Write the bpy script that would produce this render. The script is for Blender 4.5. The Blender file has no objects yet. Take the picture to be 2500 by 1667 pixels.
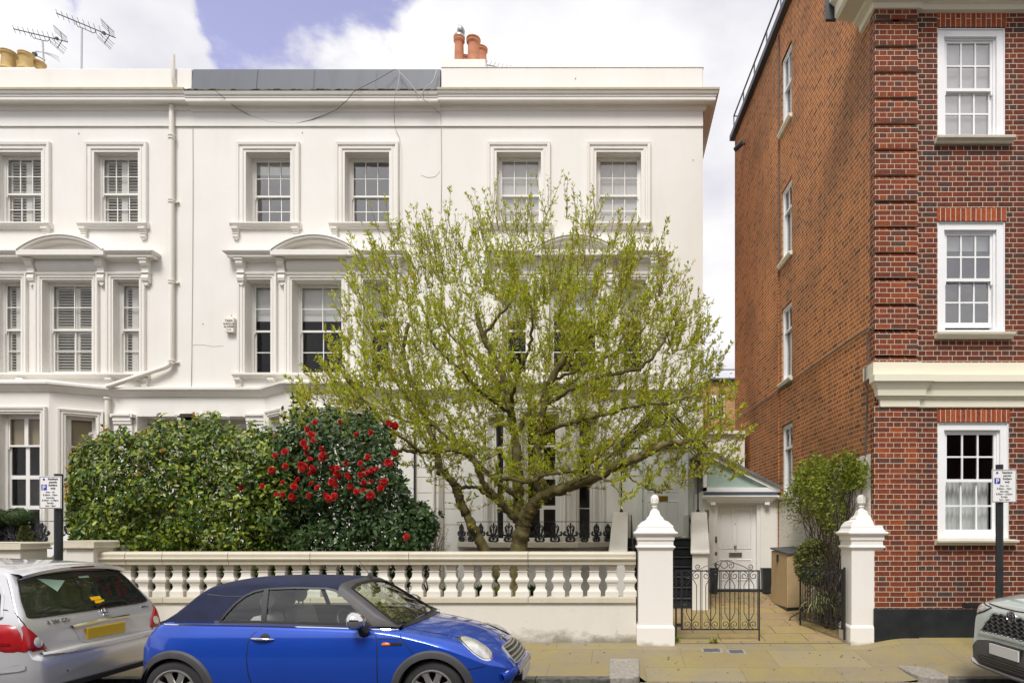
import bpy, bmesh, math, random
import numpy as np
from mathutils import Vector, Matrix
from mathutils.bvhtree import BVHTree
R = math.radians
random.seed(7)
RNG = np.random.default_rng(11)
SC = bpy.context.scene
COL = SC.collection

# ---------------------------------------------------------------- camera, sky, sun, exposure
EYE, FPX, CX, CY = 1.65, 1600.0, 1500.0, 1300.0   # eye height (m); focal length and vanishing point measured on the 2500 px wide photograph
cd = bpy.data.cameras.new('camera')
cam = bpy.data.objects.new('camera', cd); COL.objects.link(cam)
cam.location = (0, 0, EYE); cam.rotation_euler = (R(90), 0, 0)
cd.sensor_fit = 'HORIZONTAL'; cd.sensor_width = 36.0; cd.lens = 36.0 * FPX / 2500.0
cd.shift_x = (1250 - CX) / 2500.0; cd.shift_y = (CY - 833.5) / 2500.0
cd.clip_start = 0.05; cd.clip_end = 1500
SC.camera = cam
SC.view_settings.view_transform = 'Standard'; SC.view_settings.look = 'None'
SC.view_settings.gamma = 1.0; SC.view_settings.exposure = 0.42
SC.render.film_transparent = False
SC.cycles.max_bounces = 8; SC.cycles.transparent_max_bounces = 24
SC.cycles.use_denoising = True
SC.cycles.caustics_reflective = False; SC.cycles.caustics_refractive = False

SUN_EL, SUN_AZ = R(54), R(191)     # azimuth measured from +Y clockwise: behind the camera, a little to its left
w = bpy.data.worlds.new('World'); SC.world = w; w.use_nodes = True
nt = w.node_tree; nt.nodes.clear()
def N(t, **k):
    n = nt.nodes.new(t)
    for a, b in k.items(): setattr(n, a, b)
    return n
L = nt.links.new
tc = N('ShaderNodeTexCoord')
sky = N('ShaderNodeTexSky', sky_type='NISHITA', sun_disc=False, sun_elevation=SUN_EL, sun_rotation=SUN_AZ, air_density=1.0, dust_density=1.2)
skm = N('ShaderNodeMix', data_type='RGBA', blend_type='MULTIPLY'); skm.inputs[0].default_value = 1
L(sky.outputs[0], skm.inputs[6]); skm.inputs[7].default_value = (0.32, 0.215, 0.205, 1)
mp = N('ShaderNodeMapping'); mp.inputs['Scale'].default_value = (1.0, 1.0, 1.7); mp.inputs['Location'].default_value = (3.1, 0.4, 1.3)
L(tc.outputs['Generated'], mp.inputs[0])
n1 = N('ShaderNodeTexNoise'); n1.inputs['Scale'].default_value = 5.2; n1.inputs['Detail'].default_value = 10; n1.inputs['Roughness'].default_value = 0.6
L(mp.outputs[0], n1.inputs[0])
wn_ = N('ShaderNodeTexNoise'); wn_.inputs['Scale'].default_value = 9.0; wn_.inputs['Detail'].default_value = 5; L(tc.outputs['Generated'], wn_.inputs[0])
wsub = N('ShaderNodeVectorMath', operation='SUBTRACT'); L(wn_.outputs['Color'], wsub.inputs[0]); wsub.inputs[1].default_value = (.5, .5, .5)
wadd = N('ShaderNodeVectorMath', operation='MULTIPLY_ADD'); L(wsub.outputs[0], wadd.inputs[0]); wadd.inputs[1].default_value = (.16, .16, .16); L(tc.outputs['Generated'], wadd.inputs[2])
wdir = N('ShaderNodeVectorMath', operation='NORMALIZE'); L(wadd.outputs[0], wdir.inputs[0])
# a gap of blue towards the upper left of the view, full cloud elsewhere
vd = N('ShaderNodeVectorMath', operation='DOT_PRODUCT'); L(wdir.outputs[0], vd.inputs[0]); vd.inputs[1].default_value = (-0.478, 0.688, 0.546)
gap = N('ShaderNodeMapRange'); gap.inputs[1].default_value = 0.955; gap.inputs[2].default_value = 0.992; gap.inputs[3].default_value = 0.24; gap.inputs[4].default_value = -0.10
L(vd.outputs['Value'], gap.inputs[0])
vd2 = N('ShaderNodeVectorMath', operation='DOT_PRODUCT'); L(wdir.outputs[0], vd2.inputs[0]); vd2.inputs[1].default_value = (-0.506, 0.692, 0.5155)
cum = N('ShaderNodeMapRange'); cum.inputs[1].default_value = 0.9978; cum.inputs[2].default_value = 0.9998; cum.inputs[3].default_value = 0.0; cum.inputs[4].default_value = 0.36
L(vd2.outputs['Value'], cum.inputs[0])
ad = N('ShaderNodeMath', operation='ADD'); L(n1.outputs[0], ad.inputs[0]); L(gap.outputs[0], ad.inputs[1])
vd3 = N('ShaderNodeVectorMath', operation='DOT_PRODUCT'); L(wdir.outputs[0], vd3.inputs[0]); vd3.inputs[1].default_value = (-0.600, 0.650, 0.466)
cum2 = N('ShaderNodeMapRange'); cum2.inputs[1].default_value = 0.9935; cum2.inputs[2].default_value = 0.9990; cum2.inputs[3].default_value = 0.0; cum2.inputs[4].default_value = 0.38
L(vd3.outputs['Value'], cum2.inputs[0]); cmx = N('ShaderNodeMath', operation='MAXIMUM'); L(cum.outputs[0], cmx.inputs[0]); L(cum2.outputs[0], cmx.inputs[1])
ad2 = N('ShaderNodeMath', operation='ADD'); L(ad.outputs[0], ad2.inputs[0]); L(cmx.outputs[0], ad2.inputs[1])
cov = N('ShaderNodeMapRange'); cov.interpolation_type = 'SMOOTHSTEP'; cov.inputs[1].default_value = 0.44; cov.inputs[2].default_value = 0.62
L(ad2.outputs[0], cov.inputs[0])
n2 = N('ShaderNodeTexNoise'); n2.inputs['Scale'].default_value = 5.0; n2.inputs['Detail'].default_value = 6
L(mp.outputs[0], n2.inputs[0])
cr = N('ShaderNodeValToRGB'); L(n2.outputs[0], cr.inputs[0])
cr.color_ramp.elements[0].position = 0.33; cr.color_ramp.elements[0].color = (0.60, 0.595, 0.655, 1)
cr.color_ramp.elements[1].position = 0.64; cr.color_ramp.elements[1].color = (0.83, 0.82, 0.82, 1)
mx = N('ShaderNodeMix', data_type='RGBA'); L(cov.outputs[0], mx.inputs[0]); L(skm.outputs[2], mx.inputs[6]); L(cr.outputs[0], mx.inputs[7])
bg = N('ShaderNodeBackground'); bg.inputs[1].default_value = 0.96; L(mx.outputs[2], bg.inputs[0])
wo = N('ShaderNodeOutputWorld'); L(bg.outputs[0], wo.inputs[0])

sd = bpy.data.lights.new('sun', 'SUN'); sd.energy = 2.5; sd.angle = R(20); sd.color = (1.0, 0.97, 0.925)
so = bpy.data.objects.new('sun', sd); COL.objects.link(so); so.location = (0, -5, 20)
sdir = Vector((math.sin(SUN_AZ) * math.cos(SUN_EL), math.cos(SUN_AZ) * math.cos(SUN_EL), math.sin(SUN_EL)))
so.rotation_euler = sdir.to_track_quat('Z', 'Y').to_euler()

# ---------------------------------------------------------------- measuring helpers
def X(px, Y): return (px - CX) * Y / FPX
def Z(py, Y): return EYE + (CY - py) * Y / FPX
def P(px, py, Y): return Vector((X(px, Y), Y, Z(py, Y)))

# ---------------------------------------------------------------- materials
M = {}
def mat(name, col, rough=0.6, metal=0.0, var=0.0, vscale=6.0, bump=0.0, bscale=60.0, coat=0.0, spec=0.5, sss=0.0, trans=0.0):
    m = bpy.data.materials.new(name); m.use_nodes = True; t = m.node_tree; b = t.nodes['Principled BSDF']
    b.inputs['Base Color'].default_value = (*col, 1); b.inputs['Roughness'].default_value = rough; b.inputs['Metallic'].default_value = metal
    b.inputs['Coat Weight'].default_value = coat; b.inputs['Coat Roughness'].default_value = 0.04
    b.inputs['Specular IOR Level'].default_value = spec
    tcn = t.nodes.new('ShaderNodeTexCoord')
    if var:
        n = t.nodes.new('ShaderNodeTexNoise'); n.inputs['Scale'].default_value = vscale; n.inputs['Detail'].default_value = 6
        t.links.new(tcn.outputs['Object'], n.inputs['Vector'])
        r = t.nodes.new('ShaderNodeValToRGB'); t.links.new(n.outputs['Fac'], r.inputs[0])
        r.color_ramp.elements[0].position = 0.3; r.color_ramp.elements[1].position = 0.7
        r.color_ramp.elements[0].color = (*[c * (1 - var) for c in col], 1); r.color_ramp.elements[1].color = (*[min(1, c * (1 + var * .6)) for c in col], 1)
        t.links.new(r.outputs[0], b.inputs['Base Color'])
    if bump:
        n = t.nodes.new('ShaderNodeTexNoise'); n.inputs['Scale'].default_value = bscale; n.inputs['Detail'].default_value = 5
        t.links.new(tcn.outputs['Object'], n.inputs['Vector'])
        u = t.nodes.new('ShaderNodeBump'); u.inputs['Strength'].default_value = bump; u.inputs['Distance'].default_value = 0.01
        t.links.new(n.outputs['Fac'], u.inputs['Height']); t.links.new(u.outputs[0], b.inputs['Normal'])
    M[name] = m; return m

def stucco(name, col, grime=(0.42, 0.38, 0.30), amount=0.5, bump=0.25, streak=True, foot=None):
    """painted render: faint broad tone changes, vertical rain streaks, rare grime spots"""
    m = mat(name, col, rough=0.62, spec=0.3); t = m.node_tree; b = t.nodes['Principled BSDF']; ln = t.links.new
    g = t.nodes.new('ShaderNodeNewGeometry')
    def noise(scale, det, sc=(1, 1, 1), rough=.55):
        mpn = t.nodes.new('ShaderNodeMapping'); mpn.inputs['Scale'].default_value = sc; ln(g.outputs['Position'], mpn.inputs[0])
        n = t.nodes.new('ShaderNodeTexNoise'); n.inputs['Scale'].default_value = scale; n.inputs['Detail'].default_value = det; n.inputs['Roughness'].default_value = rough
        ln(mpn.outputs[0], n.inputs[0]); return n
    a = noise(0.9, 5); s = noise(3.0, 6, (1, 1, .16)); k = noise(7.0, 8, rough=.7)
    def rng(n, lo, hi, o0, o1):
        r = t.nodes.new('ShaderNodeMapRange'); r.inputs[1].default_value = lo; r.inputs[2].default_value = hi; r.inputs[3].default_value = o0; r.inputs[4].default_value = o1
        ln(n.outputs[0], r.inputs[0]); return r
    def mixc(fac, c1, c2):
        x = t.nodes.new('ShaderNodeMix'); x.data_type = 'RGBA'
        if hasattr(fac, 'outputs'): ln(fac.outputs[0], x.inputs[0])
        else: x.inputs[0].default_value = fac
        if hasattr(c1, 'outputs'): ln(c1.outputs[2], x.inputs[6])
        else: x.inputs[6].default_value = (*c1, 1)
        x.inputs[7].default_value = (*c2, 1); return x
    x = mixc(rng(a, .35, .7, 0, .55), col, [c * f for c, f in zip(col, (.93, .92, .89))])
    x = mixc(rng(s, .52, .72, 0, .16 * amount * 2), x, [c * f for c, f in zip(col, (.78, .75, .68))]) if streak else x
    x = mixc(rng(k, .62, .78, 0, .5 * amount), x, grime)
    if foot:      # splashed mud and algae at the base of the wall, ragged along its top
        sz = t.nodes.new('ShaderNodeSeparateXYZ'); ln(g.outputs['Position'], sz.inputs[0])
        h = t.nodes.new('ShaderNodeMapRange'); h.inputs[1].default_value = foot[0]; h.inputs[2].default_value = foot[1]; h.inputs[3].default_value = .30; h.inputs[4].default_value = -.12; ln(sz.outputs[2], h.inputs[0])
        nf_ = noise(2.2, 8, (1, 1, 1.6), .68); a2 = t.nodes.new('ShaderNodeMath'); a2.operation = 'ADD'; ln(nf_.outputs[0], a2.inputs[0]); ln(h.outputs[0], a2.inputs[1])
        class _A: outputs = [a2.outputs[0]]
        x = mixc(rng(_A, .60, .82, 0, .75), x, foot[2])
    ln(x.outputs[2], b.inputs['Base Color'])
    n = noise(34, 4); u = t.nodes.new('ShaderNodeBump'); u.inputs['Strength'].default_value = bump; u.inputs['Distance'].default_value = .006
    ln(n.outputs[0], u.inputs['Height']); ln(u.outputs[0], b.inputs['Normal'])
    return m

def brick(name, ramp, mortar, mode='xz', bw=0.2245, rh=0.0758, ms=0.011, squash=True, bump=.5, offs=(0, 0), dirt=0.0):
    """brickwork in world metres: courses of stretchers and headers, every brick its own tone"""
    m = bpy.data.materials.new(name); m.use_nodes = True; t = m.node_tree; b = t.nodes['Principled BSDF']; ln = t.links.new
    g = t.nodes.new('ShaderNodeNewGeometry'); sp = t.nodes.new('ShaderNodeSeparateXYZ'); ln(g.outputs['Position'], sp.inputs[0])
    cb = t.nodes.new('ShaderNodeCombineXYZ')
    wn = t.nodes.new('ShaderNodeTexNoise'); wn.inputs['Scale'].default_value = 2.5; ln(g.outputs['Position'], wn.inputs[0])
    wm = t.nodes.new('ShaderNodeMath'); wm.operation = 'MULTIPLY_ADD'; wm.inputs[1].default_value = 0.012; ln(wn.outputs[0], wm.inputs[0])
    if mode in ('xz', 'yz'):      # along the face: world x on fronts, world y on flanks and reveals
        sn = t.nodes.new('ShaderNodeSeparateXYZ'); ln(g.outputs['True Normal'], sn.inputs[0]); ab = t.nodes.new('ShaderNodeMath'); ab.operation = 'ABSOLUTE'; ln(sn.outputs[0], ab.inputs[0])
        gt_ = t.nodes.new('ShaderNodeMath'); gt_.operation = 'GREATER_THAN'; gt_.inputs[1].default_value = .7; ln(ab.outputs[0], gt_.inputs[0])
        mxu = t.nodes.new('ShaderNodeMix'); ln(gt_.outputs[0], mxu.inputs[0]); ln(sp.outputs[0], mxu.inputs[2]); ln(sp.outputs[1], mxu.inputs[3]); ln(mxu.outputs[0], cb.inputs[0])
    if mode == 'vert':
        ad = t.nodes.new('ShaderNodeMath'); ad.operation = 'ADD'; ad.inputs[1].default_value = 0; ln(sp.outputs[2], ad.inputs[0]); ln(ad.outputs[0], cb.inputs[0])
        ln(sp.outputs[0], cb.inputs[1])
    else:
        ln(sp.outputs[2], wm.inputs[2]); ln(wm.outputs[0], cb.inputs[1])
    mp = t.nodes.new('ShaderNodeMapping'); mp.inputs['Location'].default_value = (50 + offs[0], 50 * rh / rh + offs[1], 0); ln(cb.outputs[0], mp.inputs[0])
    br = t.nodes.new('ShaderNodeTexBrick'); ln(mp.outputs[0], br.inputs[0])
    br.inputs['Scale'].default_value = 1; br.inputs['Brick Width'].default_value = bw; br.inputs['Row Height'].default_value = rh
    br.inputs['Mortar Size'].default_value = ms / 2; br.inputs['Mortar Smooth'].default_value = .25; br.inputs['Bias'].default_value = 0
    br.inputs['Color1'].default_value = (0, 0, 0, 1); br.inputs['Color2'].default_value = (1, 1, 1, 1); br.inputs['Mortar'].default_value = (0, 0, 0, 1)
    br.offset = .5
    if squash: br.squash = .5; br.squash_frequency = 2
    r = t.nodes.new('ShaderNodeValToRGB'); ln(br.outputs['Color'], r.inputs[0]); r.color_ramp.interpolation = 'LINEAR'
    e = r.color_ramp.elements
    e[0].position = ramp[0][0]; e[0].color = (*ramp[0][1], 1); e[1].position = ramp[-1][0]; e[1].color = (*ramp[-1][1], 1)
    for p_, c_ in ramp[1:-1]:
        q = e.new(p_); q.color = (*c_, 1)
    n = t.nodes.new('ShaderNodeTexNoise'); n.inputs['Scale'].default_value = 28; n.inputs['Detail'].default_value = 6; ln(g.outputs['Position'], n.inputs[0])
    mr = t.nodes.new('ShaderNodeMapRange'); mr.inputs[1].default_value = .3; mr.inputs[2].default_value = .7; mr.inputs[3].default_value = .72; mr.inputs[4].default_value = 1.2; ln(n.outputs[0], mr.inputs[0])
    mu = t.nodes.new('ShaderNodeMix'); mu.data_type = 'RGBA'; mu.blend_type = 'MULTIPLY'; mu.inputs[0].default_value = 1; ln(r.outputs[0], mu.inputs[6]); ln(mr.outputs[0], mu.inputs[7])
    mm = t.nodes.new('ShaderNodeMix'); mm.data_type = 'RGBA'; ln(br.outputs['Fac'], mm.inputs[0]); ln(mu.outputs[2], mm.inputs[6]); mm.inputs[7].default_value = (*mortar, 1)
    out = mm
    n2 = t.nodes.new('ShaderNodeTexNoise'); n2.inputs['Scale'].default_value = .55; n2.inputs['Detail'].default_value = 7; n2.inputs['Roughness'].default_value = .65; ln(g.outputs['Position'], n2.inputs[0])
    r2 = t.nodes.new('ShaderNodeMapRange'); r2.inputs[1].default_value = .42; r2.inputs[2].default_value = .72; r2.inputs[3].default_value = 0; r2.inputs[4].default_value = .12 + dirt; ln(n2.outputs[0], r2.inputs[0])
    d = t.nodes.new('ShaderNodeMix'); d.data_type = 'RGBA'; ln(r2.outputs[0], d.inputs[0]); ln(mm.outputs[2], d.inputs[6]); d.inputs[7].default_value = (.09, .06, .04, 1)
    ln(d.outputs[2], b.inputs['Base Color']); b.inputs['Roughness'].default_value = .85; b.inputs['Specular IOR Level'].default_value = .25
    hm = t.nodes.new('ShaderNodeMath'); hm.operation = 'MULTIPLY_ADD'; hm.inputs[1].default_value = -1.0; ln(br.outputs['Fac'], hm.inputs[0]); ln(n.outputs[0], hm.inputs[2])
    u = t.nodes.new('ShaderNodeBump'); u.inputs['Strength'].default_value = bump; u.inputs['Distance'].default_value = .006; ln(hm.outputs[0], u.inputs['Height']); ln(u.outputs[0], b.inputs['Normal'])
    M[name] = m; return m

def glass(name, refl=0.10, tint=(1, 1, 1), rough=0.0):
    m = bpy.data.materials.new(name); m.use_nodes = True; t = m.node_tree; t.nodes.clear(); ln = t.links.new
    o = t.nodes.new('ShaderNodeOutputMaterial'); x = t.nodes.new('ShaderNodeMixShader'); tr = t.nodes.new('ShaderNodeBsdfTransparent'); gl = t.nodes.new('ShaderNodeBsdfGlossy')
    tr.inputs[0].default_value = (*tint, 1); gl.inputs['Roughness'].default_value = rough; gl.inputs[0].default_value = (1, 1, 1, 1)
    f = t.nodes.new('ShaderNodeLayerWeight'); f.inputs[0].default_value = .35
    a = t.nodes.new('ShaderNodeMath'); a.operation = 'MULTIPLY_ADD'; a.inputs[1].default_value = .5; a.inputs[2].default_value = refl; a.use_clamp = True; ln(f.outputs['Fresnel'], a.inputs[0])
    # old sash glass is never quite flat
    n = t.nodes.new('ShaderNodeTexNoise'); n.inputs['Scale'].default_value = 2.2; g = t.nodes.new('ShaderNodeNewGeometry'); ln(g.outputs['Position'], n.inputs[0])
    u = t.nodes.new('ShaderNodeBump'); u.inputs['Strength'].default_value = .25; u.inputs['Distance'].default_value = .02; ln(n.outputs[0], u.inputs['Height']); ln(u.outputs[0], gl.inputs['Normal'])
    ln(a.outputs[0], x.inputs[0]); ln(tr.outputs[0], x.inputs[1]); ln(gl.outputs[0], x.inputs[2]); ln(x.outputs[0], o.inputs[0])
    M[name] = m; return m

def leafmat(name, cols, rough=.45, transl=.35, spec=.4):
    """leaf: every leaf its own tone through a per-island random value"""
    m = bpy.data.materials.new(name); m.use_nodes = True; t = m.node_tree; b = t.nodes['Principled BSDF']; ln = t.links.new
    g = t.nodes.new('ShaderNodeNewGeometry'); r = t.nodes.new('ShaderNodeValToRGB'); ln(g.outputs['Random Per Island'], r.inputs[0])
    e = r.color_ramp.elements; k = len(cols)
    e[0].position = 0; e[0].color = (*cols[0], 1); e[1].position = 1; e[1].color = (*cols[-1], 1)
    for i, c in enumerate(cols[1:-1]):
        q = e.new((i + 1) / (k - 1)); q.color = (*c, 1)
    ln(r.outputs[0], b.inputs['Base Color']); b.inputs['Roughness'].default_value = rough; b.inputs['Specular IOR Level'].default_value = spec
    tl = t.nodes.new('ShaderNodeBsdfTranslucent'); ln(r.outputs[0], tl.inputs[0])
    x = t.nodes.new('ShaderNodeMixShader'); x.inputs[0].default_value = transl; o = t.nodes['Material Output']
    ln(b.outputs[0], x.inputs[1]); ln(tl.outputs[0], x.inputs[2]); ln(x.outputs[0], o.inputs[0])
    M[name] = m; return m

stucco('stucco', (0.80, 0.78, 0.742), amount=.5)
stucco('stucco_trim', (0.80, 0.775, 0.73), amount=.6)
stucco('stucco_cool', (0.79, 0.765, 0.72), amount=.5)
stucco('garden_stucco', (0.72, 0.685, 0.62), grime=(.22, .2, .13), amount=1.1, foot=(0, .32, (.20, .17, .09)))
stucco('worn_stone', (0.60, 0.55, 0.44), grime=(.2, .18, .13), amount=1.5, bump=.5)
stucco('pillar_paint', (0.82, 0.79, 0.74), grime=(.45, .4, .33), amount=.45, foot=(-.02, .12, (.34, .29, .2)))
stucco('dirty_drip', (0.55, 0.49, 0.35), grime=(.08, .075, .06), amount=1.8, bump=.5)
stucco('cream_stone', (0.82, 0.77, 0.62), amount=.3)
mat('white_joinery', (0.80, 0.78, 0.74), rough=.35, var=.05, vscale=3)
mat('bright_joinery', (0.86, 0.86, 0.86), rough=.3, var=.03, vscale=3)
mat('cream_sill', (0.80, 0.76, 0.62), rough=.5, var=.07, vscale=5)
mat('door_paint', (0.82, 0.80, 0.78), rough=.3, var=.03)
stucco('lead', (0.135, 0.145, 0.17), grime=(.06, .06, .06), amount=1.6); M['lead'].node_tree.nodes['Principled BSDF'].inputs['Roughness'].default_value = .5
mat('moss_edge', (0.10, 0.095, 0.07), rough=.95, var=.7, vscale=14, bump=1, bscale=30)
mat('slate_roof', (0.16, 0.16, 0.17), rough=.7, var=.3)
mat('terracotta', (0.50, 0.20, 0.10), rough=.75, var=.3, vscale=4, bump=.3)
mat('buff_clay', (0.52, 0.36, 0.14), rough=.75, var=.25, vscale=4, bump=.3)
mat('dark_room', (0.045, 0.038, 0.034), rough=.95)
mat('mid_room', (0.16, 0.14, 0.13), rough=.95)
mat('blind_grey', (0.80, 0.81, 0.78), rough=.85, var=.04)
mat('blind_taupe', (0.42, 0.35, 0.23), rough=.9, var=.1, vscale=4)
mat('blind_white', (0.88, 0.86, 0.82), rough=.85, var=.04)
mat('shutter_white', (0.88, 0.86, 0.79), rough=.5)
mat('curtain_net', (0.85, 0.88, 0.85), rough=.9)
mat('iron_black', (0.022, 0.024, 0.026), rough=.42, spec=.5, var=.3, vscale=12)
mat('iron_grey', (0.05, 0.055, 0.06), rough=.45, spec=.5)
mat('black_paint', (0.022, 0.025, 0.027), rough=.38, var=.35, vscale=5)
mat('pvc_white', (0.78, 0.75, 0.68), rough=.35)
mat('cable_dark', (0.10, 0.095, 0.09), rough=.6)
mat('cable_pale', (0.42, 0.39, 0.33), rough=.6)
mat('alu', (0.45, 0.45, 0.46), rough=.35, metal=.8)
mat('brass', (0.38, 0.24, 0.06), rough=.35, metal=.9)
mat('steel', (0.55, 0.55, 0.56), rough=.28, metal=1)
mat('chrome', (0.82, 0.82, 0.83), rough=.07, metal=1)
mat('bin_ochre', (0.52, 0.38, 0.21), rough=.8, var=.07)
mat('bin_lid', (0.085, 0.085, 0.095), rough=.6, var=.2)
mat('planter_dark', (0.03, 0.033, 0.035), rough=.5, var=.3)
mat('alarm_cream', (0.80, 0.76, 0.66), rough=.4)
mat('sign_white', (0.82, 0.80, 0.78), rough=.4)
mat('sign_text', (0.06, 0.06, 0.065), rough=.6)
mat('sign_blue', (0.03, 0.045, 0.38), rough=.4)
mat('frosted', (0.36, 0.46, 0.42), rough=.25, var=.1, vscale=2)
mat('blue_flashing', (0.06, 0.075, 0.10), rough=.5)
mat('soil', (0.06, 0.042, 0.025), rough=1, var=.5, bump=1, bscale=20)
mat('asphalt', (0.052, 0.052, 0.052), rough=.9, var=.3, vscale=30, bump=.6, bscale=120)
mat('granite', (0.30, 0.275, 0.235), rough=.75, var=.3, vscale=22, bump=.7, bscale=40)
mat('granite_dark', (0.11, 0.105, 0.09), rough=.85, var=.5, vscale=16, bump=1.2, bscale=26)
mat('cover_iron', (0.13, 0.135, 0.14), rough=.6, metal=.3, var=.25, vscale=20)
mat('cover_rust', (0.16, 0.105, 0.06), rough=.8, var=.3, vscale=20)
mat('bark', (0.155, 0.125, 0.045), rough=.9, var=.65, vscale=7, bump=1.4, bscale=30)
mat('twig', (0.21, 0.16, 0.085), rough=.85, var=.4, vscale=5)
mat('dark_stem', (0.07, 0.045, 0.025), rough=.9, var=.4)
glass('window_glass', .015)
glass('window_glass_bright', .10); glass('window_glass_sky', .24)
glass('car_glass', .05, tint=(.92, .97, .93))
leafmat('leaf_spring', [(.24, .33, .012), (.55, .62, .025), (.40, .52, .018), (.72, .72, .09), (.48, .34, .03), (.48, .58, .025)], transl=.5)
leafmat('leaf_camellia', [(.020, .05, .006), (.16, .23, .012), (.04, .085, .007), (.05, .10, .009), (.34, .38, .03), (.028, .062, .007), (.11, .175, .010)], rough=.38, transl=.12, spec=.35)
leafmat('leaf_dark', [(.012, .032, .008), (.035, .075, .016), (.02, .05, .010), (.085, .14, .04), (.016, .04, .010)], rough=.42, transl=.08, spec=.35)
leafmat('leaf_new', [(.42, .40, .05), (.50, .30, .03), (.45, .18, .03), (.60, .52, .14)], rough=.35, transl=.3)
leafmat('leaf_box', [(.02, .045, .010), (.05, .09, .02), (.03, .06, .012)], rough=.5, transl=.15)
leafmat('leaf_climber', [(.16, .22, .02), (.32, .42, .03), (.10, .13, .015), (.42, .47, .06), (.20, .12, .04)], transl=.35)
leafmat('leaf_strap', [(.24, .30, .06), (.50, .52, .26), (.14, .22, .03)], rough=.4, transl=.3)
leafmat('leaf_conifer', [(.10, .08, .03), (.07, .11, .025), (.16, .15, .05)], rough=.6, transl=.1)
leafmat('petal_red', [(.42, .006, .008), (.60, .02, .015), (.36, .004, .008), (.70, .06, .03)], rough=.5, transl=.25)
leafmat('petal_white', [(.75, .73, .62), (.8, .7, .6)], rough=.5, transl=.3)

FRONT_RAMP = [(0, (.06, .045, .045)), (.07, (.085, .04, .034)), (.22, (.10, .032, .023)), (.45, (.135, .034, .022)), (.7, (.185, .042, .023)), (.9, (.11, .032, .024)), (.96, (.25, .055, .024)), (1, (.09, .042, .035))]
brick('brick_front', FRONT_RAMP, (.60, .50, .36), 'xz', ms=.0095)
brick('brick_quoin', [(0, (.10, .05, .04)), (.2, (.15, .038, .022)), (.5, (.24, .052, .022)), (.8, (.17, .042, .022)), (1, (.32, .075, .025))], (.60, .50, .36), 'xz', offs=(.04, 0), ms=.0095)
brick('brick_side', [(0, (.19, .065, .035)), (.2, (.38, .12, .042)), (.6, (.52, .175, .06)), (.9, (.44, .14, .048)), (1, (.26, .09, .045))], (.70, .46, .23), 'yz', ms=.016, dirt=.5)
brick('brick_arch', [(0, (.25, .05, .02)), (.5, (.38, .09, .03)), (1, (.3, .06, .02))], (.60, .52, .40), 'vert', bw=.5, rh=.075, squash=False)
brick('brick_painted', [(0, (.86, .83, .77)), (1, (.90, .87, .81))], (.84, .81, .75), 'yz', ms=.014, bump=1.0)
brick('brick_far', [(0, (.30, .14, .06)), (.5, (.5, .26, .10)), (1, (.42, .18, .07))], (.5, .42, .3), 'xz')
brick('brick_across', [(0, (.08, .04, .03)), (.5, (.16, .07, .045)), (1, (.12, .05, .035))], (.25, .22, .18), 'xz')

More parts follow.
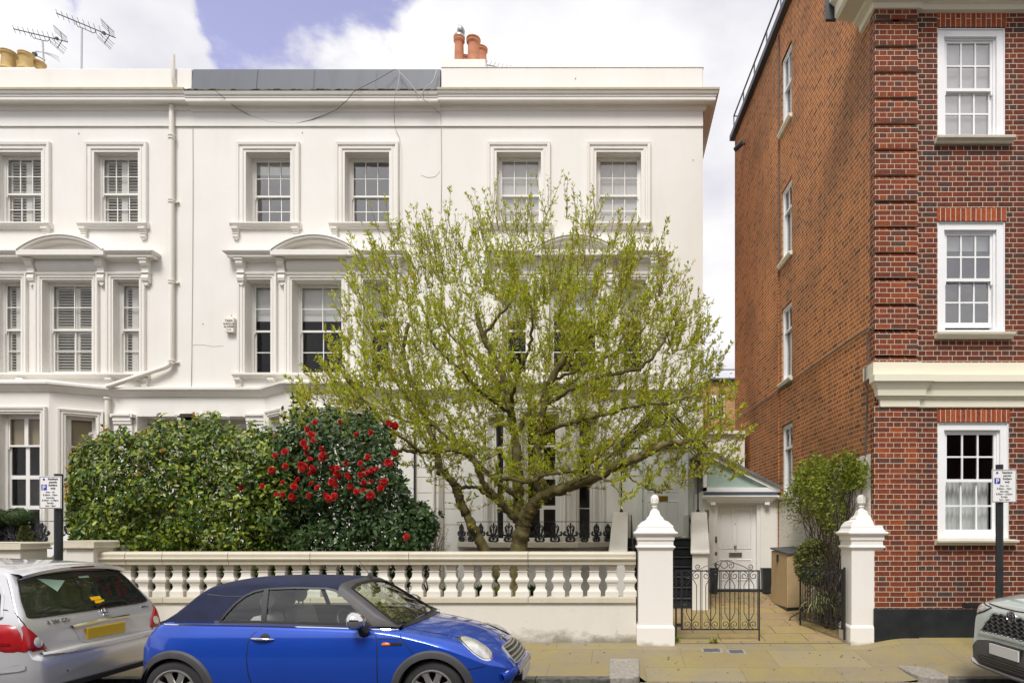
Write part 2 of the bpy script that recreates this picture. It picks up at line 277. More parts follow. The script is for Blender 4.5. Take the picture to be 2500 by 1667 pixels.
def paving(name, bw, rh, cols, joint, jw, rot=0, wob=.02):
    m = bpy.data.materials.new(name); m.use_nodes = True; t = m.node_tree; b = t.nodes['Principled BSDF']; ln = t.links.new
    g = t.nodes.new('ShaderNodeNewGeometry'); mp = t.nodes.new('ShaderNodeMapping'); mp.inputs['Rotation'].default_value = (0, 0, rot); mp.inputs['Location'].default_value = (40.3, 40.05, 0)
    wn = t.nodes.new('ShaderNodeTexNoise'); wn.inputs['Scale'].default_value = 1.6; ln(g.outputs['Position'], wn.inputs[0])
    va = t.nodes.new('ShaderNodeVectorMath'); va.operation = 'MULTIPLY_ADD'; ln(wn.outputs['Color'], va.inputs[0]); va.inputs[1].default_value = (wob, wob, 0); ln(g.outputs['Position'], va.inputs[2])
    ln(va.outputs[0], mp.inputs[0])
    br = t.nodes.new('ShaderNodeTexBrick'); ln(mp.outputs[0], br.inputs[0]); br.inputs['Scale'].default_value = 1; br.inputs['Brick Width'].default_value = bw; br.inputs['Row Height'].default_value = rh
    br.inputs['Mortar Size'].default_value = jw / 2; br.inputs['Mortar Smooth'].default_value = .4; br.offset = .43
    br.inputs['Color1'].default_value = (0, 0, 0, 1); br.inputs['Color2'].default_value = (1, 1, 1, 1); br.inputs['Mortar'].default_value = (.5, .5, .5, 1)
    r = t.nodes.new('ShaderNodeValToRGB'); ln(br.outputs['Color'], r.inputs[0]); e = r.color_ramp.elements
    e[0].color = (*cols[0], 1); e[1].color = (*cols[-1], 1)
    for i, c in enumerate(cols[1:-1]):
        q = e.new((i + 1) / (len(cols) - 1)); q.color = (*c, 1)
    def noise(s, d, sc=(1, 1, 1)):
        mpn = t.nodes.new('ShaderNodeMapping'); mpn.inputs['Scale'].default_value = sc; ln(g.outputs['Position'], mpn.inputs[0])
        n = t.nodes.new('ShaderNodeTexNoise'); n.inputs['Scale'].default_value = s; n.inputs['Detail'].default_value = d; n.inputs['Roughness'].default_value = .62; ln(mpn.outputs[0], n.inputs[0]); return n
    def layer(prev, n, lo, hi, amt, col):
        q = t.nodes.new('ShaderNodeMapRange'); q.inputs[1].default_value = lo; q.inputs[2].default_value = hi; q.inputs[4].default_value = amt; ln(n.outputs[0], q.inputs[0])
        x = t.nodes.new('ShaderNodeMix'); x.data_type = 'RGBA'; ln(q.outputs[0], x.inputs[0]); ln(prev, x.inputs[6]); x.inputs[7].default_value = (*col, 1); return x.outputs[2]
    c = layer(r.outputs[0], noise(1.3, 8), .46, .68, .7, (.30, .245, .075))
    c = layer(c, noise(3.5, 8), .52, .70, .5, (.21, .185, .15))
    c = layer(c, noise(24, 5), .58, .75, .4, (.13, .11, .07))
    c = layer(c, noise(9, 3), .66, .70, .45, (.10, .09, .07)); c = layer(c, noise(60, 2), .74, .78, .6, (.42, .40, .34))
    x = t.nodes.new('ShaderNodeMix'); x.data_type = 'RGBA'; ln(br.outputs['Fac'], x.inputs[0]); ln(c, x.inputs[6]); x.inputs[7].default_value = (*joint, 1)
    ln(x.outputs[2], b.inputs['Base Color']); b.inputs['Roughness'].default_value = .82; b.inputs['Specular IOR Level'].default_value = .3
    n = noise(50, 5); hm = t.nodes.new('ShaderNodeMath'); hm.operation = 'MULTIPLY_ADD'; hm.inputs[1].default_value = -1.2; ln(br.outputs['Fac'], hm.inputs[0]); ln(n.outputs[0], hm.inputs[2])
    u = t.nodes.new('ShaderNodeBump'); u.inputs['Strength'].default_value = .5; u.inputs['Distance'].default_value = .006; ln(hm.outputs[0], u.inputs['Height']); ln(u.outputs[0], b.inputs['Normal'])
    M[name] = m
paving('slabs', 1.25, .75, [(.255, .205, .105), (.285, .235, .135), (.245, .21, .145), (.27, .21, .10)], (.185, .15, .085), .009, rot=.0)
paving('flags', .66, .50, [(.40, .29, .12), (.33, .25, .12), (.37, .25, .14), (.30, .25, .13)], (.14, .11, .05), .018, wob=.06)
paving('setts', .30, 4.0, [(.36, .34, .30), (.42, .40, .35)], (.16, .13, .07), .02)

# ---------------------------------------------------------------- mesh builder
class MB:
    def __init__(s): s.v = []; s.f = []
    def add(s, vs, fs):
        o = len(s.v); s.v += [tuple(v) for v in vs]; s.f += [tuple(i + o for i in f) for f in fs]; return s
    def box(s, x0, x1, y0, y1, z0, z1):
        return s.add([(x0, y0, z0), (x1, y0, z0), (x1, y1, z0), (x0, y1, z0), (x0, y0, z1), (x1, y0, z1), (x1, y1, z1), (x0, y1, z1)],
                     [(0, 3, 2, 1), (4, 5, 6, 7), (0, 1, 5, 4), (1, 2, 6, 5), (2, 3, 7, 6), (3, 0, 4, 7)])
    def fbox(s, fr, u0, u1, z0, z1, n0, n1):
        vs = [fr(u, z, n) for z in (z0, z1) for (u, n) in ((u0, n1), (u1, n1), (u1, n0), (u0, n0))]
        return s.add(vs, [(0, 3, 2, 1), (4, 5, 6, 7), (0, 1, 5, 4), (1, 2, 6, 5), (2, 3, 7, 6), (3, 0, 4, 7)])
    def quad(s, a, b, c, d): return s.add([a, b, c, d], [(0, 1, 2, 3)])
    def prism(s, poly, f0, f1):
        """poly of 2D points; f0/f1 map a 2D point to the two end caps"""
        n = len(poly); vs = [f0(*p) for p in poly] + [f1(*p) for p in poly]
        return s.add(vs, [tuple(range(n))[::-1], tuple(range(n, 2 * n))] + [(i, (i + 1) % n, n + (i + 1) % n, n + i) for i in range(n)])
    def lathe(s, c, prof, n=16, sq=False, a0=0.0):
        """profile of (radius, z) about the vertical through c; sq = square in plan"""
        k = 4 if sq else n; off = math.pi / 4 if sq else a0; sc = math.sqrt(2) if sq else 1
        o = len(s.v)
        for r, z in prof:
            for i in range(k):
                a = off + 2 * math.pi * i / k; s.v.append((c[0] + r * sc * math.cos(a), c[1] + r * sc * math.sin(a), c[2] + z))
        for j in range(len(prof) - 1):
            for i in range(k):
                s.f.append((o + j * k + i, o + j * k + (i + 1) % k, o + (j + 1) * k + (i + 1) % k, o + (j + 1) * k + i))
        s.f.append(tuple(o + i for i in range(k))[::-1]); s.f.append(tuple(o + (len(prof) - 1) * k + i for i in range(k))); return s
    def tube(s, pts, r, n=6, caps=True):
        pts = [Vector(p) for p in pts]; m = len(pts); rs = r if hasattr(r, '__len__') else [r] * m
        o = len(s.v); ref = None
        for i, p in enumerate(pts):
            t = (pts[min(i + 1, m - 1)] - pts[max(i - 1, 0)]);
            if t.length < 1e-9: t = Vector((0, 0, 1))
            t.normalize()
            if ref is None: ref = t.orthogonal().normalized()
            ref = (ref - t * ref.dot(t));
            if ref.length < 1e-6: ref = t.orthogonal()
            ref.normalize(); b = t.cross(ref)
            for k in range(n):
                a = 2 * math.pi * k / n; s.v.append(tuple(p + (ref * math.cos(a) + b * math.sin(a)) * rs[i]))
        for i in range(m - 1):
            for k in range(n): s.f.append((o + i * n + k, o + i * n + (k + 1) % n, o + (i + 1) * n + (k + 1) % n, o + (i + 1) * n + k))
        if caps: s.f.append(tuple(o + k for k in range(n))[::-1]); s.f.append(tuple(o + (m - 1) * n + k for k in range(n)))
        return s
    def sweep(s, path, prof, fmap, closed=False, caps=True):
        """mitred sweep: prof (d, h) with d = offset to the right of the 2D path; fmap(u, v, h) -> xyz"""
        path = [Vector(p) for p in path]; m = len(path); k = len(prof); o = len(s.v)
        for i, p in enumerate(path):
            a = path[i - 1] if (i or closed) else None; c = path[(i + 1) % m] if (i < m - 1 or closed) else None
            n1 = n2 = None
            if a is not None: d = (p - a).normalized(); n1 = Vector((d.y, -d.x))
            if c is not None: d = (c - p).normalized(); n2 = Vector((d.y, -d.x))
            if n1 is None: n1 = n2
            if n2 is None: n2 = n1
            q = (n1 + n2) / (1 + n1.dot(n2))
            for (dd, h) in prof: s.v.append(tuple(fmap(p.x + q.x * dd, p.y + q.y * dd, h)))
        for i in range(m if closed else m - 1):
            j = (i + 1) % m
            for t in range(k - 1): s.f.append((o + i * k + t, o + j * k + t, o + j * k + t + 1, o + i * k + t + 1))
        if caps and not closed: s.f.append(tuple(o + t for t in range(k))); s.f.append(tuple(o + (m - 1) * k + t for t in range(k))[::-1])
        return s
    def cyl(s, a, b, r, n=12, r2=None): return s.tube([a, b], [r, r if r2 is None else r2], n)
    def ell(s, c, rad, n=14, m=9):
        prof = [(max(1e-4, math.sin(math.pi * i / m)), -math.cos(math.pi * i / m)) for i in range(m + 1)]; o = len(s.v); s.lathe((0, 0, 0), prof, n)
        for i in range(o, len(s.v)): v = s.v[i]; s.v[i] = (c[0] + v[0] * rad[0], c[1] + v[1] * rad[1], c[2] + v[2] * rad[2])
        return s

def fmap_xy(u, v, h): return (u, v, h)

class Frame:
    """a vertical wall plane: u along the wall, z up, n outwards"""
    def __init__(s, o, u): s.o = Vector((o[0], o[1], 0)); s.u = Vector((u[0], u[1], 0)).normalized(); s.n = Vector((s.u.y, -s.u.x, 0))
    def __call__(s, u, z, n=0.0): return s.o + s.u * u + s.n * n + Vector((0, 0, z))

def wall_with_holes(mb, fr, u0, u1, z0, z1, holes, depth, n=0.0, back=None):
    us = sorted({u0, u1} | {min(max(h[k], u0), u1) for h in holes for k in (0, 1)}); zs = sorted({z0, z1} | {min(max(h[k], z0), z1) for h in holes for k in (2, 3)})
    for i in range(len(us) - 1):
        for j in range(len(zs) - 1):
            uc, zc = (us[i] + us[i + 1]) / 2, (zs[j] + zs[j + 1]) / 2
            if any(h[0] < uc < h[1] and h[2] < zc < h[3] for h in holes): continue
            mb.quad(fr(us[i], zs[j], n), fr(us[i + 1], zs[j], n), fr(us[i + 1], zs[j + 1], n), fr(us[i], zs[j + 1], n))
    for h in holes:
        a, b, c, d = h[:4]; dd = h[4] if len(h) > 4 else depth
        for (p, q) in (((a, c), (a, d)), ((a, d), (b, d)), ((b, d), (b, c)), ((b, c), (a, c))):
            mb.quad(fr(p[0], p[1], n), fr(q[0], q[1], n), fr(q[0], q[1], n - dd), fr(p[0], p[1], n - dd))
    return mb

def wloc(o):
    l = Vector((0, 0, 0))
    while o is not None: l += o.location; o = o.parent
    return l
def thing(name, label, cat, loc=(0, 0, 0), rot=0.0, group=None):
    o = bpy.data.objects.new(name, None); COL.objects.link(o); o.empty_display_size = .2
    o.location = loc; o.rotation_euler = (0, 0, rot); o['label'] = label; o['category'] = cat
    if group: o['group'] = group
    return o
def tagm(o, label, cat, group=None):
    o['label'] = label; o['category'] = cat
    if group: o['group'] = group
    return o
def build(name, mb, m, parent=None, smooth=None, bevel=0, label=None, local=False, kind=None, subsurf=0, solid=0):
    """link a builder as ONE mesh object; coordinates are world unless local=True"""
    me = bpy.data.meshes.new(name); me.from_pydata(mb.v, [], mb.f)
    ms = m if isinstance(m, (list, tuple)) else [m]
    for q in ms: me.materials.append(M[q] if isinstance(q, str) else q)
    o = bpy.data.objects.new(name, me); COL.objects.link(o)
    if parent is not None: o.parent = parent
    if not local:
        base = wloc(parent) if parent is not None else Vector((0, 0, 0))
        if parent is None or True:
            # origin at the foot of the piece
            if mb.v:
                a = np.array(mb.v, dtype=float); c = Vector(((a[:, 0].min() + a[:, 0].max()) / 2, (a[:, 1].min() + a[:, 1].max()) / 2, a[:, 2].min()))
            else: c = Vector((0, 0, 0))
            me.transform(Matrix.Translation(-c)); o.location = c - base
    if smooth is not None:
        me.polygons.foreach_set('use_smooth', [True] * len(me.polygons)); me.update()
        if smooth < 179: me.set_sharp_from_angle(angle=R(smooth))
    if bevel:
        b = o.modifiers.new('bevel', 'BEVEL'); b.width = bevel; b.segments = 2; b.limit_method = 'ANGLE'; b.angle_limit = R(40); b.harden_normals = False
    if subsurf:
        q = o.modifiers.new('sub', 'SUBSURF'); q.levels = subsurf; q.render_levels = subsurf
    if label: o['label'] = label
    if kind: o['kind'] = kind
    return o
def fix_normals(o):
    bm = bmesh.new(); bm.from_mesh(o.data); bmesh.ops.recalc_face_normals(bm, faces=bm.faces); bm.to_mesh(o.data); bm.free(); return o
def text_mesh(name, s, size, m, parent, o, u=(1, 0, 0), up=(0, 0, 1), align='CENTER', ext=.0015, bold=False, space=1.0):
    """lettering as a real mesh; o = baseline centre in the parent's space"""
    cu = bpy.data.curves.new(name, 'FONT'); cu.body = s; cu.size = size; cu.align_x = align; cu.extrude = ext; cu.space_line = .9; cu.resolution_u = 3; cu.space_character = space
    if bold: cu.offset = size * .018
    tmp = bpy.data.objects.new('tmp', cu); COL.objects.link(tmp)
    dg = bpy.context.evaluated_depsgraph_get(); me = bpy.data.meshes.new_from_object(tmp.evaluated_get(dg)); bpy.data.objects.remove(tmp)
    U = Vector(u).normalized(); W_ = Vector(up).normalized(); Nn = U.cross(W_)
    mt = Matrix((U, W_, Nn)).transposed().to_4x4(); mt.translation = Vector((0, 0, 0)); me.transform(mt)
    me.materials.clear(); me.materials.append(M[m]); ob = bpy.data.objects.new(name, me); COL.objects.link(ob); ob.parent = parent; ob.location = o
    return ob
def dup(root, loc, rot=None, label=None):
    r = root.copy(); COL.objects.link(r); r.location = loc
    if rot is not None: r.rotation_euler = (0, 0, rot)
    if label: r['label'] = label
    for ch in [c for c in bpy.data.objects if c.parent == root]:
        c = ch.copy(); COL.objects.link(c); c.parent = r
        for g in [q for q in bpy.data.objects if q.parent == ch]:
            d = g.copy(); COL.objects.link(d); d.parent = c
    return r
# ================================================================ ground, road, pavement, paths
def grid(name, x0, x1, y0, y1, nx, ny, zf, m, kind='structure', mask=None):
    mb = MB(); xs = [x0 + (x1 - x0) * i / nx for i in range(nx + 1)]; ys = [y0 + (y1 - y0) * j / ny for j in range(ny + 1)]
    mb.v = [(x, y, zf(x, y)) for y in ys for x in xs]
    for j in range(ny):
        for i in range(nx):
            if mask and not mask((xs[i] + xs[i + 1]) / 2, (ys[j] + ys[j + 1]) / 2): continue
            a = j * (nx + 1) + i; mb.f.append((a, a + 1, a + nx + 2, a + nx + 1))
    return build(name, mb, m, kind=kind, smooth=60)
def sm(a, b, t): t = max(0, min(1, (t - a) / (b - a))); return t * t * (3 - 2 * t)
KX0, KX1 = X(1563, 8.1), X(2300, 8.1)          # the dropped crossover lies between these
def drop(x): return sm(KX0 - .02, KX0 + .03, x) * (1 - sm(KX1 - .55, KX1 + .1, x))
def pave_z(x, y):
    t = max(0, min(1, (9.78 - y) / (9.78 - 8.1))); lip = .13 + .075 * drop(x)
    rise = .12 * sm(3.4, 4.3, x) * sm(8.9, 9.8, y)
    return -lip * t + rise
grid('ground', -300, 300, -200, 400, 8, 8, lambda x, y: -.36, 'asphalt')
grid('road', -40, 40, -6.0, 8.03, 40, 30, lambda x, y: -.225 + .09 * sm(8.03, 5.2, y) - .05 * sm(1, -6, y), 'asphalt')
grid('pavement', -22, 22, 8.14, 9.84, 440, 16, pave_z, 'slabs')
# kerb: granite stones, left of the crossover at full height
def kerb(name, xa, xb, m, zt, label=None):
    mb = MB(); n = max(1, int(abs(xb - xa) / .9)); 
    for i in range(n):
        a = xa + (xb - xa) * i / n; b = xa + (xb - xa) * (i + 1) / n
        mb.box(a + .003, b - .003, 8.0, 8.155, -.4, zt)
    return build(name, mb, m, kind='structure', bevel=.012)
kerb('kerb', -22, X(1490, 8.05), 'granite_dark', -.127)
kerb('kerb', X(2318, 8.0), 22, 'granite_dark', -.127)
# rounded stone that ends the raised kerb on the left of the crossover
xl, xr = X(1487, 8.05), X(1562, 8.1)
poly = [(xl, 8.02), (xl, 8.92), (X(1560, 8.92), 8.92)] + [(xr - .14 + .14 * math.cos(a), 8.16 - .14 * math.sin(a)) for a in [i * math.pi / 2 / 8 for i in range(9)]]
build('kerb', MB().prism(poly, lambda x, y: (x, y, -.4), lambda x, y: (x, y, -.118 + .07 * max(0, (y - 8.02)))), 'granite', kind='structure', bevel=.015)
# matching wedge stone on the right
a1 = P(2193, 1609, 8.62); a2 = P(2262, 1609, 8.62)
poly = [(a1.x, 8.66), (a2.x + .05, 8.66), (X(2320, 8.1), 8.14), (X(2318, 8.0), 8.01), (X(2285, 8.0), 8.0), (X(2240, 8.15), 8.14), (X(2213, 8.4), 8.36)]
build('kerb', MB().prism(poly, lambda x, y: (x, y, -.4), lambda x, y: (x, y, -.118 + .03 * (y - 8))), 'granite', kind='structure', bevel=.02)
grid('sett_strip', X(1563, 8.05), X(2280, 8.05), 8.035, 8.135, 30, 1, lambda x, y: -.2055, 'setts')
# front path behind the gate line and the garden soil
def path_z(x, y): return .005 + .088 * max(0, y - 9.84) if y < 14.3 else .40
grid('garden_path', .42, 3.72, 9.80, 14.2, 30, 30, path_z, 'flags')
grid('garden_soil', -22, .42, 10.12, 16, 40, 12, lambda x, y: .03 + .02 * math.sin(x * 3) * math.sin(y * 2.3), 'soil')
grid('neighbour_path', X(50, 10), X(150, 10), 9.84, 14.5, 6, 20, lambda x, y: .045 + .01 * (y - 9.8), 'flags')
def litter(name, pts, label):
    pass
# ironwork and covers let into the pavement
def cover(px0, px1, py0, py1, m, label, cat='cover', frame='granite', group=None, name='utility_cover'):
    y1 = 1600 * 1.70 / (py0 - CY); y0 = 1600 * 1.72 / (py1 - CY); xa, xb = X(px0, (y0 + y1) / 2), X(px1, (y0 + y1) / 2)
    def zf(x, y): return pave_z(x, y)
    t = thing(name, label, cat, ((xa + xb) / 2, (y0 + y1) / 2, zf((xa + xb) / 2, (y0 + y1) / 2)), group=group)
    def slab(e, h):
        mb = MB(); c = [(xa - e, y0 - e), (xb + e, y0 - e), (xb + e, y1 + e), (xa - e, y1 + e)]
        return mb.prism(c, lambda x, y: (x, y, zf(x, y) - .02), lambda x, y: (x, y, zf(x, y) + h))
    build('frame', slab(.035, .003), frame, t); build('lid', slab(0, .006), m, t); return t
cover(1718, 1757, 1586, 1594, 'cover_iron', 'dark square stopcock cover in the pavement in front of the iron gate')
cover(1781, 1814, 1588, 1596, 'cover_iron', 'pale grey stopcock cover right beside the dark one in the pavement')
cover(1926, 1948, 1571, 1577, 'cover_iron', 'tiny grey cover at the foot of the path between the two gate pillars')
cover(2172, 2312, 1566, 1577, 'slabs', 'long brown rimmed inspection cover in the pavement by the brick house', frame='cover_rust')
# ================================================================ the white terrace (three houses), front wall plane at Y = 16
YF = 16.0
def hx(px): return (px - CX) / 100.0
def hz(py): return EYE + (CY - py) / 100.0
FRN = Frame((0, YF), (1, 0))
def fr_map(fr): return lambda u, v, h: fr(u, v, h)
HOUSES = {}
def house(key, name, label, x0, x1):
    t = thing(name, label, 'house', ((x0 + x1) / 2, YF + 4, 0.0), group='white stucco terraced houses'); HOUSES[key] = t; t['x0'] = x0; t['x1'] = x1; return t
hL = house('L', 'terraced_house', 'white stucco house at the far left, with white shutters in its upper windows', -19.0, hx(470))
hM = house('M', 'terraced_house', 'white stucco house in the middle of the terrace under the grey lead parapet', hx(470), hx(1076))
hR = house('R', 'terraced_house', 'white stucco end house with a gabled porch, behind the spring tree', hx(1076), hx(1716))
for h in (hL, hM, hR):
    del h['x0'], h['x1']
EXT = {'L': (-19.0, hx(470)), 'M': (hx(470), hx(1076)), 'R': (hx(1076), hx(1716))}

def sash_window(parent, fr, u0, u1, z0, z1, n, cols=3, rt=2, rb=2, mid=None, inner=None, frm='white_joinery', fw=.055, barw=.02, glassm='window_glass', gap=0.0, room='dark_room', label=None, single=False, horn=True, blind_to=None, roomd=1.3, rext=.5):
    """joinery set in an opening; the sub-parts are panes, blinds, shutters and the room seen behind them"""
    mb = MB(); mid = mid if mid is not None else (z0 + z1) / 2
    mb.fbox(fr, u0, u0 + fw, z0, z1, n - .1, n); mb.fbox(fr, u1 - fw, u1, z0, z1, n - .1, n)
    mb.fbox(fr, u0 + fw, u1 - fw, z1 - fw * .8, z1, n - .1, n); mb.fbox(fr, u0 + fw, u1 - fw, z0, z0 + fw * .7, n - .1, n + .01)
    a, b = u0 + fw, u1 - fw
    def sash(za, zb, nn, rows, st=.036, botr=.05, topr=.035):
        mb.fbox(fr, a, a + st, za, zb, nn - .035, nn); mb.fbox(fr, b - st, b, za, zb, nn - .035, nn)
        mb.fbox(fr, a + st, b - st, za, za + botr, nn - .035, nn); mb.fbox(fr, a + st, b - st, zb - topr, zb, nn - .035, nn)
        for i in range(1, cols):
            u = a + st + (b - a - 2 * st) * i / cols; mb.fbox(fr, u - barw / 2, u + barw / 2, za + botr, zb - topr, nn - .03, nn - .003)
        for j in range(1, rows):
            z = za + botr + (zb - topr - za - botr) * j / rows; mb.fbox(fr, a + st, b - st, z - barw / 2, z + barw / 2, nn - .031, nn - .006)
        return (a + st, b - st, za + botr, zb - topr, nn - .018)
    pan = [sash(mid - .02, z1 - fw * .8, n - .02, rt, botr=.045)]
    lo = z0 + fw * .7 + gap
    pan.append(sash(lo, mid + .02, n - .06, rb, botr=.075, topr=.04))
    if horn:
        for u in (a + .012, b - .012): mb.fbox(fr, u - .012, u + .012, mid - .075, mid - .02, n - .055, n - .02)
    w_ = build('window', mb, frm, parent, label=label)
    g = MB()
    for (p, q, r, s, nn) in pan: g.quad(fr(p, r, nn), fr(q, r, nn), fr(q, s, nn), fr(p, s, nn))
    build('pane', g, glassm, w_)
    # the room behind
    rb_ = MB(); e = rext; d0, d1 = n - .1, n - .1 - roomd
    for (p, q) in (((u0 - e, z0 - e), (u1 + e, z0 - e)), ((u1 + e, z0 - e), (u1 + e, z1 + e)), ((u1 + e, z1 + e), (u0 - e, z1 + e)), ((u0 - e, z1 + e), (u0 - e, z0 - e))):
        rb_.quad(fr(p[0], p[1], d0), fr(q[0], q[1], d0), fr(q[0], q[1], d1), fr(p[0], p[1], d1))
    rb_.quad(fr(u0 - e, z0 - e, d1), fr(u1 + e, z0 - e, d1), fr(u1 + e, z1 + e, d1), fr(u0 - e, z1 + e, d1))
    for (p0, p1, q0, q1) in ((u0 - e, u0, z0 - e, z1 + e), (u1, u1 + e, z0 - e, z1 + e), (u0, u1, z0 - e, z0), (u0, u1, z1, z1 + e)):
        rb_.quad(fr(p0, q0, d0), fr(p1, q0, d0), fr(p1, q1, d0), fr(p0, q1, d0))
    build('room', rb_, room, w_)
    if inner in ('blind', 'blindw', 'taupe'):
        zb = blind_to if blind_to is not None else z0 + .02
        build('blind', MB().fbox(fr, u0 + .03, u1 - .03, zb, z1 - .03, n - .125, n - .12), {'blind': 'blind_grey', 'blindw': 'blind_white', 'taupe': 'blind_taupe'}[inner], w_)
    if inner == 'shutter':
        mbs = MB(); k = 2; nn = n - .11
        for i in range(k * 1):
            pa = a + (b - a) * i / k; pb = a + (b - a) * (i + 1) / k
            for (zc0, zc1) in ((z0 + .05, mid - .0), (mid, z1 - .04)):
                mbs.fbox(fr, pa, pa + .075, zc0, zc1, nn - .03, nn); mbs.fbox(fr, pb - .075, pb, zc0, zc1, nn - .03, nn)
                mbs.fbox(fr, pa + .075, pb - .075, zc0, zc0 + .08, nn - .03, nn); mbs.fbox(fr, pa + .075, pb - .075, zc1 - .08, zc1, nn - .03, nn)
                m_ = max(2, int((zc1 - zc0 - .16) / .068))
                for j in range(m_):
                    z = zc0 + .08 + (zc1 - zc0 - .16) * (j + .5) / m_
                    mbs.add([fr(pa + .075, z + .012, nn), fr(pb - .075, z + .012, nn), fr(pb - .075, z - .008, nn - .03), fr(pa + .075, z - .008, nn - .03),
                             fr(pa + .075, z + .002, nn), fr(pb - .075, z + .002, nn), fr(pb - .075, z - .018, nn - .045), fr(pa + .075, z - .018, nn - .045)], [(0, 1, 2, 3), (7, 6, 5, 4), (0, 4, 5, 1), (2, 6, 7, 3)])
        build('shutter', mbs, 'shutter_white', w_)
    if inner in ('net', 'curtain'):
        mbc = MB(); za = z0 + .03; zb = (mid if inner == 'curtain' else z1 - .04); k = 60; wv = []
        for i in range(k + 1):
            u = u0 + .03 + (u1 - u0 - .06) * i / k; wv.append((u, n - .2 + .025 * math.sin(i * 1.25) + .012 * math.sin(i * .5)))
        o = len(mbc.v)
        for (u, nn) in wv: mbc.v += [tuple(fr(u, za, nn)), tuple(fr(u, zb, nn))]
        for i in range(k): mbc.f.append((o + 2 * i, o + 2 * i + 2, o + 2 * i + 3, o + 2 * i + 1))
        build('curtain', mbc, 'curtain_net', w_, smooth=179)
    return w_

ARCH = [(0, 0), (0, .035), (.055, .035), (.055, .05), (.075, .062), (.10, .062), (.112, .045), (.15, .045), (.165, .075), (.225, .085), (.24, .07), (.24, 0)]
def architrave(w_, fr, u0, u1, z0, z1, wdt=.24, n0=0.0, nose=.10):
    """moulded surround on three sides of an opening"""
    k = wdt / .24
    pr = [(-d * k, n0 + h) for d, h in ARCH]
    mb = MB().sweep([(u0, z0), (u0, z1), (u1, z1), (u1, z0)][::-1], [(-d, h) for d, h in pr][::1], fr_map(fr))
    o = build('architrave', mb, 'stucco_trim', w_); fix_normals(o)
    if nose:
        e = wdt + .02
        mb = MB().fbox(fr, u0 - e, u1 + e, z1 + wdt - .045, z1 + wdt + .0, n0 + .0, n0 + nose); build('architrave', mb, 'stucco_trim', w_, bevel=.008)
    return o
def scroll_bracket(mb, fr, u, w, ztop, h, d, n0=0.0):
    """console: an S profile, thick at the top, curling in at the foot"""
    prof = [(0, 0), (d, 0), (d * 1.0, -.10 * h), (d * .97, -.2 * h), (d * .8, -.3 * h), (d * .62, -.36 * h), (d * .55, -.46 * h), (d * .52, -.62 * h), (d * .62, -.70 * h), (d * .66, -.80 * h), (d * .55, -.92 * h), (d * .3, -1.0 * h), (0, -1.0 * h)]
    mb.prism(prof, lambda a, b: fr(u - w / 2, ztop + b, n0 + a), lambda a, b: fr(u + w / 2, ztop + b, n0 + a))
    mb.fbox(fr, u - w * .62, u + w * .62, ztop - .035 * 1, ztop + .01, n0, n0 + d * 1.12)
    mb.fbox(fr, u - w * .58, u + w * .58, ztop - .60 * h, ztop - .54 * h, n0, n0 + d * .72)
    mb.prism([(-w * .4, 0), (w * .4, 0), (w * .3, -.12 * h), (0, -.2 * h), (-w * .3, -.12 * h)], lambda a, b: fr(u + a, ztop - .93 * h + b, n0), lambda a, b: fr(u + a, ztop - .93 * h + b, n0 + d * .4))
def sill(w_, fr, u0, u1, z, proj=.12, h=.13, brackets=(), m='stucco_trim', bw=.13, bh=.24, bd=.12):
    prof = [(0, 0), (proj * .45, 0), (proj * .55, .035), (proj * .85, .06), (proj * .9, .085), (proj, .09), (proj, h), (0, h + .01)]
    mb = MB().prism(prof, lambda a, b: fr(u0, z + b, a), lambda a, b: fr(u1, z + b, a)); build('sill', mb, m, w_, bevel=.005)
    for u in brackets:
        b = MB(); scroll_bracket(b, fr, u, bw, z, bh, bd); build('bracket', b, 'stucco_trim', w_, bevel=.006)

holes = {'L': [], 'M': [], 'R': []}
RD = .27; RDH = {'L': .17, 'M': .28, 'R': .24}
# ---- second floor windows: (house, opening left px, right px, inner, blind_to)
second = [('L', -5, 103, 'shutter', None, 'window on the second floor at the far left, white louvred shutters inside'), ('L', 232, 339, 'shutter', None, None),
          ('M', 602, 710, 'blind', hz(408), 'window with a pale roller blind just showing at its top'), ('M', 843, 951, None, None, None),
          ('R', 1213, 1321, 'blindw', None, None), ('R', 1456, 1565, 'blindw', None, None)]
for hk, a, b, inner, bt, lb in second:
    u0, u1, z0, z1 = hx(a), hx(b), hz(547), hz(373); RD = RDH[hk]; holes[hk].append((u0, u1, z0, z1, RD))
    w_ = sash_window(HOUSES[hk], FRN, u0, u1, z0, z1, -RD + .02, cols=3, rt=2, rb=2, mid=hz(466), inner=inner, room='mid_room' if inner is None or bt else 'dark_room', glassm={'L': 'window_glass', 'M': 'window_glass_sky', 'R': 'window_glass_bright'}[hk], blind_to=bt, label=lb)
    architrave(w_, FRN, u0, u1, hz(547), z1, .235, nose=0)
    sill(w_, FRN, u0 - .36, u1 + .27, hz(560), proj=.13, h=.13, brackets=(u0 - .24, u1 + .14))
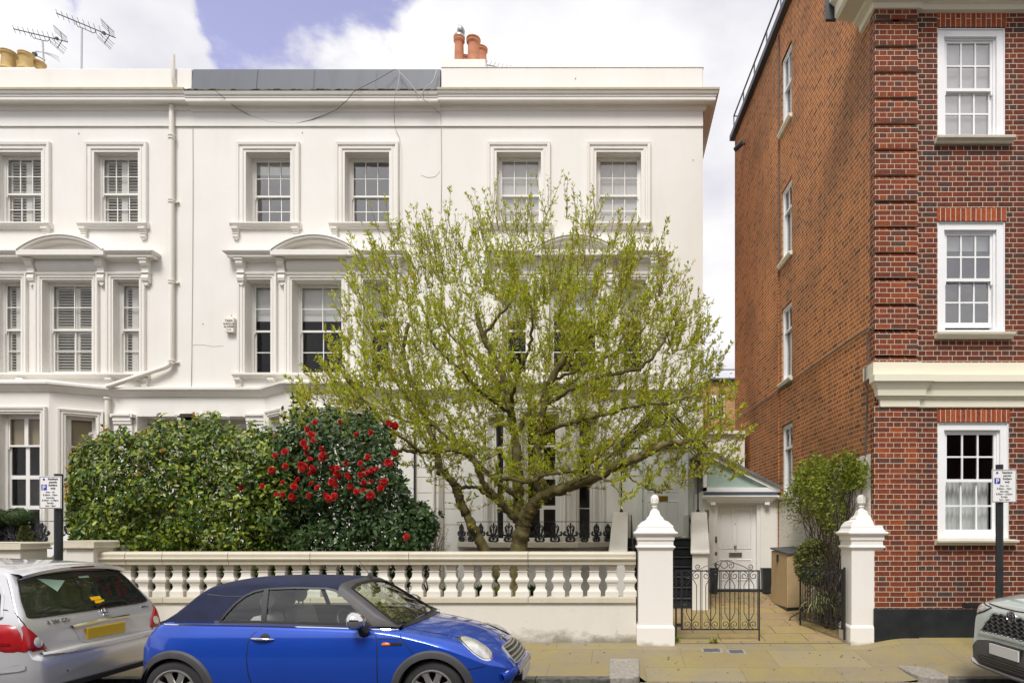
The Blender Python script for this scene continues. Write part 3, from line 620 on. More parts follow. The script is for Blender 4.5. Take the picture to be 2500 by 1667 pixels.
# ---- first floor tripartite windows
def tripartite(hk, cx):
    H = HOUSES[hk]
    def o(px): return hx(px) - hx(774.5) + cx
    tops = hz(684)
    specs = [(599, 662, 1, False), (714, 835, 2, True), (887, 950, 1, False)]
    z0 = hz(912)
    for a, b, cols, big in specs:
        u0, u1 = o(a), o(b); z1 = tops if big else hz(683); RD = RDH[hk] + .02; holes[hk].append((u0, u1, z0, z1, RD))
        if hk == 'L': w_ = sash_window(H, FRN, u0, u1, z0, z1, -RD + .02, cols=cols, rt=2, rb=2, mid=hz(800), inner='shutter')
        else: w_ = sash_window(H, FRN, u0, u1, z0, z1, -RD + .02, cols=cols, rt=2, rb=2, mid=hz(800), inner='blind', blind_to=hz(772), room='dark_room', glassm='window_glass')
        architrave(w_, FRN, u0, u1, z0, z1, .165 if not big else .175, nose=0)
    # shared hood: entablature on consoles with a segmental arch over the middle light
    ch_ = cx + .065; P1, P2 = ch_ - 2.21, ch_ + 2.21      # the hood stands .3 m proud of the wall
    prof = [(0, 8.24), (.10, 8.26), (.12, 8.28), (.24, 8.285), (.24, 8.34), (.27, 8.355), (.31, 8.40), (.31, 8.425), (0, 8.45)]
    hood = build('window_hood', MB().sweep([(P1 + .31, YF + .01), (P1 + .31, YF), (P2 - .31, YF), (P2 - .31, YF + .01)], prof, fmap_xy), 'stucco_trim', H); fix_normals(hood)
    xm = ch_; half = 1.04; rise = .36; rad = (half * half + rise * rise) / (2 * rise); zc = 8.43 + rise - rad
    am = math.asin(half / rad); arc = [(xm + rad * math.sin(t), zc + rad * math.cos(t)) for t in [-am + 2 * am * i / 28 for i in range(29)]]
    apro = [(0, 0), (.02, .34), (-.02, .35), (-.035, .325), (-.075, .32), (-.085, .27), (-.115, .26), (-.125, .10), (-.125, 0)]
    mb = MB().sweep(arc, [(-d, h) for d, h in apro], fr_map(FRN)); q = build('pediment', mb, 'stucco_trim', hood, smooth=35); fix_normals(q)
    inner = [(xm + (rad - .12) * math.sin(t), zc + (rad - .12) * math.cos(t)) for t in [-am + 2 * am * i / 28 for i in range(29)] if zc + (rad - .12) * math.cos(t) > 8.43]
    build('tympanum', MB().prism(inner + [(inner[-1][0], 8.40), (inner[0][0], 8.40)], lambda a, b: FRN(a, b, 0), lambda a, b: FRN(a, b, .06)), 'stucco', hood)
    build('ledge', MB().fbox(FRN, xm - half - .01, xm + half + .01, 8.29, 8.425, .0, .325), 'stucco_trim', hood, bevel=.008)
    for a in (593, 692, 862, 970):
        b = MB(); scroll_bracket(b, FRN, o(a) - .0, .17, 8.265, .55, .20); build('bracket', b, 'stucco_trim', hood, bevel=.008)
    # curved frieze panel over the middle light
    prof = [(0, hz(664)), (.05, hz(664)), (.10, hz(656)), (.12, hz(648)), (.10, hz(640)), (.05, hz(634)), (0, hz(633))]
    mb = MB().prism(prof, lambda a, b: FRN(o(703), b, a), lambda a, b: FRN(o(850), b, a)); build('frieze', mb, 'stucco', hood, smooth=40)
    # sill course with small brackets
    prof = [(0, hz(925)), (.05, hz(925)), (.08, hz(921)), (.15, hz(918)), (.15, hz(913)), (0, hz(912))]
    mb = MB().prism(prof, lambda a, b: FRN(o(573), b, a), lambda a, b: FRN(o(976), b, a)); s = build('sill', mb, 'stucco_trim', H, bevel=.006)
    for a in (585, 667, 882, 964):
        b = MB(); scroll_bracket(b, FRN, o(a), .13, hz(926), .2, .13); build('bracket', b, 'stucco_trim', s, bevel=.006)
CXM = hx(774.5)
tripartite('M', CXM); tripartite('L', hx(166)); tripartite('R', hx(1401))

# ---- ground floor: bays with three lights; path of a bay = wall, canted side, front, canted side, wall
def bay(hk, xl, bl, br_, xr, zled):
    H = HOUSES[hk]; yb = YF - .65
    pts = [(xl, YF), (bl, yb), (br_, yb), (xr, YF)]
    ztop = hz(968) ; zbot = 1.35
    mbw = MB(); wins = []
    for i in range(3):
        a, b = Vector(pts[i]), Vector(pts[i + 1]); L_ = (b - a).length; f = Frame(a, b - a)
        ow = (.98 if hk == 'L' else .86) if i == 1 else .56
        if L_ < .3: continue
        c = L_ / 2; u0, u1 = c - ow / 2, c + ow / 2; z0, z1 = zbot + .06, 4.43
        wall_with_holes(mbw, f, 0, L_, -.3, ztop, [(u0, u1, z0, z1)], .16)
        wins.append((f, u0, u1, z0, z1, i))
    o = build('bay', mbw, 'stucco_cool', H)
    for f, u0, u1, z0, z1, i in wins:
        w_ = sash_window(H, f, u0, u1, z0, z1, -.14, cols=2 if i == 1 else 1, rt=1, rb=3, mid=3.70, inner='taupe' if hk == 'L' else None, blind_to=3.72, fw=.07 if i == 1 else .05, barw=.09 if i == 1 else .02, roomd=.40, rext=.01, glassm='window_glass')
        architrave(w_, f, u0, u1, z0 - .05, z1, .16 if i == 1 else .15, nose=0)
    return pts
BAYS = {}
BAYS['L'] = bay('L', -15.56, -14.6, -13.24, -12.28, 1.4)
BAYS['M'] = bay('M', -8.53, -7.68, -6.32, -5.47, 1.4)
BAYS['R'] = bay('R', -3.25, -2.40, -1.05, -.20, 1.4)
# ---- band between ground and first floor follows wall and bays
bp = [(0, hz(969.5)), (.05, hz(968)), (.07, hz(965)), (.10, hz(962)), (.12, hz(957)), (.17, hz(954)), (.17, hz(949)), (.14, hz(948)), (0, hz(944))]
for hk in 'LMR':
    a, b = EXT[hk]; pts = BAYS[hk]; path = [(a, YF)] + pts + [(b, YF)]
    o = build('string_course', MB().sweep(path, bp, fmap_xy), 'stucco_trim', HOUSES[hk]); fix_normals(o)
    mb = MB().prism([(p[0], p[1]) for p in pts], lambda x, y: (x, y, hz(969)), lambda x, y: (x, y, hz(946) + .05 * (16 - y) / .65)); build('bay_roof', mb, 'stucco_trim', HOUSES[hk])

# ---- porch openings between the bays at ground level
def porch(hk, xa, xb, doorx):
    H = HOUSES[hk]; holes[hk].append((xa, xb, .9, hz(1016), .55))
    mb = MB(); mb.fbox(FRN, xa, xb, .9, hz(1016), -.62, -.55); mb.fbox(FRN, xa, xa + .12, .9, hz(1016), -.55, -.35)
    build('porch', mb, 'stucco_cool', H)
    w_ = sash_window(H, FRN, xa + .22, xa + 1.1, 1.2, hz(1026), -.5, cols=1, rt=1, rb=1, mid=3.2, room='dark_room', glassm='window_glass_bright')
    for c in (xa - .30, xb + .26):
        m_ = MB(); m_.fbox(FRN, c - .22, c + .22, .2, hz(1038), 0, .07)
        m_.sweep([(c - .22, YF - .07), (c + .22, YF - .07)], [(-.0, hz(1038)), (.03, hz(1036)), (.03, hz(1031)), (.05, hz(1029)), (.05, hz(1019)), (.09, hz(1017)), (.09, hz(1012)), (0, hz(1011))], fmap_xy)
        m_.fbox(FRN, c - .27, c + .27, hz(1020), hz(1012), 0, .14)
        build('pilaster', m_, 'stucco_trim', H, bevel=.006)
porch('L', hx(335), hx(445), 0); porch('M', hx(492), hx(602), 0)
# ---- walls
for hk in 'LMR':
    a, b = EXT[hk]; H = HOUSES[hk]; mb = MB(); hs = list(holes[hk]); pts = BAYS[hk]
    hs.append((pts[0][0] + .1, pts[3][0] - .1, 1.3, 4.7, .05))
    if hk == 'R': hs.append((hx(1563), hx(1670), 1.5, hz(1075), .22))
    wall_with_holes(mb, FRN, a, b, -.35, hz(310), hs, RD)
    wall_with_holes(mb, FRN, a, b, hz(310), hz(262), [], RD, n=.035)
    mb.quad(FRN(a, hz(310), 0), FRN(b, hz(310), 0), FRN(b, hz(310), .035), FRN(a, hz(310), .035))
    if hk == 'R':   # free end of the terrace
        mb.quad((b, YF, -.35), (b, YF + 9, -.35), (b, YF + 9, 12.9), (b, YF, 12.9)); mb.quad((b, YF - .035, hz(310)), (b, YF, hz(310)), (b, YF, 12.0), (b, YF - .035, 12.0))
    mb.quad((a, YF + .2, hz(200)), (b, YF + .2, hz(200)), (b, YF + 9, hz(200)), (a, YF + 9, hz(200)))
    mb.quad((a, YF + 9, -.35), (b, YF + 9, -.35), (b, YF + 9, 12.9), (a, YF + 9, 12.9))
    build('wall', mb, 'stucco', H)
# ---- main cornice
corn = [(.035, 11.90), (.07, 11.93), (.08, 12.00), (.12, 12.03), (.26, 12.02), (.27, 12.04), (.27, 12.10), (.285, 12.115), (.285, 12.14), (.315, 12.17), (.34, 12.23)]
corn_top = [(.34, 12.23), (.355, 12.232), (.36, 12.275), (.33, 12.285), (0, 12.31)]
for hk in 'LMR':
    a, b = EXT[hk]; H = HOUSES[hk]; ends = [(a, YF), (b, YF)]
    if hk == 'R': ends += [(b, YF + 4)]
    dz = {'L': 0, 'M': -.03, 'R': 0}[hk]
    cpro = [(d, z + dz) for d, z in corn] + ([(0, 12.25 + dz)] if hk == 'M' else [(0, 12.26)])
    o = build('cornice', MB().sweep(ends, cpro, fmap_xy), 'stucco_trim', H, label='cornice with mossy broken top edge' if hk == 'M' else None); fix_normals(o)
    if hk != 'M':
        q = build('drip_edge', MB().sweep(ends, [(d, z + dz) for d, z in corn_top], fmap_xy), 'dirty_drip', o); fix_normals(q)
    else:
        mb = MB(); xs = np.linspace(a - .45, b, 90); mb2 = []
        for i, x in enumerate(xs):
            r_ = .006 * math.sin(i * .9) + .006 * RNG.normal(); mb2.append((x, r_))
        o0 = len(mb.v)
        for x, r_ in mb2:
            mb.v += [(x, YF - .30 - r_, 12.21 + r_ * .5), (x, YF - .33 - r_, 12.235 + r_), (x, YF - .30, 12.275 + r_ * 1.2), (x, YF, 12.30)]
        for i in range(len(mb2) - 1):
            for k in range(3): mb.f.append((o0 + i * 4 + k, o0 + i * 4 + 4 + k, o0 + i * 4 + 5 + k, o0 + i * 4 + 1 + k))
        q = build('drip_edge', mb, 'moss_edge', o, smooth=60)
# ---- parapets
mb = MB().box(-19, hx(468), YF - .0, YF + .3, 12.25, hz(168)); build('parapet', mb, 'stucco', hL, bevel=.015)
mb = MB().box(hx(1077), hx(1716), YF, YF + .3, 12.25, hz(166)); build('parapet', mb, 'stucco', hR, bevel=.015)
mb = MB().box(hx(1077), hx(1680) + .36 + .02, YF - .015, YF + .33, hz(166), hz(164)); build('coping', mb, 'stucco_trim', hR, bevel=.01)
mb = MB(); seams = [469, 629, 768, 920.5, 1076.5]
for i in range(4):
    a, b = hx(seams[i]) + .012, hx(seams[i + 1]) - .012
    mb.add([(a, YF - .08, 12.26), (b, YF - .08, 12.26), (b, YF + .02, hz(168)), (a, YF + .02, hz(168)), (a, YF + .35, hz(168)), (b, YF + .35, hz(168)), (a, YF + .35, 12.26), (b, YF + .35, 12.26)], [(0, 1, 2, 3), (3, 2, 5, 4), (0, 3, 4, 6), (1, 7, 5, 2), (4, 5, 7, 6)])
lp = build('parapet', mb, 'lead', hM, label='lead clad parapet in four grey sheets', bevel=.008)
mb = MB()
for s in seams[1:-1]: build('seam', MB().add([(hx(s) + d, y, z) for d in (-.013, .013) for y, z in ((YF - .075, 12.26), (YF + .025, hz(168)), (YF + .06, hz(168)), (YF - .04, 12.26))], [(0, 1, 2, 3), (7, 6, 5, 4), (0, 4, 5, 1), (1, 5, 6, 2)]), 'iron_black', lp)
# ---- downpipes
mb = MB(); px_ = hx(425)
mb.tube([(px_, YF - .09, hz(262)), (px_, YF - .09, hz(884)), (px_ - .03, YF - .10, hz(892)), (px_ - .12, YF - .12, hz(899)), (hx(290), YF - .2, hz(944)), (hx(278), YF - .22, hz(948))], .058, 12)
for y in (338, 345): mb.cyl((px_, YF - .09, hz(y)), (px_, YF - .09, hz(y - 3)), .078, 12)
for y in (494, 690, 884):
    for d in (0, 6): mb.cyl((px_, YF - .09, hz(y + d)), (px_, YF - .09, hz(y + d - 3)), .078, 12)
    mb.box(px_ + .03, px_ + .14, YF - .06, YF, hz(y + 3), hz(y))
build('downpipe', mb, 'pvc_white', hL, smooth=40)
mb = MB().tube([(hx(271), YF - .12, hz(972)), (hx(271), YF - .12, .2)], .05, 12); mb.cyl((hx(271), YF - .12, hz(976)), (hx(271), YF - .12, hz(972)), .075, 12)
build('downpipe', mb, 'pvc_white', hL, smooth=40)
mb = MB().tube([(hx(1014), YF - .06, hz(1050)), (hx(1014), YF - .06, .1)], .025, 8); build('downpipe', mb, 'iron_black', hM, smooth=40)
mb = MB().tube([(hx(1060), YF - .06, hz(985)), (hx(1060), YF - .06, .1)], .035, 8); build('downpipe', mb, 'pvc_white', hR, smooth=40)
mb = MB().tube([(hx(426.5), YF + .02, hz(212)), (hx(426.5), YF - .03, hz(206)), (hx(426.5), YF - .06, hz(190)), (hx(426.5), YF - .06, hz(139))], .05, 12); build('vent_pipe', mb, 'pvc_white', hL, smooth=40)
# thin rain groove lines: conduit and cables clipped to the wall
def cable(parent, pts, r=.008, m='cable_pale', name='cable'):
    return build(name, MB().tube([P(a, b, y) for a, b, y in pts], r, 5), m, parent, smooth=179)
cable(hL, [(470, 302, 15.98), (471, 400, 15.98), (471, 520, 15.985), (470, 640, 15.98), (469, 760, 15.985), (468, 860, 15.98), (467, 944, 15.98)], .006)
for i, y in enumerate(range(340, 930, 46)): pass
cable(hM, [(1076, 272, 15.94), (1077, 330, 15.985), (1078, 420, 15.985), (1077, 520, 15.985)], .006)
cable(hM, [(965, 169, 15.9), (920, 195, 15.75), (878, 216, 15.62), (862, 226, 15.6), (848, 245, 15.7), (822, 268, 15.9), (800, 278, 15.93), (760, 293, 15.96), (722, 302, 15.97), (690, 301, 15.97), (655, 297, 15.97), (612, 283, 15.97), (575, 263, 15.9), (545, 238, 15.7), (526, 222, 15.62)], .007, 'cable_dark')
cable(hM, [(974, 168, 15.9), (975, 185, 15.85), (971, 212, 15.62), (965, 228, 15.6), (963, 250, 15.66), (962, 272, 15.94), (963, 300, 15.96), (968, 322, 15.98), (975, 335, 15.98), (976, 352, 15.9), (975, 460, 15.9), (976, 539, 15.9), (995, 550, 15.97), (1002, 565, 15.98), (1001, 610, 15.97)], .006)
cable(hM, [(975, 176, 15.9), (998, 200, 15.75), (1016, 225, 15.62), (1034, 243, 15.66), (1060, 263, 15.8), (1072, 276, 15.95)], .010, 'cable_pale')
cable(hM, [(1067, 170, 15.9), (1060, 192, 15.85), (1052, 205, 15.7), (1042, 210, 15.6), (1033, 222, 15.6), (1034, 238, 15.62)], .009, 'cable_pale')
# hairline crack lines in the render
crk = MB().tube([P(a, b, 15.998) for a, b in ((470, 842), (500, 842), (520, 846), (545, 844))], .004, 4); crk.tube([P(a, b, 15.998) for a, b in ((1028, 428), (1045, 434), (1062, 432), (1070, 424), (1073, 418))], .005, 4)
build('crack', crk, 'cable_pale', hM)
# rusticated joints between the middle and the end house
mb = MB()
for y in (1164, 1202, 1241, 1280): mb.fbox(FRN, hx(1018), hx(1148), hz(y) - .008, hz(y) + .008, -.0, .004)
mb.fbox(FRN, hx(1072), hx(1084), .1, hz(985), 0, .05)
build('render_joint', mb, 'cable_pale', hR)
# ---- globe light in the middle porch
mb = MB().ell((hx(556), YF - .2, hz(1021)), (.15, .15, .055), 18, 9); build('porch_lamp', mb, 'bright_joinery', hM, smooth=60)
# ---- alarm box
t = thing('alarm_box', 'cream burglar alarm box on the white wall beside the tall first floor window', 'alarm box', (hx(564), YF - .08, hz(815)))
mb = MB().prism([(hx(554), hz(778)), (hx(554), hz(809)), (hx(556), hz(814)), (hx(576), hz(814)), (hx(577.5), hz(778))][::-1], lambda a, b: (a, YF, b), lambda a, b: (a, YF - .11, b)); build('case', mb, 'alarm_cream', t, bevel=.012)
bl = wloc(t)
for s, z, sz in (('TARA', 789, .075), ('BURGLAR', 796, .062), ('ALARMS', 803, .068)):
    text_mesh('lettering', s, sz, 'sign_text', t, Vector((hx(565.3), YF - .1125, hz(z))) - bl, bold=True)
text_mesh('lettering', '020 7000', .03, 'sign_text', t, Vector((hx(565.3), YF - .1125, hz(809))) - bl)
# ---- fan vents, screws: small real dots on the wall
mb = MB()
for a, b in ((192, 326), (738, 324), (565, 770), (495, 790), (1692, 391), (1405, 192)): mb.ell(tuple(P(a, b, 15.99)), (.012, .012, .012), 6, 4)
build('screw_hole', mb, 'cable_dark', hM)

# ---------------------------------------------------------------- chimneys and aerials
def pot(parent, px, ytop, ybot, Y, r, m, label=None, flare=1.15, name='chimney_pot'):
    x = X(px, Y); z0, z1 = Z(ybot, Y), Z(ytop, Y); h = z1 - z0
    mb = MB().lathe((x, Y, z0), [(r * 1.25, 0), (r * 1.2, .04), (r, .12 * h), (r * .9, .78 * h), (r * .92, .82 * h), (r * flare, .86 * h), (r * flare, .91 * h), (r * 1.02, .93 * h), (r * flare * 1.03, .97 * h), (r * flare, h), (r * .8, h), (r * .78, .9 * h)], 20)
    return build(name, mb, m, parent, smooth=50, label=label)
YC = 18.5
mb = MB().box(X(1085, YC), X(1190, YC), YC - .3, YC + 1.6, 12.0, Z(163, YC)); ch = build('chimney', mb, 'stucco_cool', hR, bevel=.02)
p1 = pot(ch, 1121, 92, 166, YC, .135, 'terracotta'); pot(ch, 1156, 96, 166, YC, .17, 'terracotta'); pot(ch, 1176, 119, 166, YC + .7, .15, 'terracotta'); pot(ch, 1137, 141, 168, YC + 1.2, .13, 'terracotta')
x = X(1122, YC); z0 = Z(92, YC); mb = MB()
mb.lathe((x, YC, z0 - .02), [(.15, 0), (.15, .06), (.13, .08)], 18)
for k in range(11):     # ribbed revolving hood
    a = -.5 + k * .21; mb.tube([(x + .13 * math.cos(a) * math.sin(t) + .0, YC - .13 * math.sin(a) * math.sin(t), z0 + .05 + .14 * (1 - math.cos(t)) * .95) for t in [i * 2.7 / 8 for i in range(9)]], .012, 4)
mb.ell((x + .03, YC + .03, z0 + .18), (.115, .115, .14), 12, 8); build('chimney_cowl', mb, 'alu', ch, smooth=60)
YC2 = 18.0
mb = MB().box(X(-60, YC2), X(112, YC2), YC2 - .35, YC2 + 1.2, 12.0, Z(186, YC2)); ch = build('chimney', mb, 'stucco_cool', hL, bevel=.02)
pot(ch, 21, 129, 174, YC2, .175, 'buff_clay', flare=1.12); pot(ch, 64, 133, 174, YC2, .165, 'buff_clay', flare=1.12); pot(ch, 44, 143, 174, YC2 + .6, .12, 'buff_clay'); pot(ch, 92, 154, 174, YC2 + .3, .17, 'buff_clay')

def aerial(name, label, mast, boom, refl, Y, elems=9, cradle=None):
    a, b = P(*boom[0], Y), P(*boom[1], Y); m0, m1 = P(*mast[0], Y), P(*mast[1], Y)
    t = thing(name, label, 'aerial', tuple(m0), group='television aerials on the roof')
    build('mast', MB().tube([m0, m1], .022, 8), 'alu', t, smooth=60)
    mb = MB().tube([a, b], .013, 6); d = (b - a).normalized()
    for i in range(elems):
        c = a + (b - a) * (.01 + .74 * i / (elems - 1)); q = Vector((.10, -.27, .16)).normalized() * (.10 + .006 * i); mb.tube([c - q, c + q], .006, 4)
    build('boom', mb, 'iron_grey', t, smooth=60)
    mb = MB(); c = a + (b - a) * .33; e = a + (b - a) * .66; dn = Vector((0, 0, -1))
    mb.tube([c, c + d * .01 + dn * .07, c + d * .06 + dn * .12, m1 + Vector((0, 0, .02)), e - d * .06 + dn * .12, e + dn * .08, e], .010, 5); build('cradle', mb, 'iron_grey', t, smooth=60)
    mb = MB(); r0 = a + (b - a) * .90; up = Vector((-.05, 0, .26)); dn_ = Vector((-.14, 0, -.22))
    for q in (up, dn_):
        mb.tube([r0, r0 + q], .010, 5)
        for k in (.35, .6, .85, 1.0): c = r0 + q * k; mb.tube([c - Vector((.035, .20, -.03)), c + Vector((.035, .20, -.03)) * .9], .006, 4)
    mb.box(r0.x - .18, r0.x - .12, r0.y - .03, r0.y + .03, r0.z + .03, r0.z + .09)
    build('reflector', mb, 'iron_grey', t, smooth=60); return t
aerial('tv_aerial', 'larger long-boomed television aerial on a tall mast above the parapet', ((199, 172), (200, 70)), ((138, 33), (282, 93)), None, 17.5)
aerial('tv_aerial', 'smaller television aerial above the buff chimney pots at the far left', ((108, 172), (104, 101)), ((33, 71), (165, 103)), None, 18.6)
t = thing('satellite_dish', 'mesh satellite dish seen edge on beside the small aerial mast', 'satellite dish', tuple(P(108, 170, 18.6)))
c = P(112, 146, 18.6); mb = MB()
for k in range(3): mb.tube([c + Vector((-.32 + .68 * i / 10 + .02 * k, 0, .12 + .10 * math.sin(math.pi * (.25 + i / 14)) - .0245 * (i - 2) * (.35 * k + .3)))for i in range(11)], .009, 4)
build('dish', mb, 'alu', t, smooth=60); build('feed_arm', MB().tube([c + Vector((-.02, 0, -.02)), c + Vector((-.30, 0, .13))], .012, 5).box(c.x - .36, c.x - .27, c.y - .04, c.y + .04, c.z + .11, c.z + .19), 'iron_grey', t)
t = thing('tv_aerial', 'tiny spiky aerial poking above the parapet right of the red chimney pots', 'aerial', tuple(P(1200, 168, 19)), group='television aerials on the roof')
mb = MB().tube([P(1184, 158, 19), P(1252, 172, 19)], .012, 5)
for k in range(7): q = P(1186 + k * 9.5, 160 + k * 2, 19); mb.tube([q + Vector((.06, 0, .14)), q - Vector((.04, 0, .05))], .005, 4)
build('boom', mb, 'iron_grey', t); build('mast', MB().tube([P(1210, 163, 19), P(1210, 190, 19)], .015, 5), 'iron_grey', t)

# ---------------------------------------------------------------- iron balconies in front of the bays
def spiral(cx, cy, r, a0, turns, n=14, s=1): return [(cx + r * (1 - .78 * i / n) * math.cos(a0 + s * 2 * math.pi * turns * i / n), cy + r * (1 - .78 * i / n) * math.sin(a0 + s * 2 * math.pi * turns * i / n)) for i in range(n + 1)]
def palmette(mb, fr, u, z, h):
    """cast leaf ornament: a stem, a bulb at the foot, paired leaves and scrolls"""
    w = h * .36
    def T(pts, r): mb.tube([fr(u + a * w, z + b * h, 0) for a, b in pts], [q * 1.45 for q in r] if hasattr(r, '__len__') else r * 1.3, 5)
    T([(0, 0), (0, .95)], .012); mb.ell(tuple(fr(u, z + .93 * h, 0)), (.022, .02, .04), 8, 5)
    for s in (-1, 1):
        T([(0, .30), (s * .25, .42), (s * .45, .62), (s * .5, .78), (s * .28, .88), (s * .12, .8), (s * .25, .72)], [.013, .016, .016, .015, .012, .01, .007])
        T([(0, .30), (s * .3, .34), (s * .75, .36), (s * 1.0, .45), (s * .85, .55), (s * .68, .48)], [.012, .015, .016, .02, .015, .01])
        T([(0, .06), (s * .35, .02), (s * .6, .10), (s * .52, .24), (s * .25, .27), (s * .12, .18), (s * .3, .12)], [.014, .02, .024, .02, .014, .01, .008])
        mb.ell(tuple(fr(u + s * w * .95, z + .40 * h, 0)), (.02, .02, .034), 6, 4); mb.ell(tuple(fr(u + s * w * .3, z + .62 * h, 0)), (.02, .015, .03), 6, 4)
def balcony(hk, path, ztop, us, label):
    H = HOUSES[hk]; t = thing('iron_balcony', label, 'balcony', (path[0][0], path[0][1], ztop - .12), group='cast iron balconies under the bay windows')
    slabp = [(p[0], p[1]) for p in path]
    mb = MB().prism(slabp, lambda x, y: (x, y, ztop - .13), lambda x, y: (x, y, ztop)); build('ledge', mb, 'worn_stone', t, bevel=.012)
    mb = MB().tube([(p[0], p[1] + .04, ztop + .47) for p in path], .008, 6); build('handrail', mb, 'iron_black', t)
    for i in range(len(path) - 1):
        a, b = Vector(path[i]), Vector(path[i + 1]); L_ = (b - a).length; f = Frame(a + Vector((0, .04)), b - a); k = us[i]
        for j in range(k):
            mb = MB(); palmette(mb, f, L_ * (j + .5) / k, ztop, .44); build('ornament', mb, 'iron_black', t, smooth=60)
balcony('R', [(-3.84, 15.95), (-2.95, 15.0), (-.83, 15.0), (-.02, 15.95)], Z(1323, 15), (3, 6, 3), 'black leaf patterned cast iron balcony behind the spring tree')
balcony('L', [(-16.0, 15.95), (-15.1, 15.0), (-12.95, 15.0), (-12.0, 15.95)], Z(1322, 15), (2, 6, 2), 'black leaf patterned cast iron balcony on the far left with dark planters')
# ================================================================ the brick house on the right
YB = 9.7; SX, SK = 3.85, -.0625          # front corner X and how its flank drifts left with depth
def sideY(px): return (SX - SK * YB) / ((px - CX) / FPX - SK)
def sideX(Y): return SX + SK * (Y - YB)
YBACK = 18.1
SD = Frame((sideX(YBACK), YBACK), (sideX(YB) - sideX(YBACK), YB - YBACK)); SLEN = (Vector((sideX(YB), YB)) - Vector((sideX(YBACK), YBACK))).length
def su(px): return (YBACK - sideY(px)) / (YBACK - YB) * SLEN
def suY(Y): return (YBACK - Y) / (YBACK - YB) * SLEN
BF = Frame((0, YB), (1, 0))
hb = thing('brick_house', 'tall red brick house on the right with cream mouldings and white sash windows', 'house', (8, 14, 0))
bx = lambda px: X(px, YB)
bz = lambda py: Z(py, YB)
wins = [(2289, 2455, 67, 340, 'blindw'), (2289, 2455, 540, 814, 'blind'), (2289, 2464, 1030, 1316, 'curtain')]
hs = [(bx(a), bx(b), bz(d), bz(c), .16) for a, b, c, d, _ in wins]
mb = MB(); wall_with_holes(mb, BF, SX, 13, -.3, 9.55, hs, .16)
mb.quad((SX, YB, 9.55), (13, YB, 9.55), (13, YBACK, 9.55), (SX, YBACK, 9.55)); mb.quad((13, YB, -.3), (13, YBACK, -.3), (13, YBACK, 12.6), (13, YB, 12.6))
build('wall', mb, 'brick_front', hb)
# rusticated corner blocks above the band, plain pilaster below it
mb = MB(); zt = 9.45; zb = bz(886); pitch = .3795; q0, q1 = SX - .02, bx(2237)
zc = bz(205 / 3.267) ; edges = [zc - pitch * k for k in range(-3, 22)]
for z in edges:
    za, zb2 = max(z - pitch + .045, zb), min(z, zt)
    if zb2 - za < .05: continue
    mb.box(q0, q1, YB - .06, YB + .12, za, zb2)
build('quoin', mb, 'brick_quoin', hb, bevel=.006)
build('pilaster', MB().box(q0 + .004, q1, YB - .03, YB + .1, bz(1484), bz(990)), 'brick_quoin', hb)
mb = MB().box(q0 + .008, q1 - .002, YB - .012, YB + .09, zb, zt); build('quoin', mb, 'brick_quoin', hb)
# flank
ps = [(su(a), su(b), Z(c, sideY(b)), Z(d, sideY(b))) for a, b, c, d in ((1908, 1932.5, 278, 97), (1908, 1933, 613, 431), (1908, 1933, 918, 731), (1909, 1935, 1205, 1028))]
wtop = Z(1105.5, YB); mb = MB(); uw = su(1935.5)
hsd = [(a, b, c, d, .2) for a, b, c, d in ps]
wall_with_holes(mb, SD, 0, SLEN - .0, wtop + .0, 9.4, hsd[:], .2)
wall_with_holes(mb, SD, 0, SLEN - .35, 9.4, 12.62, hsd[:1], .2)
wall_with_holes(mb, SD, 0, ps[3][1], -.3, wtop, [h for h in hsd if h[2] < wtop], .2)
mb.quad(SD(0, -.3), SD(0, 12.62), (13, YBACK, 12.62), (13, YBACK, -.3)); mb.quad(SD(0, 12.62), SD(SLEN - .35, 12.62), (13, YB + .4, 12.62), (13, YBACK, 12.62)); mb.quad(SD(SLEN - .35, 9.4), (13, YB + .35, 9.4), (13, YB + .35, 12.62), SD(SLEN - .35, 12.62))
build('wall', mb, 'brick_side', hb, label='orange red brick flank wall, sooty towards the back')
mb = MB(); wall_with_holes(mb, SD, ps[3][1], SLEN - .0, -.3, wtop + .004, [], .2, n=.006); mb.quad(SD(ps[3][1], wtop + .004, .006), SD(SLEN, wtop + .004, .006), SD(SLEN, wtop + .004, 0), SD(ps[3][1], wtop + .004, 0))
mb.quad(SD(ps[3][1], -.3, .006), SD(ps[3][1], wtop, .006), SD(ps[3][1], wtop, -.02), SD(ps[3][1], -.3, -.02))
mb.fbox(SD, suY(14.2), ps[3][1] + .001, .2, ps[3][2] - .12, .0, .008)
build('painted_brickwork', mb, 'brick_painted', hb)
mb = MB().fbox(SD, su(1902), su(1902) + .02, 1.0, 9.6, 0, .03); build('downpipe', mb, 'brick_side', hb)
for i, (a, b, c, d) in enumerate(ps):
    w_ = sash_window(hb, SD, a, b, c, d, -.03, cols=2, rt=1, rb=1, mid=d - (d - c) * (.33 if i else .45), frm='bright_joinery', fw=.07, barw=.03, room='mid_room', roomd=.5, horn=False, glassm='window_glass_bright')
    prof = [(0, 0), (.05, 0), (.06, .03), (.08, .035), (.08, .075), (0, .09)]
    s = MB().prism(prof, lambda p, q: SD(a - .08, c - .09 + q, p), lambda p, q: SD(b + .05, c - .09 + q, p)); build('sill', s, 'cream_sill' if i < 3 else 'bright_joinery', w_, bevel=.006)
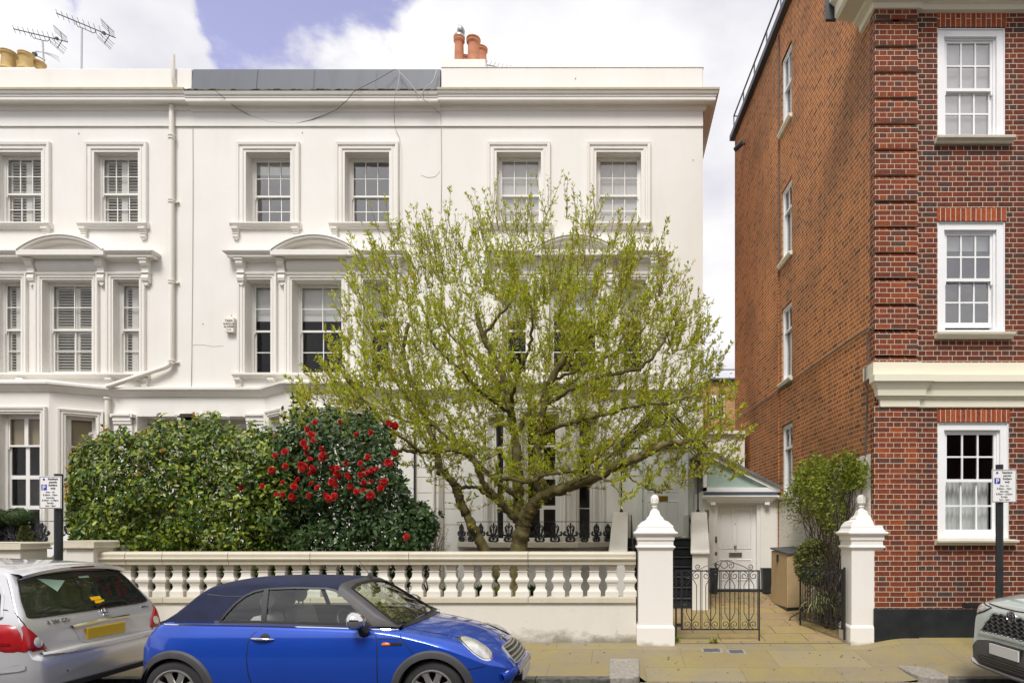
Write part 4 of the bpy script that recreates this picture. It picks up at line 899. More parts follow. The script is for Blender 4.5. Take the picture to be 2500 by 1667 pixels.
# front windows
def fwin(i):
    a, b, c, d, inner = wins[i]; u0, u1, z0, z1 = bx(a), bx(b), bz(d), bz(c); gap = .055 if i == 1 else 0
    t = MB(); k = .115; n = -.03   # broad white box frame
    t.fbox(BF, u0, u0 + k, z0, z1, n - .12, n); t.fbox(BF, u1 - k, u1, z0, z1, n - .12, n); t.fbox(BF, u0 + k, u1 - k, z1 - k, z1, n - .12, n); t.fbox(BF, u0 + k, u1 - k, z0, z0 + .05, n - .12, n)
    t.fbox(BF, u0 - .0, u1 + .0, z1 - .02, z1, n, n + .018); t.fbox(BF, u0, u0 + .02, z0, z1 - .02, n, n + .018); t.fbox(BF, u1 - .02, u1, z0, z1 - .02, n, n + .018)
    w_ = sash_window(hb, BF, u0 + k, u1 - k, z0 + .05, z1 - k, n - .04, cols=3, rt=2, rb=2, mid=bz((210, 678, 1172)[i]), inner=inner, frm='bright_joinery', fw=.03, barw=.024, room='mid_room' if i < 2 else 'dark_room',
                     glassm='window_glass_sky' if i < 2 else 'window_glass', gap=gap, blind_to=(None, bz(600), None)[i], label=('second floor sash window with a white blind', 'first floor sash window raised a crack at the bottom', 'ground floor sash window with net curtain across its lower half')[i])
    build('frame', t, 'bright_joinery', w_, bevel=.004)
    prof = [(0, 0), (.05, 0), (.07, .03), (.12, .04), (.13, .075), (0, .085)]
    s = MB().prism(prof, lambda p, q: BF(u0 - .05, z0 - .085 + q, p), lambda p, q: BF(u1 + .08, z0 - .085 + q, p)); build('sill', s, 'cream_sill', w_, bevel=.004)
    s = MB().fbox(BF, u0 - .01, u1 + .01, z1, z1 + (.21, .19, .185)[i], -.05, .004); build('lintel', s, 'brick_arch', w_)
    if i == 1:
        pl = MB()
        for cx_, hh in ((bx(2372), .28), (bx(2405), .2)):
            for k in range(16): a_ = random.uniform(0, 6.28); r_ = random.uniform(.02, .12); pl.tube([(cx_, YB + .3, z0 + .05), (cx_ + r_ * math.cos(a_), YB + .3 + r_ * math.sin(a_) * .5, z0 + .05 + hh * random.uniform(.5, 1))], [.006, .02], 4)
        build('house_plant', pl, 'leaf_dark', w_)
for i in range(3): fwin(i)
# stone band with its cornice moulding, breaking forward over the pilaster
def band(prof, path, nm='stone_band'):
    o = build(nm, MB().sweep(path, prof, fmap_xy), 'cream_stone', hb); fix_normals(o); return o
F_ = -1
def dpath(y0, out=0): return [(sideX(YB + y0), YB + y0), (SX, YB), (q1, YB), (q1 + .001, YB), (13, YB)]
def step_path(y0, st):   # forward over the pilaster, back over the wall
    return [(SX - .0, YB + y0), (SX - .0, YB - st), (q1 + .0, YB - st), (q1 + .0, YB), (13, YB)]
band([(0, bz(920)), (.05, bz(920)), (.05, bz(887)), (0, bz(885))], step_path(.32, .03))
band([(0, bz(996)), (.025, bz(994)), (.03, bz(978)), (.055, bz(974)), (.06, bz(970)), (.085, bz(969)), (.095, bz(955)), (.14, bz(941)), (.15, bz(938)), (.17, bz(937)), (.17, bz(921)), (.0, bz(919))], [(SX + .09, YB - .0), (SX + .09, YB - .03), (q1 + .0, YB - .03), (q1 + .0, YB), (13, YB)])
# top cornice
band([(0, 9.33), (.05, 9.35), (.06, 9.42), (.14, 9.46), (.15, 9.5), (.40, 9.52), (.44, 9.56), (.44, 9.72), (.52, 9.78), (.52, 9.85), (0, 9.9)], [(sideX(10.1), 10.1), (SX, YB - .03), (q1, YB - .03), (q1, YB), (13, YB)], 'cornice')
build('gutter', MB().box(sideX(10.1) - .56, sideX(10.1) - .40, 10.1, 10.16, 9.56, 9.9), 'iron_grey', hb)
# black painted plinth
mb = MB().box(SX - .03, q1 + .02, YB - .06, YB + .1, -.1, bz(1484)); mb.box(q1 + .02, 13, YB - .03, YB + .1, -.1, bz(1485)); build('plinth', mb, 'black_paint', hb, bevel=.01)
build('airbrick', MB().box(bx(2349), bx(2388), YB - .012, YB, bz(1481), bz(1471)), 'iron_black', hb)
# roof edge, guard rail, cables
mb = MB().fbox(SD, -.12, SLEN - .3, 12.52, 12.66, -.1, .12); build('roof_edge', mb, 'iron_grey', hb)
mb = MB(); zr = 13.08
mb.tube([SD(.1, zr, .05), SD(SLEN - .3, zr, .05)], .02, 6)
for k in range(9): u = .1 + k * 1.02; mb.tube([SD(u, 12.6, .05), SD(u, zr, .05)], .016, 6); 
mb.tube([SD(.1, zr - .0, .05), SD(.1, zr, -.4)], .016, 6)
build('guard_rail', mb, 'iron_grey', hb)
cab = [(2137, 802), (2126, 800), (2080, 830), (2030, 865), (1990, 893), (1950, 922), (1905, 951), (1880, 972), (1840, 998), (1818, 1012), (1800, 1025)]
build('cable', MB().tube([Vector((sideX(sideY(a)) - .03, sideY(a), Z(b, sideY(a)))) for a, b in cab], .014, 5), 'cable_dark', hb)
build('cable', MB().tube([Vector((SX - .035, YB + .16, z)) for z in (bz(802), bz(885))] + [Vector((SX - .075, YB + .16, z)) for z in (bz(890), bz(925))] + [Vector((SX - .03, YB + .2 + .01 * k, bz(940 + 24 * k))) for k in range(8)], .013, 5), 'cable_dark', hb)
build('cable', MB().tube([Vector((sideX(sideY(1903)) - .015, sideY(1903), z)) for z in (12.4, 9.0, 7.2)], .014, 5), 'cable_dark', hb)
c = Vector((sideX(17.0) - .15, 17.0, Z(356, 17.0))); build('security_camera', MB().tube([c + Vector((.15, 0, .05)), c + Vector((.05, 0, .05))], .03, 6).tube([c + Vector((.06, -.1, .02)), c + Vector((-.1, .1, -.05))], .06, 8), 'iron_grey', hb)
build('alarm_sensor', MB().fbox(SD, su(1897), su(1897) + .12, Z(1247, sideY(1897)), Z(1241, sideY(1897)), 0, .1), 'alu', hb)

# ================================================================ far building seen through the gap
t = thing('far_house', 'distant brick house with white windows seen through the gap between the buildings', 'house', (7, 46, 0)); YD = 42.0
mb = MB().box(X(1640, YD), X(1860, YD), YD, YD + 6, -.3, Z(930, YD)); build('wall', mb, 'brick_far', t)
build('parapet', MB().box(X(1640, YD) - .2, X(1860, YD), YD - .3, YD, Z(930, YD), Z(925, YD)), 'iron_grey', t)
for a in (1732, 1752): build('window', MB().box(X(a, YD), X(a + 16, YD), YD - .08, YD + .05, Z(1020, YD), Z(965, YD)), 'white_joinery', t)
for a in (1732, 1752):
    for k in range(2): build('pane', MB().box(X(a + 2 + 7 * k, YD), X(a + 7 + 7 * k, YD), YD - .1, YD, Z(1015, YD), Z(972, YD)), 'dark_room', t)
build('railing', MB().tube([(X(1640, YD), YD - .3, Z(905, YD)), (X(1860, YD), YD - .3, Z(905, YD))], .04, 4), 'iron_grey', t)
t = thing('rear_extension', 'low white rendered block in the gap beside the gabled porch', 'building', (3.0, 17, 0))
build('wall', MB().box(hx(1722), 3.3, 16.6, 19, -.3, Z(1060, 16.6)), 'stucco_cool', t)
build('coping', MB().box(hx(1718), 3.3, 16.5, 19, Z(1060, 16.6), Z(1052, 16.6)), 'stucco_trim', t)
build('wall', MB().box(X(1688, 20), X(1730, 20), 20, 21, -.3, Z(1035, 20)), 'brick_side', t)

# ================================================================ lean-to side porch with a white door
YL = 14.2; LF = Frame((0, YL), (1, 0)); lx = lambda p: X(p, YL); lz = lambda p: Z(p, YL)
t = thing('side_porch', 'white lean-to porch with a sloping glass gable, left of the brick house', 'porch', (lx(1800), YL + 1, .4))
mb = MB(); wall_with_holes(mb, LF, lx(1716), sideX(YL) - .005, .0, lz(1198), [(lx(1742), lx(1856), .40, lz(1226), .16)], .16)
mb.quad((lx(1716), YL, .0), (lx(1716), YL, lz(1198)), (lx(1716), YL + 1.8, lz(1198)), (lx(1716), YL + 1.8, .0))
build('wall', mb, 'stucco_cool', t)
build('step', MB().box(lx(1742), lx(1862), YL - .10, YL, .36, .43), 'black_paint', t, bevel=.01)
d = MB().box(lx(1742), lx(1856), YL + .13, YL + .17, .43, lz(1226)); 
door = build('door', d, 'door_paint', t)
mb = MB(); mb.box(lx(1742), lx(1752), YL + .02, YL + .13, .43, lz(1226)); mb.box(lx(1848), lx(1856), YL + .02, YL + .13, .43, lz(1226)); mb.box(lx(1752), lx(1848), YL + .02, YL + .13, lz(1232), lz(1226)); build('door_frame', mb, 'door_paint', t, bevel=.004)
def panel(mb, x0, x1, z0, z1, y, r=.03, dd=.012):
    mb.sweep([(x0, z0), (x1, z0), (x1, z1), (x0, z1)], [(0, 0), (-r * .3, dd), (-r * .7, dd * 1.1), (-r, 0)], lambda u, v, h: (u, y - h, v), closed=True)
    mb.quad((x0 + r * 1.8, y - dd * .6, z0 + r * 1.8), (x1 - r * 1.8, y - dd * .6, z0 + r * 1.8), (x1 - r * 1.8, y - dd * .6, z1 - r * 1.8), (x0 + r * 1.8, y - dd * .6, z1 - r * 1.8))
mb = MB(); y = YL + .13
for a, b in ((1758, 1792), (1800, 1838)):
    panel(mb, lx(a), lx(b), lz(1340), lz(1240), y); panel(mb, lx(a), lx(b), lz(1418), lz(1365), y)
build('panel', mb, 'door_paint', door)
build('letterbox', MB().box(lx(1782), lx(1814), y - .02, y, lz(1359), lz(1348)), 'steel', door, bevel=.004)
build('knob', MB().ell((lx(1797), y - .04, lz(1332)), (.035, .035, .035), 14, 9), 'steel', door, smooth=60)
mb = MB().box(lx(1746), lx(1751), YL + .005, YL + .02, lz(1324), lz(1309)); mb.box(lx(1746), lx(1751), YL + .005, YL + .02, lz(1354), lz(1347)); mb.box(lx(1746), lx(1750), YL + .005, YL + .02, lz(1384), lz(1372)); build('lock_plate', mb, 'brass', door)
build('spyhole', MB().ell((lx(1797.5), y - .004, lz(1279)), (.01, .01, .01), 8, 6), 'iron_black', door)
# hood moulding on two blocks, blue lead flashing, white fascia, frosted gable, roof sheet
hp = [(0, lz(1228)), (.06, lz(1227)), (.10, lz(1221)), (.17, lz(1216)), (.20, lz(1213)), (.20, lz(1210)), (0, lz(1208))]
o = build('door_hood', MB().sweep([(lx(1735), YL + .01), (lx(1735), YL), (lx(1876), YL), (lx(1876), YL + .01)], hp, fmap_xy), 'bright_joinery', t); fix_normals(o)
for a, b in ((1733, 1745), (1864, 1876)): build('hood_block', MB().box(lx(a), lx(b), YL - .14, YL, lz(1233), lz(1226)), 'bright_joinery', t, bevel=.01)
build('flashing', MB().box(lx(1719), sideX(YL) - .06, YL - .12, YL + .02, lz(1208), lz(1201)), 'blue_flashing', t)
tri = [(lx(1716), lz(1201)), (lx(1903), lz(1201)), (lx(1903), lz(1197)), (lx(1716), lz(1106))]
ins = [(lx(1724), lz(1189)), (lx(1868), lz(1189)), (lx(1746), lz(1125)), (lx(1724), lz(1114))]
mb = MB(); o = len(mb.v)
build('gable_glass', MB().add([(a, YL - .02, b) for a, b in [(lx(1722), lz(1191)), (lx(1874), lz(1191)), (lx(1722), lz(1112))]], [(0, 1, 2)]), 'frosted', t)
mb.prism([(lx(1716), lz(1201)), (lx(1904), lz(1201)), (lx(1904), lz(1197)), (lx(1882), lz(1190)), (lx(1716), lz(1190))], lambda a, b: (a, YL, b), lambda a, b: (a, YL - .1, b))
mb.prism([(lx(1904), lz(1201)), (lx(1904), lz(1194)), (lx(1730), lz(1108)), (lx(1722), lz(1108)), (lx(1722), lz(1113)), (lx(1882), lz(1194))], lambda a, b: (a, YL, b), lambda a, b: (a, YL - .11, b))
mb.box(lx(1716), lx(1724), YL - .1, YL, lz(1200), lz(1100))
build('fascia', mb, 'bright_joinery', t)
mb = MB().prism([(lx(1906), lz(1196)), (lx(1906), lz(1189)), (lx(1722), lz(1094)), (lx(1716), lz(1100))], lambda a, b: (a, YL - .16, b), lambda a, b: (a - .1, YL + 1.8, b)); build('roof', mb, 'slate_roof', t, label='grey sloping roof sheet')
# letter plates left of the door
build('entry_panel', MB().box(lx(1721), lx(1731), YL - .03, YL, lz(1262), lz(1243)), 'steel', t, bevel=.004)
build('bracket', MB().tube([(lx(1727), YL - .05, lz(1262)), (lx(1729), YL - .05, lz(1300))], .012, 6), 'iron_grey', t)

# ================================================================ gabled entrance porch, steps and cheek walls
t = thing('front_steps', 'glossy black steps rising between two white sloping cheek walls', 'steps', (.97, 13, .2))
n = 7; y0, y1, z0, z1 = 12.35, 14.0, .24, 1.54
for i in range(n):
    za, zb = z0 + (z1 - z0) * i / n, z0 + (z1 - z0) * (i + 1) / n; ya = y0 + (y1 - y0) * i / n
    mb = MB().box(.30, 1.66, ya, y1 + .3, (-.1 if i == 0 else za), zb - .035); mb.box(.30, 1.66, ya - .03, y1 + .3, zb - .035, zb)
    build('step', mb, 'black_paint', t, bevel=.012)
build('landing', MB().box(.0, 2.0, 14.0, 16.0, .2, 1.538), 'black_paint', t)
for sgn, (xa, xb) in ((0, (X(1486, 12.2), X(1532, 12.2))), (1, (X(1686, 12.2), X(1733, 12.2)))):
    xa2, xb2 = (X(1497, 14), X(1534, 14)) if not sgn else (X(1688, 14), X(1726, 14))
    lean = lambda x, x2, a: x + (x2 - x) * (a - 12.2) / 1.8
    lo = MB().prism([(12.2, .0), (12.2, 1.27), (14.0, 2.03), (14.0, .0)], lambda a, b: (lean(xa, xa2, a) + .03, a, b), lambda a, b: (lean(xb, xb2, a) - .03, a, b)); build('cheek_wall', lo, 'stucco_trim', t, bevel=.015)
    co = MB().prism([(12.15, 1.24), (12.13, 1.28), (12.17, 1.33), (12.3, 1.37), (13.96, 2.09), (14.04, 2.09), (14.06, 2.03)], lambda a, b: (lean(xa, xa2, a), a, b), lambda a, b: (lean(xb, xb2, a), a, b)); build('coping', co, 'stucco_trim', t, bevel=.02)
for a, b in ((-.05, .33), (1.66, 1.98)): build('pier', MB().box(a, b, 14.0, 15.9, 0, 2.05), 'stucco_cool', t)
for xx in (.36, 1.60):
    build('handrail', MB().tube([(xx, 14.05, 2.02), (xx, 14.0, 2.0), (xx, 12.6, 1.32), (xx, 12.55, 1.22)], .014, 6).tube([(xx, 14.0, 1.5), (xx, 14.0, 2.0)], .012, 6).tube([(xx, 12.6, .6), (xx, 12.6, 1.32)], .012, 6), 'iron_black', t)
# porch canopy on iron posts
t = thing('porch_canopy', 'black iron gabled canopy on slim posts over the raised front door', 'canopy', (.97, 14, 2.1)); YP = 14.0
px_ = lambda p: X(p, YP); pz_ = lambda p: Z(p, YP)
ap = (px_(1612), pz_(985)); el = (px_(1499), pz_(1094)); er = (px_(1728), pz_(1094))
for (e, sgn) in ((el, -1), (er, 1)):
    for k, off in enumerate((0, .055, .11, .165)):
        mb = MB(); mb.tube([(ap[0], YP, ap[1] - off * 1.4), (e[0] - sgn * off * .6, YP, e[1] - off * .9)], .026 if k in (0, 3) else .016, 6); build('rafter', mb, 'iron_black', t)
    mb = MB().quad((ap[0], YP - .1, ap[1] + .03), (e[0], YP - .1, e[1] + .03), (e[0], 16, e[1] + .03), (ap[0], 16, ap[1] + .03)); build('roof', mb, 'car_glass', t)
    mb = MB()
    for k in range(6): y = YP + k * .38; mb.tube([(ap[0], y, ap[1] + .02), (e[0], y, e[1] + .02)], .014, 5)
    mb.tube([(e[0], YP, e[1]), (e[0], 16, e[1])], .022, 6); build('glazing_bar', mb, 'iron_black', t)
for pxs in ((1517, 1526), (1704, 1712)):
    a, b = px_(pxs[0]), px_(pxs[1])
    mb = MB().tube([(a, YP, 2.06), (a, YP, 2.11), (a, YP, 2.16), (a, YP, 3.55)], [.045, .04, .017, .017], 8); build('post', mb, 'iron_black', t, smooth=60)
    mb = MB().tube([(b, YP, 2.75), (b, YP, 3.6)], .014, 6).tube([((a + b) / 2, YP, 2.8), ((a + b) / 2, YP, 3.6)], .008, 5).tube([(a, YP, 2.75), (b, YP, 2.75)], .01, 5); build('trellis', mb, 'iron_black', t)
mb = MB().tube([(ap[0], YP, ap[1] - .5), (ap[0], YP, ap[1] + .12)], .014, 6)
for s in (-1, 1): mb.tube([(ap[0] + s * (.16 + a), YP, ap[1] - .42 + b) for a, b in spiral(0, 0, .13, 0 if s > 0 else math.pi, 1.4, s=s)], .012, 5)
build('scrollwork', mb, 'iron_black', t)
mb = MB().tube([(el[0], YP, el[1] - .0), (er[0], YP, er[1] - .0)], .02, 6); 
for k in range(14): u = el[0] + .15 + (er[0] - el[0] - .3) * k / 13; mb.tube([(u, YP, el[1]), (u, YP, el[1] + .09)], .012, 4)
build('tie_bar', mb, 'iron_black', t)
# the raised front door
YD_ = 15.8; t = thing('front_door', 'white panelled front door with a brass letterbox at the top of the black steps', 'door', (hx(1616), YD_, 1.55)); x0, x1 = hx(1567), hx(1667)
door = build('leaf', MB().box(x0, x1, YD_ + .02, YD_ + .08, 1.55, 3.78), 'door_paint', t)
mb = MB()
for a, b in ((x0 + .12, (x0 + x1) / 2 - .05), ((x0 + x1) / 2 + .05, x1 - .12)): panel(mb, a, b, 1.7, 2.42, YD_ + .02); panel(mb, a, b, 2.62, 3.05, YD_ + .02); panel(mb, a, b, 3.15, 3.65, YD_ + .02)
build('panel', mb, 'door_paint', door); build('letterbox', MB().box(hx(1592), hx(1629), YD_, YD_ + .03, hz(1224), hz(1211)), 'brass', door, bevel=.004)
build('keyhole', MB().box(hx(1567), hx(1568.6), YD_, YD_ + .03, hz(1225), hz(1220)), 'iron_black', door)
mb = MB().box(x0 - .1, x0, 15.7, 16, 1.5, 3.9); mb.box(x1, x1 + .1, 15.7, 16, 1.5, 3.9); mb.box(x0, x1, 15.7, 16, 3.78, 3.9); build('frame', mb, 'bright_joinery', t, bevel=.01)
build('doormat', MB().box(hx(1655), hx(1672), 15.2, 15.6, 1.54, 1.575), 'cream_sill', t)

# ================================================================ front garden wall: balustrade, gate pillars, piers
YW = 9.92; gx = lambda p: X(p, YW); gz = lambda p: Z(p, YW)
t = thing('garden_balustrade', 'weathered cream balustrade on a low wall behind the blue convertible', 'balustrade', (gx(900), YW, 0))
xl_, xr_ = gx(237), gx(1553)
build('base_wall', MB().box(xl_, xr_, YW, YW + .24, -.2, gz(1471)), 'garden_stucco', t)
mb = MB(); xs = [xl_ - .03] + [gx(p) for p in (310, 400, 560, 760, 1000, 1290)] + [xr_]
for i in range(len(xs) - 1): mb.box(xs[i] + .002, xs[i + 1] - .002, YW - .035, YW + .28, gz(1471), gz(1457.5))
build('plinth', mb, 'worn_stone', t, bevel=.008)
prof = [(-.03, gz(1379)), (.02, gz(1378)), (.03, gz(1368)), (.055, gz(1366)), (.06, gz(1362)), (.045, gz(1360.5)), (.05, gz(1352)), (.03, gz(1347.5)), (-.13, gz(1346)), (-.27, gz(1347.5)), (-.29, gz(1352)), (-.285, gz(1362)), (-.26, gz(1368)), (-.23, gz(1379))]
for i in range(len(xs) - 1):
    mb = MB().prism(prof, lambda a, b: (xs[i] + .003, YW - a, b), lambda a, b: (xs[i + 1] - .003, YW - a, b)); build('coping', mb, 'worn_stone', t, bevel=.006)
S = 161.3
bp_ = [(.085, 0), (.103, .002), (.103, .075), (.10, .09), (.085, .105), (.072, .135), (.068, .17), (.076, .176), (.078, .19), (.07, .196), (.085, .205), (.103, .235), (.105, .262), (.092, .285), (.078, .305), (.071, .335), (.07, .375), (.082, .38), (.083, .395), (.066, .40), (.062, .41), (.068, .425), (.078, .44), (.073, .452), (.083, .456), (.083, .488)]
zb_ = gz(1457.5); H_ = gz(1379) - zb_
base = MB().lathe((0, 0, 0), [(r, z * H_ / .488) for r, z in bp_], sq=True); base.v = [(x, y * .82, z) for x, y, z in base.v]
first = None; k = 0; pxs = [300 + 42.05 * i for i in range(21)]; pxs = [p for p in pxs if p < 1120] + [1098.5 + 0 + 43.95 * i for i in range(1, 11)]
pxs = sorted(pxs); pp = []
for p in pxs:
    if not pp or p - pp[-1] > 30: pp.append(p)
for p in pp:
    if first is None:
        first = build('baluster', base, 'garden_stucco', t, bevel=.004); first.location = Vector((gx(p), YW + .12, zb_)) - wloc(t)
    else:
        o = first.copy(); COL.objects.link(o); o.parent = t; o.location = Vector((gx(p), YW + .12, zb_)) - wloc(t)
build('end_pier', MB().box(gx(238), gx(284), YW + .01, YW + .23, zb_, gz(1379)), 'garden_stucco', t)

def pillar(px0, px1, label, pzt=0):
    Yp = 9.66; xa, xb = X(px0, Yp), X(px1, Yp); xc = (xa + xb) / 2; r = (xb - xa) / 2; yc = Yp + r
    t = thing('gate_pillar', label, 'gate pillar', (xc, yc, 0), group='white gate pillars'); z = lambda p: Z(p, Yp)
    gnd = z(1571)
    build('shaft', MB().lathe((xc, yc, 0), [(r + .015, gnd - .15), (r + .015, z(1532)), (r + .004, z(1529)), (r - .01, z(1526)), (r - .012, z(1342)), (r, z(1341))], sq=True), 'pillar_paint', t, bevel=.008)
    cp = [(r - .01, 1343), (r + .002, 1340), (r + .022, 1336), (r + .022, 1333), (r - .004, 1331), (r - .004, 1319), (r + .012, 1318), (r + .012, 1309), (r + .02, 1307), (r + .045, 1304.5), (r + .055, 1302), (r + .055, 1298.5), (r + .02, 1296), (r - .002, 1289), (r - .004, 1284), (.19, 1272.5), (.135, 1268.5), (.128, 1267), (.128, 1263.5), (.11, 1262), (.082, 1256), (.066, 1247), (.06, 1245), (.05, 1244)]
    build('cap', MB().lathe((xc, yc, 0), [(a, z(b)) for a, b in cp], sq=True), 'pillar_paint', t, bevel=.005)
    fp = [(.052, 1246), (.05, 1243), (.032, 1239), (.030, 1237), (.044, 1235.5), (.044, 1234), (.032, 1232), (.034, 1230), (.056, 1227.5), (.062, 1226), (.062, 1224.5), (.057, 1224), (.061, 1219), (.058, 1213), (.047, 1208.5), (.026, 1205.5), (.006, 1204.5)]
    mb = MB(); n = 36; pts = [(a, z(b)) for a, b in fp]; o = 0
    for (a, b) in pts:
        for i in range(n):
            fl = 1 + (.07 * math.cos(9 * 2 * math.pi * i / n) if b > z(1224.2) and a > .02 else 0); an = 2 * math.pi * i / n; mb.v.append((xc + a * fl * math.cos(an), yc + a * fl * math.sin(an), b))
    for j in range(len(pts) - 1):
        for i in range(n): mb.f.append((j * n + i, j * n + (i + 1) % n, (j + 1) * n + (i + 1) % n, (j + 1) * n + i))
    build('finial', mb, 'pillar_paint', t, smooth=45)
    return t
pillar(1557, 1645, 'white gate pillar with an acorn finial at the right end of the balustrade')
pillar(2078, 2157, 'white gate pillar with an acorn finial standing against the brick house')
# small capped pier and wall stub of the neighbour, far left
def pier(px0, px1, py, Y, label, deep=.5):
    xa, xb = X(px0, Y), X(px1, Y); t = thing('garden_pier', label, 'pier', ((xa + xb) / 2, Y + .2, 0)); z = Z(py, Y)
    build('shaft', MB().box(xa + .03, xb - .03, Y + .03, Y + deep, -.2, z - .10), 'garden_stucco', t, bevel=.01)
    mb = MB().box(xa - .015, xb + .015, Y - .02, Y + deep + .04, z - .115, z - .085); mb.box(xa, xb, Y, Y + deep + .02, z - .085, z - .02)
    mb.prism([(xa + .0, z - .02), (xb, z - .02), (xb - .03, z), (xa + .03, z)], lambda a, b: (a, Y, b), lambda a, b: (a, Y + deep + .02, b)); build('cap', mb, 'worn_stone', t, bevel=.006); return t
pier(152, 229, 1319, 9.75, 'squat weathered pier at the left end of the balustrade')
pier(-60, 50, 1323, 9.75, 'low cream capped pier at the far left edge behind the silver car')
t = thing('garden_side_wall', 'dirty garden side wall running back behind the squat pier under the hedge', 'wall', (gx(240), 11.5, 0))
build('wall', MB().box(gx(232), gx(250), 10.3, 15.9, -.1, 1.45), 'garden_stucco', t)
t = thing('neighbour_steps', 'white stair parapet sloping up to the left house behind the parking sign', 'steps', (X(140, 12.5), 12.8, 0))
a0, a1 = P(82, 1352, 11.2), P(186, 1258, 14.6)
mb = MB().prism([(11.2, -.1), (11.2, a0.z), (14.6, a1.z + .35), (16, a1.z + .35), (16, -.1)], lambda y, z: (X(86, 11.2), y, z), lambda y, z: (X(86, 11.2) + .45, y, z))
# the string wall climbs away from the street to the door
build('string_wall', MB().prism([(a0.x, -.1), (a0.x, a0.z - .05), (a0.x + 1.35, a0.z + .93), (a0.x + 2.2, a0.z + .93), (a0.x + 2.2, -.1)], lambda a, b: (a, 11.7, b), lambda a, b: (a, 11.25, b)), 'stucco_cool', t, bevel=.01)
build('coping', MB().prism([(a0.x - .05, a0.z - .05), (a0.x + .15, a0.z + .0), (a0.x + 1.35, a0.z + 1.0), (a0.x + 2.2, a0.z + 1.0), (a0.x + 2.2, a0.z + .93), (a0.x + 1.35, a0.z + .93), (a0.x + .3, a0.z - .06)], lambda a, b: (a, 11.95, b), lambda a, b: (a, 11.2, b)), 'bright_joinery', t, bevel=.01)

# ================================================================ iron gates
def gate_panel(t, w, h, crest=True, bottom_leg=True):
    """built in local coordinates: hinge at x=0, closing edge at x=w, standing from z=0"""
    bar = lambda mb, pts, r=.006: mb.tube([(a, 0, b) for a, b in pts], r, 5)
    fr_ = MB(); fr_.box(0, w, -.009, .009, h - .02, h); fr_.box(0, w, -.009, .009, 0, .018); fr_.box(0, .022, -.011, .011, 0, h); fr_.box(w - .02, w, -.011, .011, -.16 if bottom_leg else 0, h)
    build('gate_frame', fr_, 'iron_black', t, local=True)
    n = 4; pw = (w - .04) / n
    for i in range(n):
        mb = MB(); c = .02 + pw * (i + .5); q = pw * .5
        bar(mb, [(c, .02), (c, h - .02)], .008)
        for s in (-1, 1):
            e = c + s * q * .92; bar(mb, [(e, .02), (e, h - .02)])
            m = c + s * q * .52
            bar(mb, [(c, h - .12), (c + s * .03, h - .15), (m, h - .23), (m, .26), (c + s * .03, .17), (c, .13)])
            for zc, sg in ((h - .085, 1), (.085, -1)):
                sp = spiral(c + s * q * .48, zc, .062, math.pi / 2 * sg + (0 if s > 0 else 0), 1.3, s=s * sg); bar(mb, sp, .006)
        bar(mb, [(c - q * .52, h * .42), (c + q * .52 - q, h * .42)] if i % 2 else [(c - q * .9, h * .42), (c - q * .52, h * .42)], .005)
        build('scroll_panel', mb, 'iron_black', t, local=True)
    if crest:
        mb = MB(); c = w * .55; R0 = w * .28
        for s in (-1, 1):
            bar(mb, [(c + s * (R0 + .06), h + .01)] + [(c + s * (R0 * (1 - k / 6) + .02), h + .02 + .13 * (k / 6) ** .8) for k in range(0, 6)] + [(c + s * .04, h + .155)], .006)
            bar(mb, [(a, b) for a, b in spiral(c + s * (R0 + .06), h + .05, .045, -math.pi / 2, 1.2, s=s)], .006); bar(mb, spiral(c + s * .10, h + .07, .055, math.pi / 2, 1.2, s=-s), .006)
        bar(mb, [(c + .055 * math.cos(a), h + .085 + .055 * math.sin(a)) for a in [k * math.pi / 8 for k in range(17)]], .006)
        build('crest', mb, 'iron_black', t, local=True)
YG = 9.95; xg0, xg1 = X(1662, YG), X(1855, YG); zg = Z(1537, YG); hgt = Z(1391, YG) - zg
t = thing('garden_gate', 'closed black wrought iron gate leaf with scrolls beside the left pillar', 'gate', (xg0, YG, zg)); gate_panel(t, xg1 - xg0, hgt)
build('gate_post', MB().box(-.085, -.06, -.012, .012, -.1, hgt + .01).box(-.06, .0, -.01, .01, hgt - .03, hgt).box(-.06, 0, -.01, .01, .05, .10), 'iron_black', t, local=True)
yh = 9.85; hingeR = P(2057, 1537, yh); t = thing('garden_gate', 'open black wrought iron gate leaf swung inwards at the right pillar', 'gate', (hingeR.x, yh, zg + .02), rot=math.atan2(1.12, -.32)); gate_panel(t, 1.17, hgt)
build('gate_post', MB().box(-.06, -.03, -.012, .012, -.15, hgt + .03), 'iron_black', t, local=True)

# ================================================================ bin store, planters
c0, c1, c2 = Vector((X(1883, 13.0), 13.0)), Vector((X(1922, 12.1), 12.1)), Vector((X(1985, 12.35), 12.35)); c3 = c0 + c2 - c1
zt0 = .20; t = thing('bin_store', 'ochre rendered bin store with a dark sloping lid beside the path', 'bin store', (float((c0 + c2).x / 2), float((c0 + c2).y / 2), zt0))
pl = [c0, c1, c2, c3]
build('cabinet', MB().prism([tuple(p) for p in pl], lambda a, b: (a, b, zt0 - .1), lambda a, b: (a, b, Z(1350, 12.4) + (b - 12.1) * .04)), 'bin_ochre', t, bevel=.01)
cm = (c0 + c2) / 2; ex = [cm + (p - cm) * 1.06 for p in pl]
build('lid', MB().prism([tuple(p) for p in ex], lambda a, b: (a, b, Z(1353, 12.1) + (b - 12.1) * .085), lambda a, b: (a, b, Z(1349, 12.1) + (b - 12.1) * .085)), 'bin_lid', t, bevel=.004)
mb = MB().prism([tuple(cm + (p - cm) * 1.035) for p in pl], lambda a, b: (a, b, zt0 - .06), lambda a, b: (a, b, zt0 + .07)); build('skirting', mb, 'black_paint', t)
hp_ = c0 + (c1 - c0) * .42; build('hasp', MB().box(hp_.x - .03, hp_.x + .01, hp_.y - .05, hp_.y, Z(1372, 12.5), Z(1354, 12.5)), 'iron_black', t)
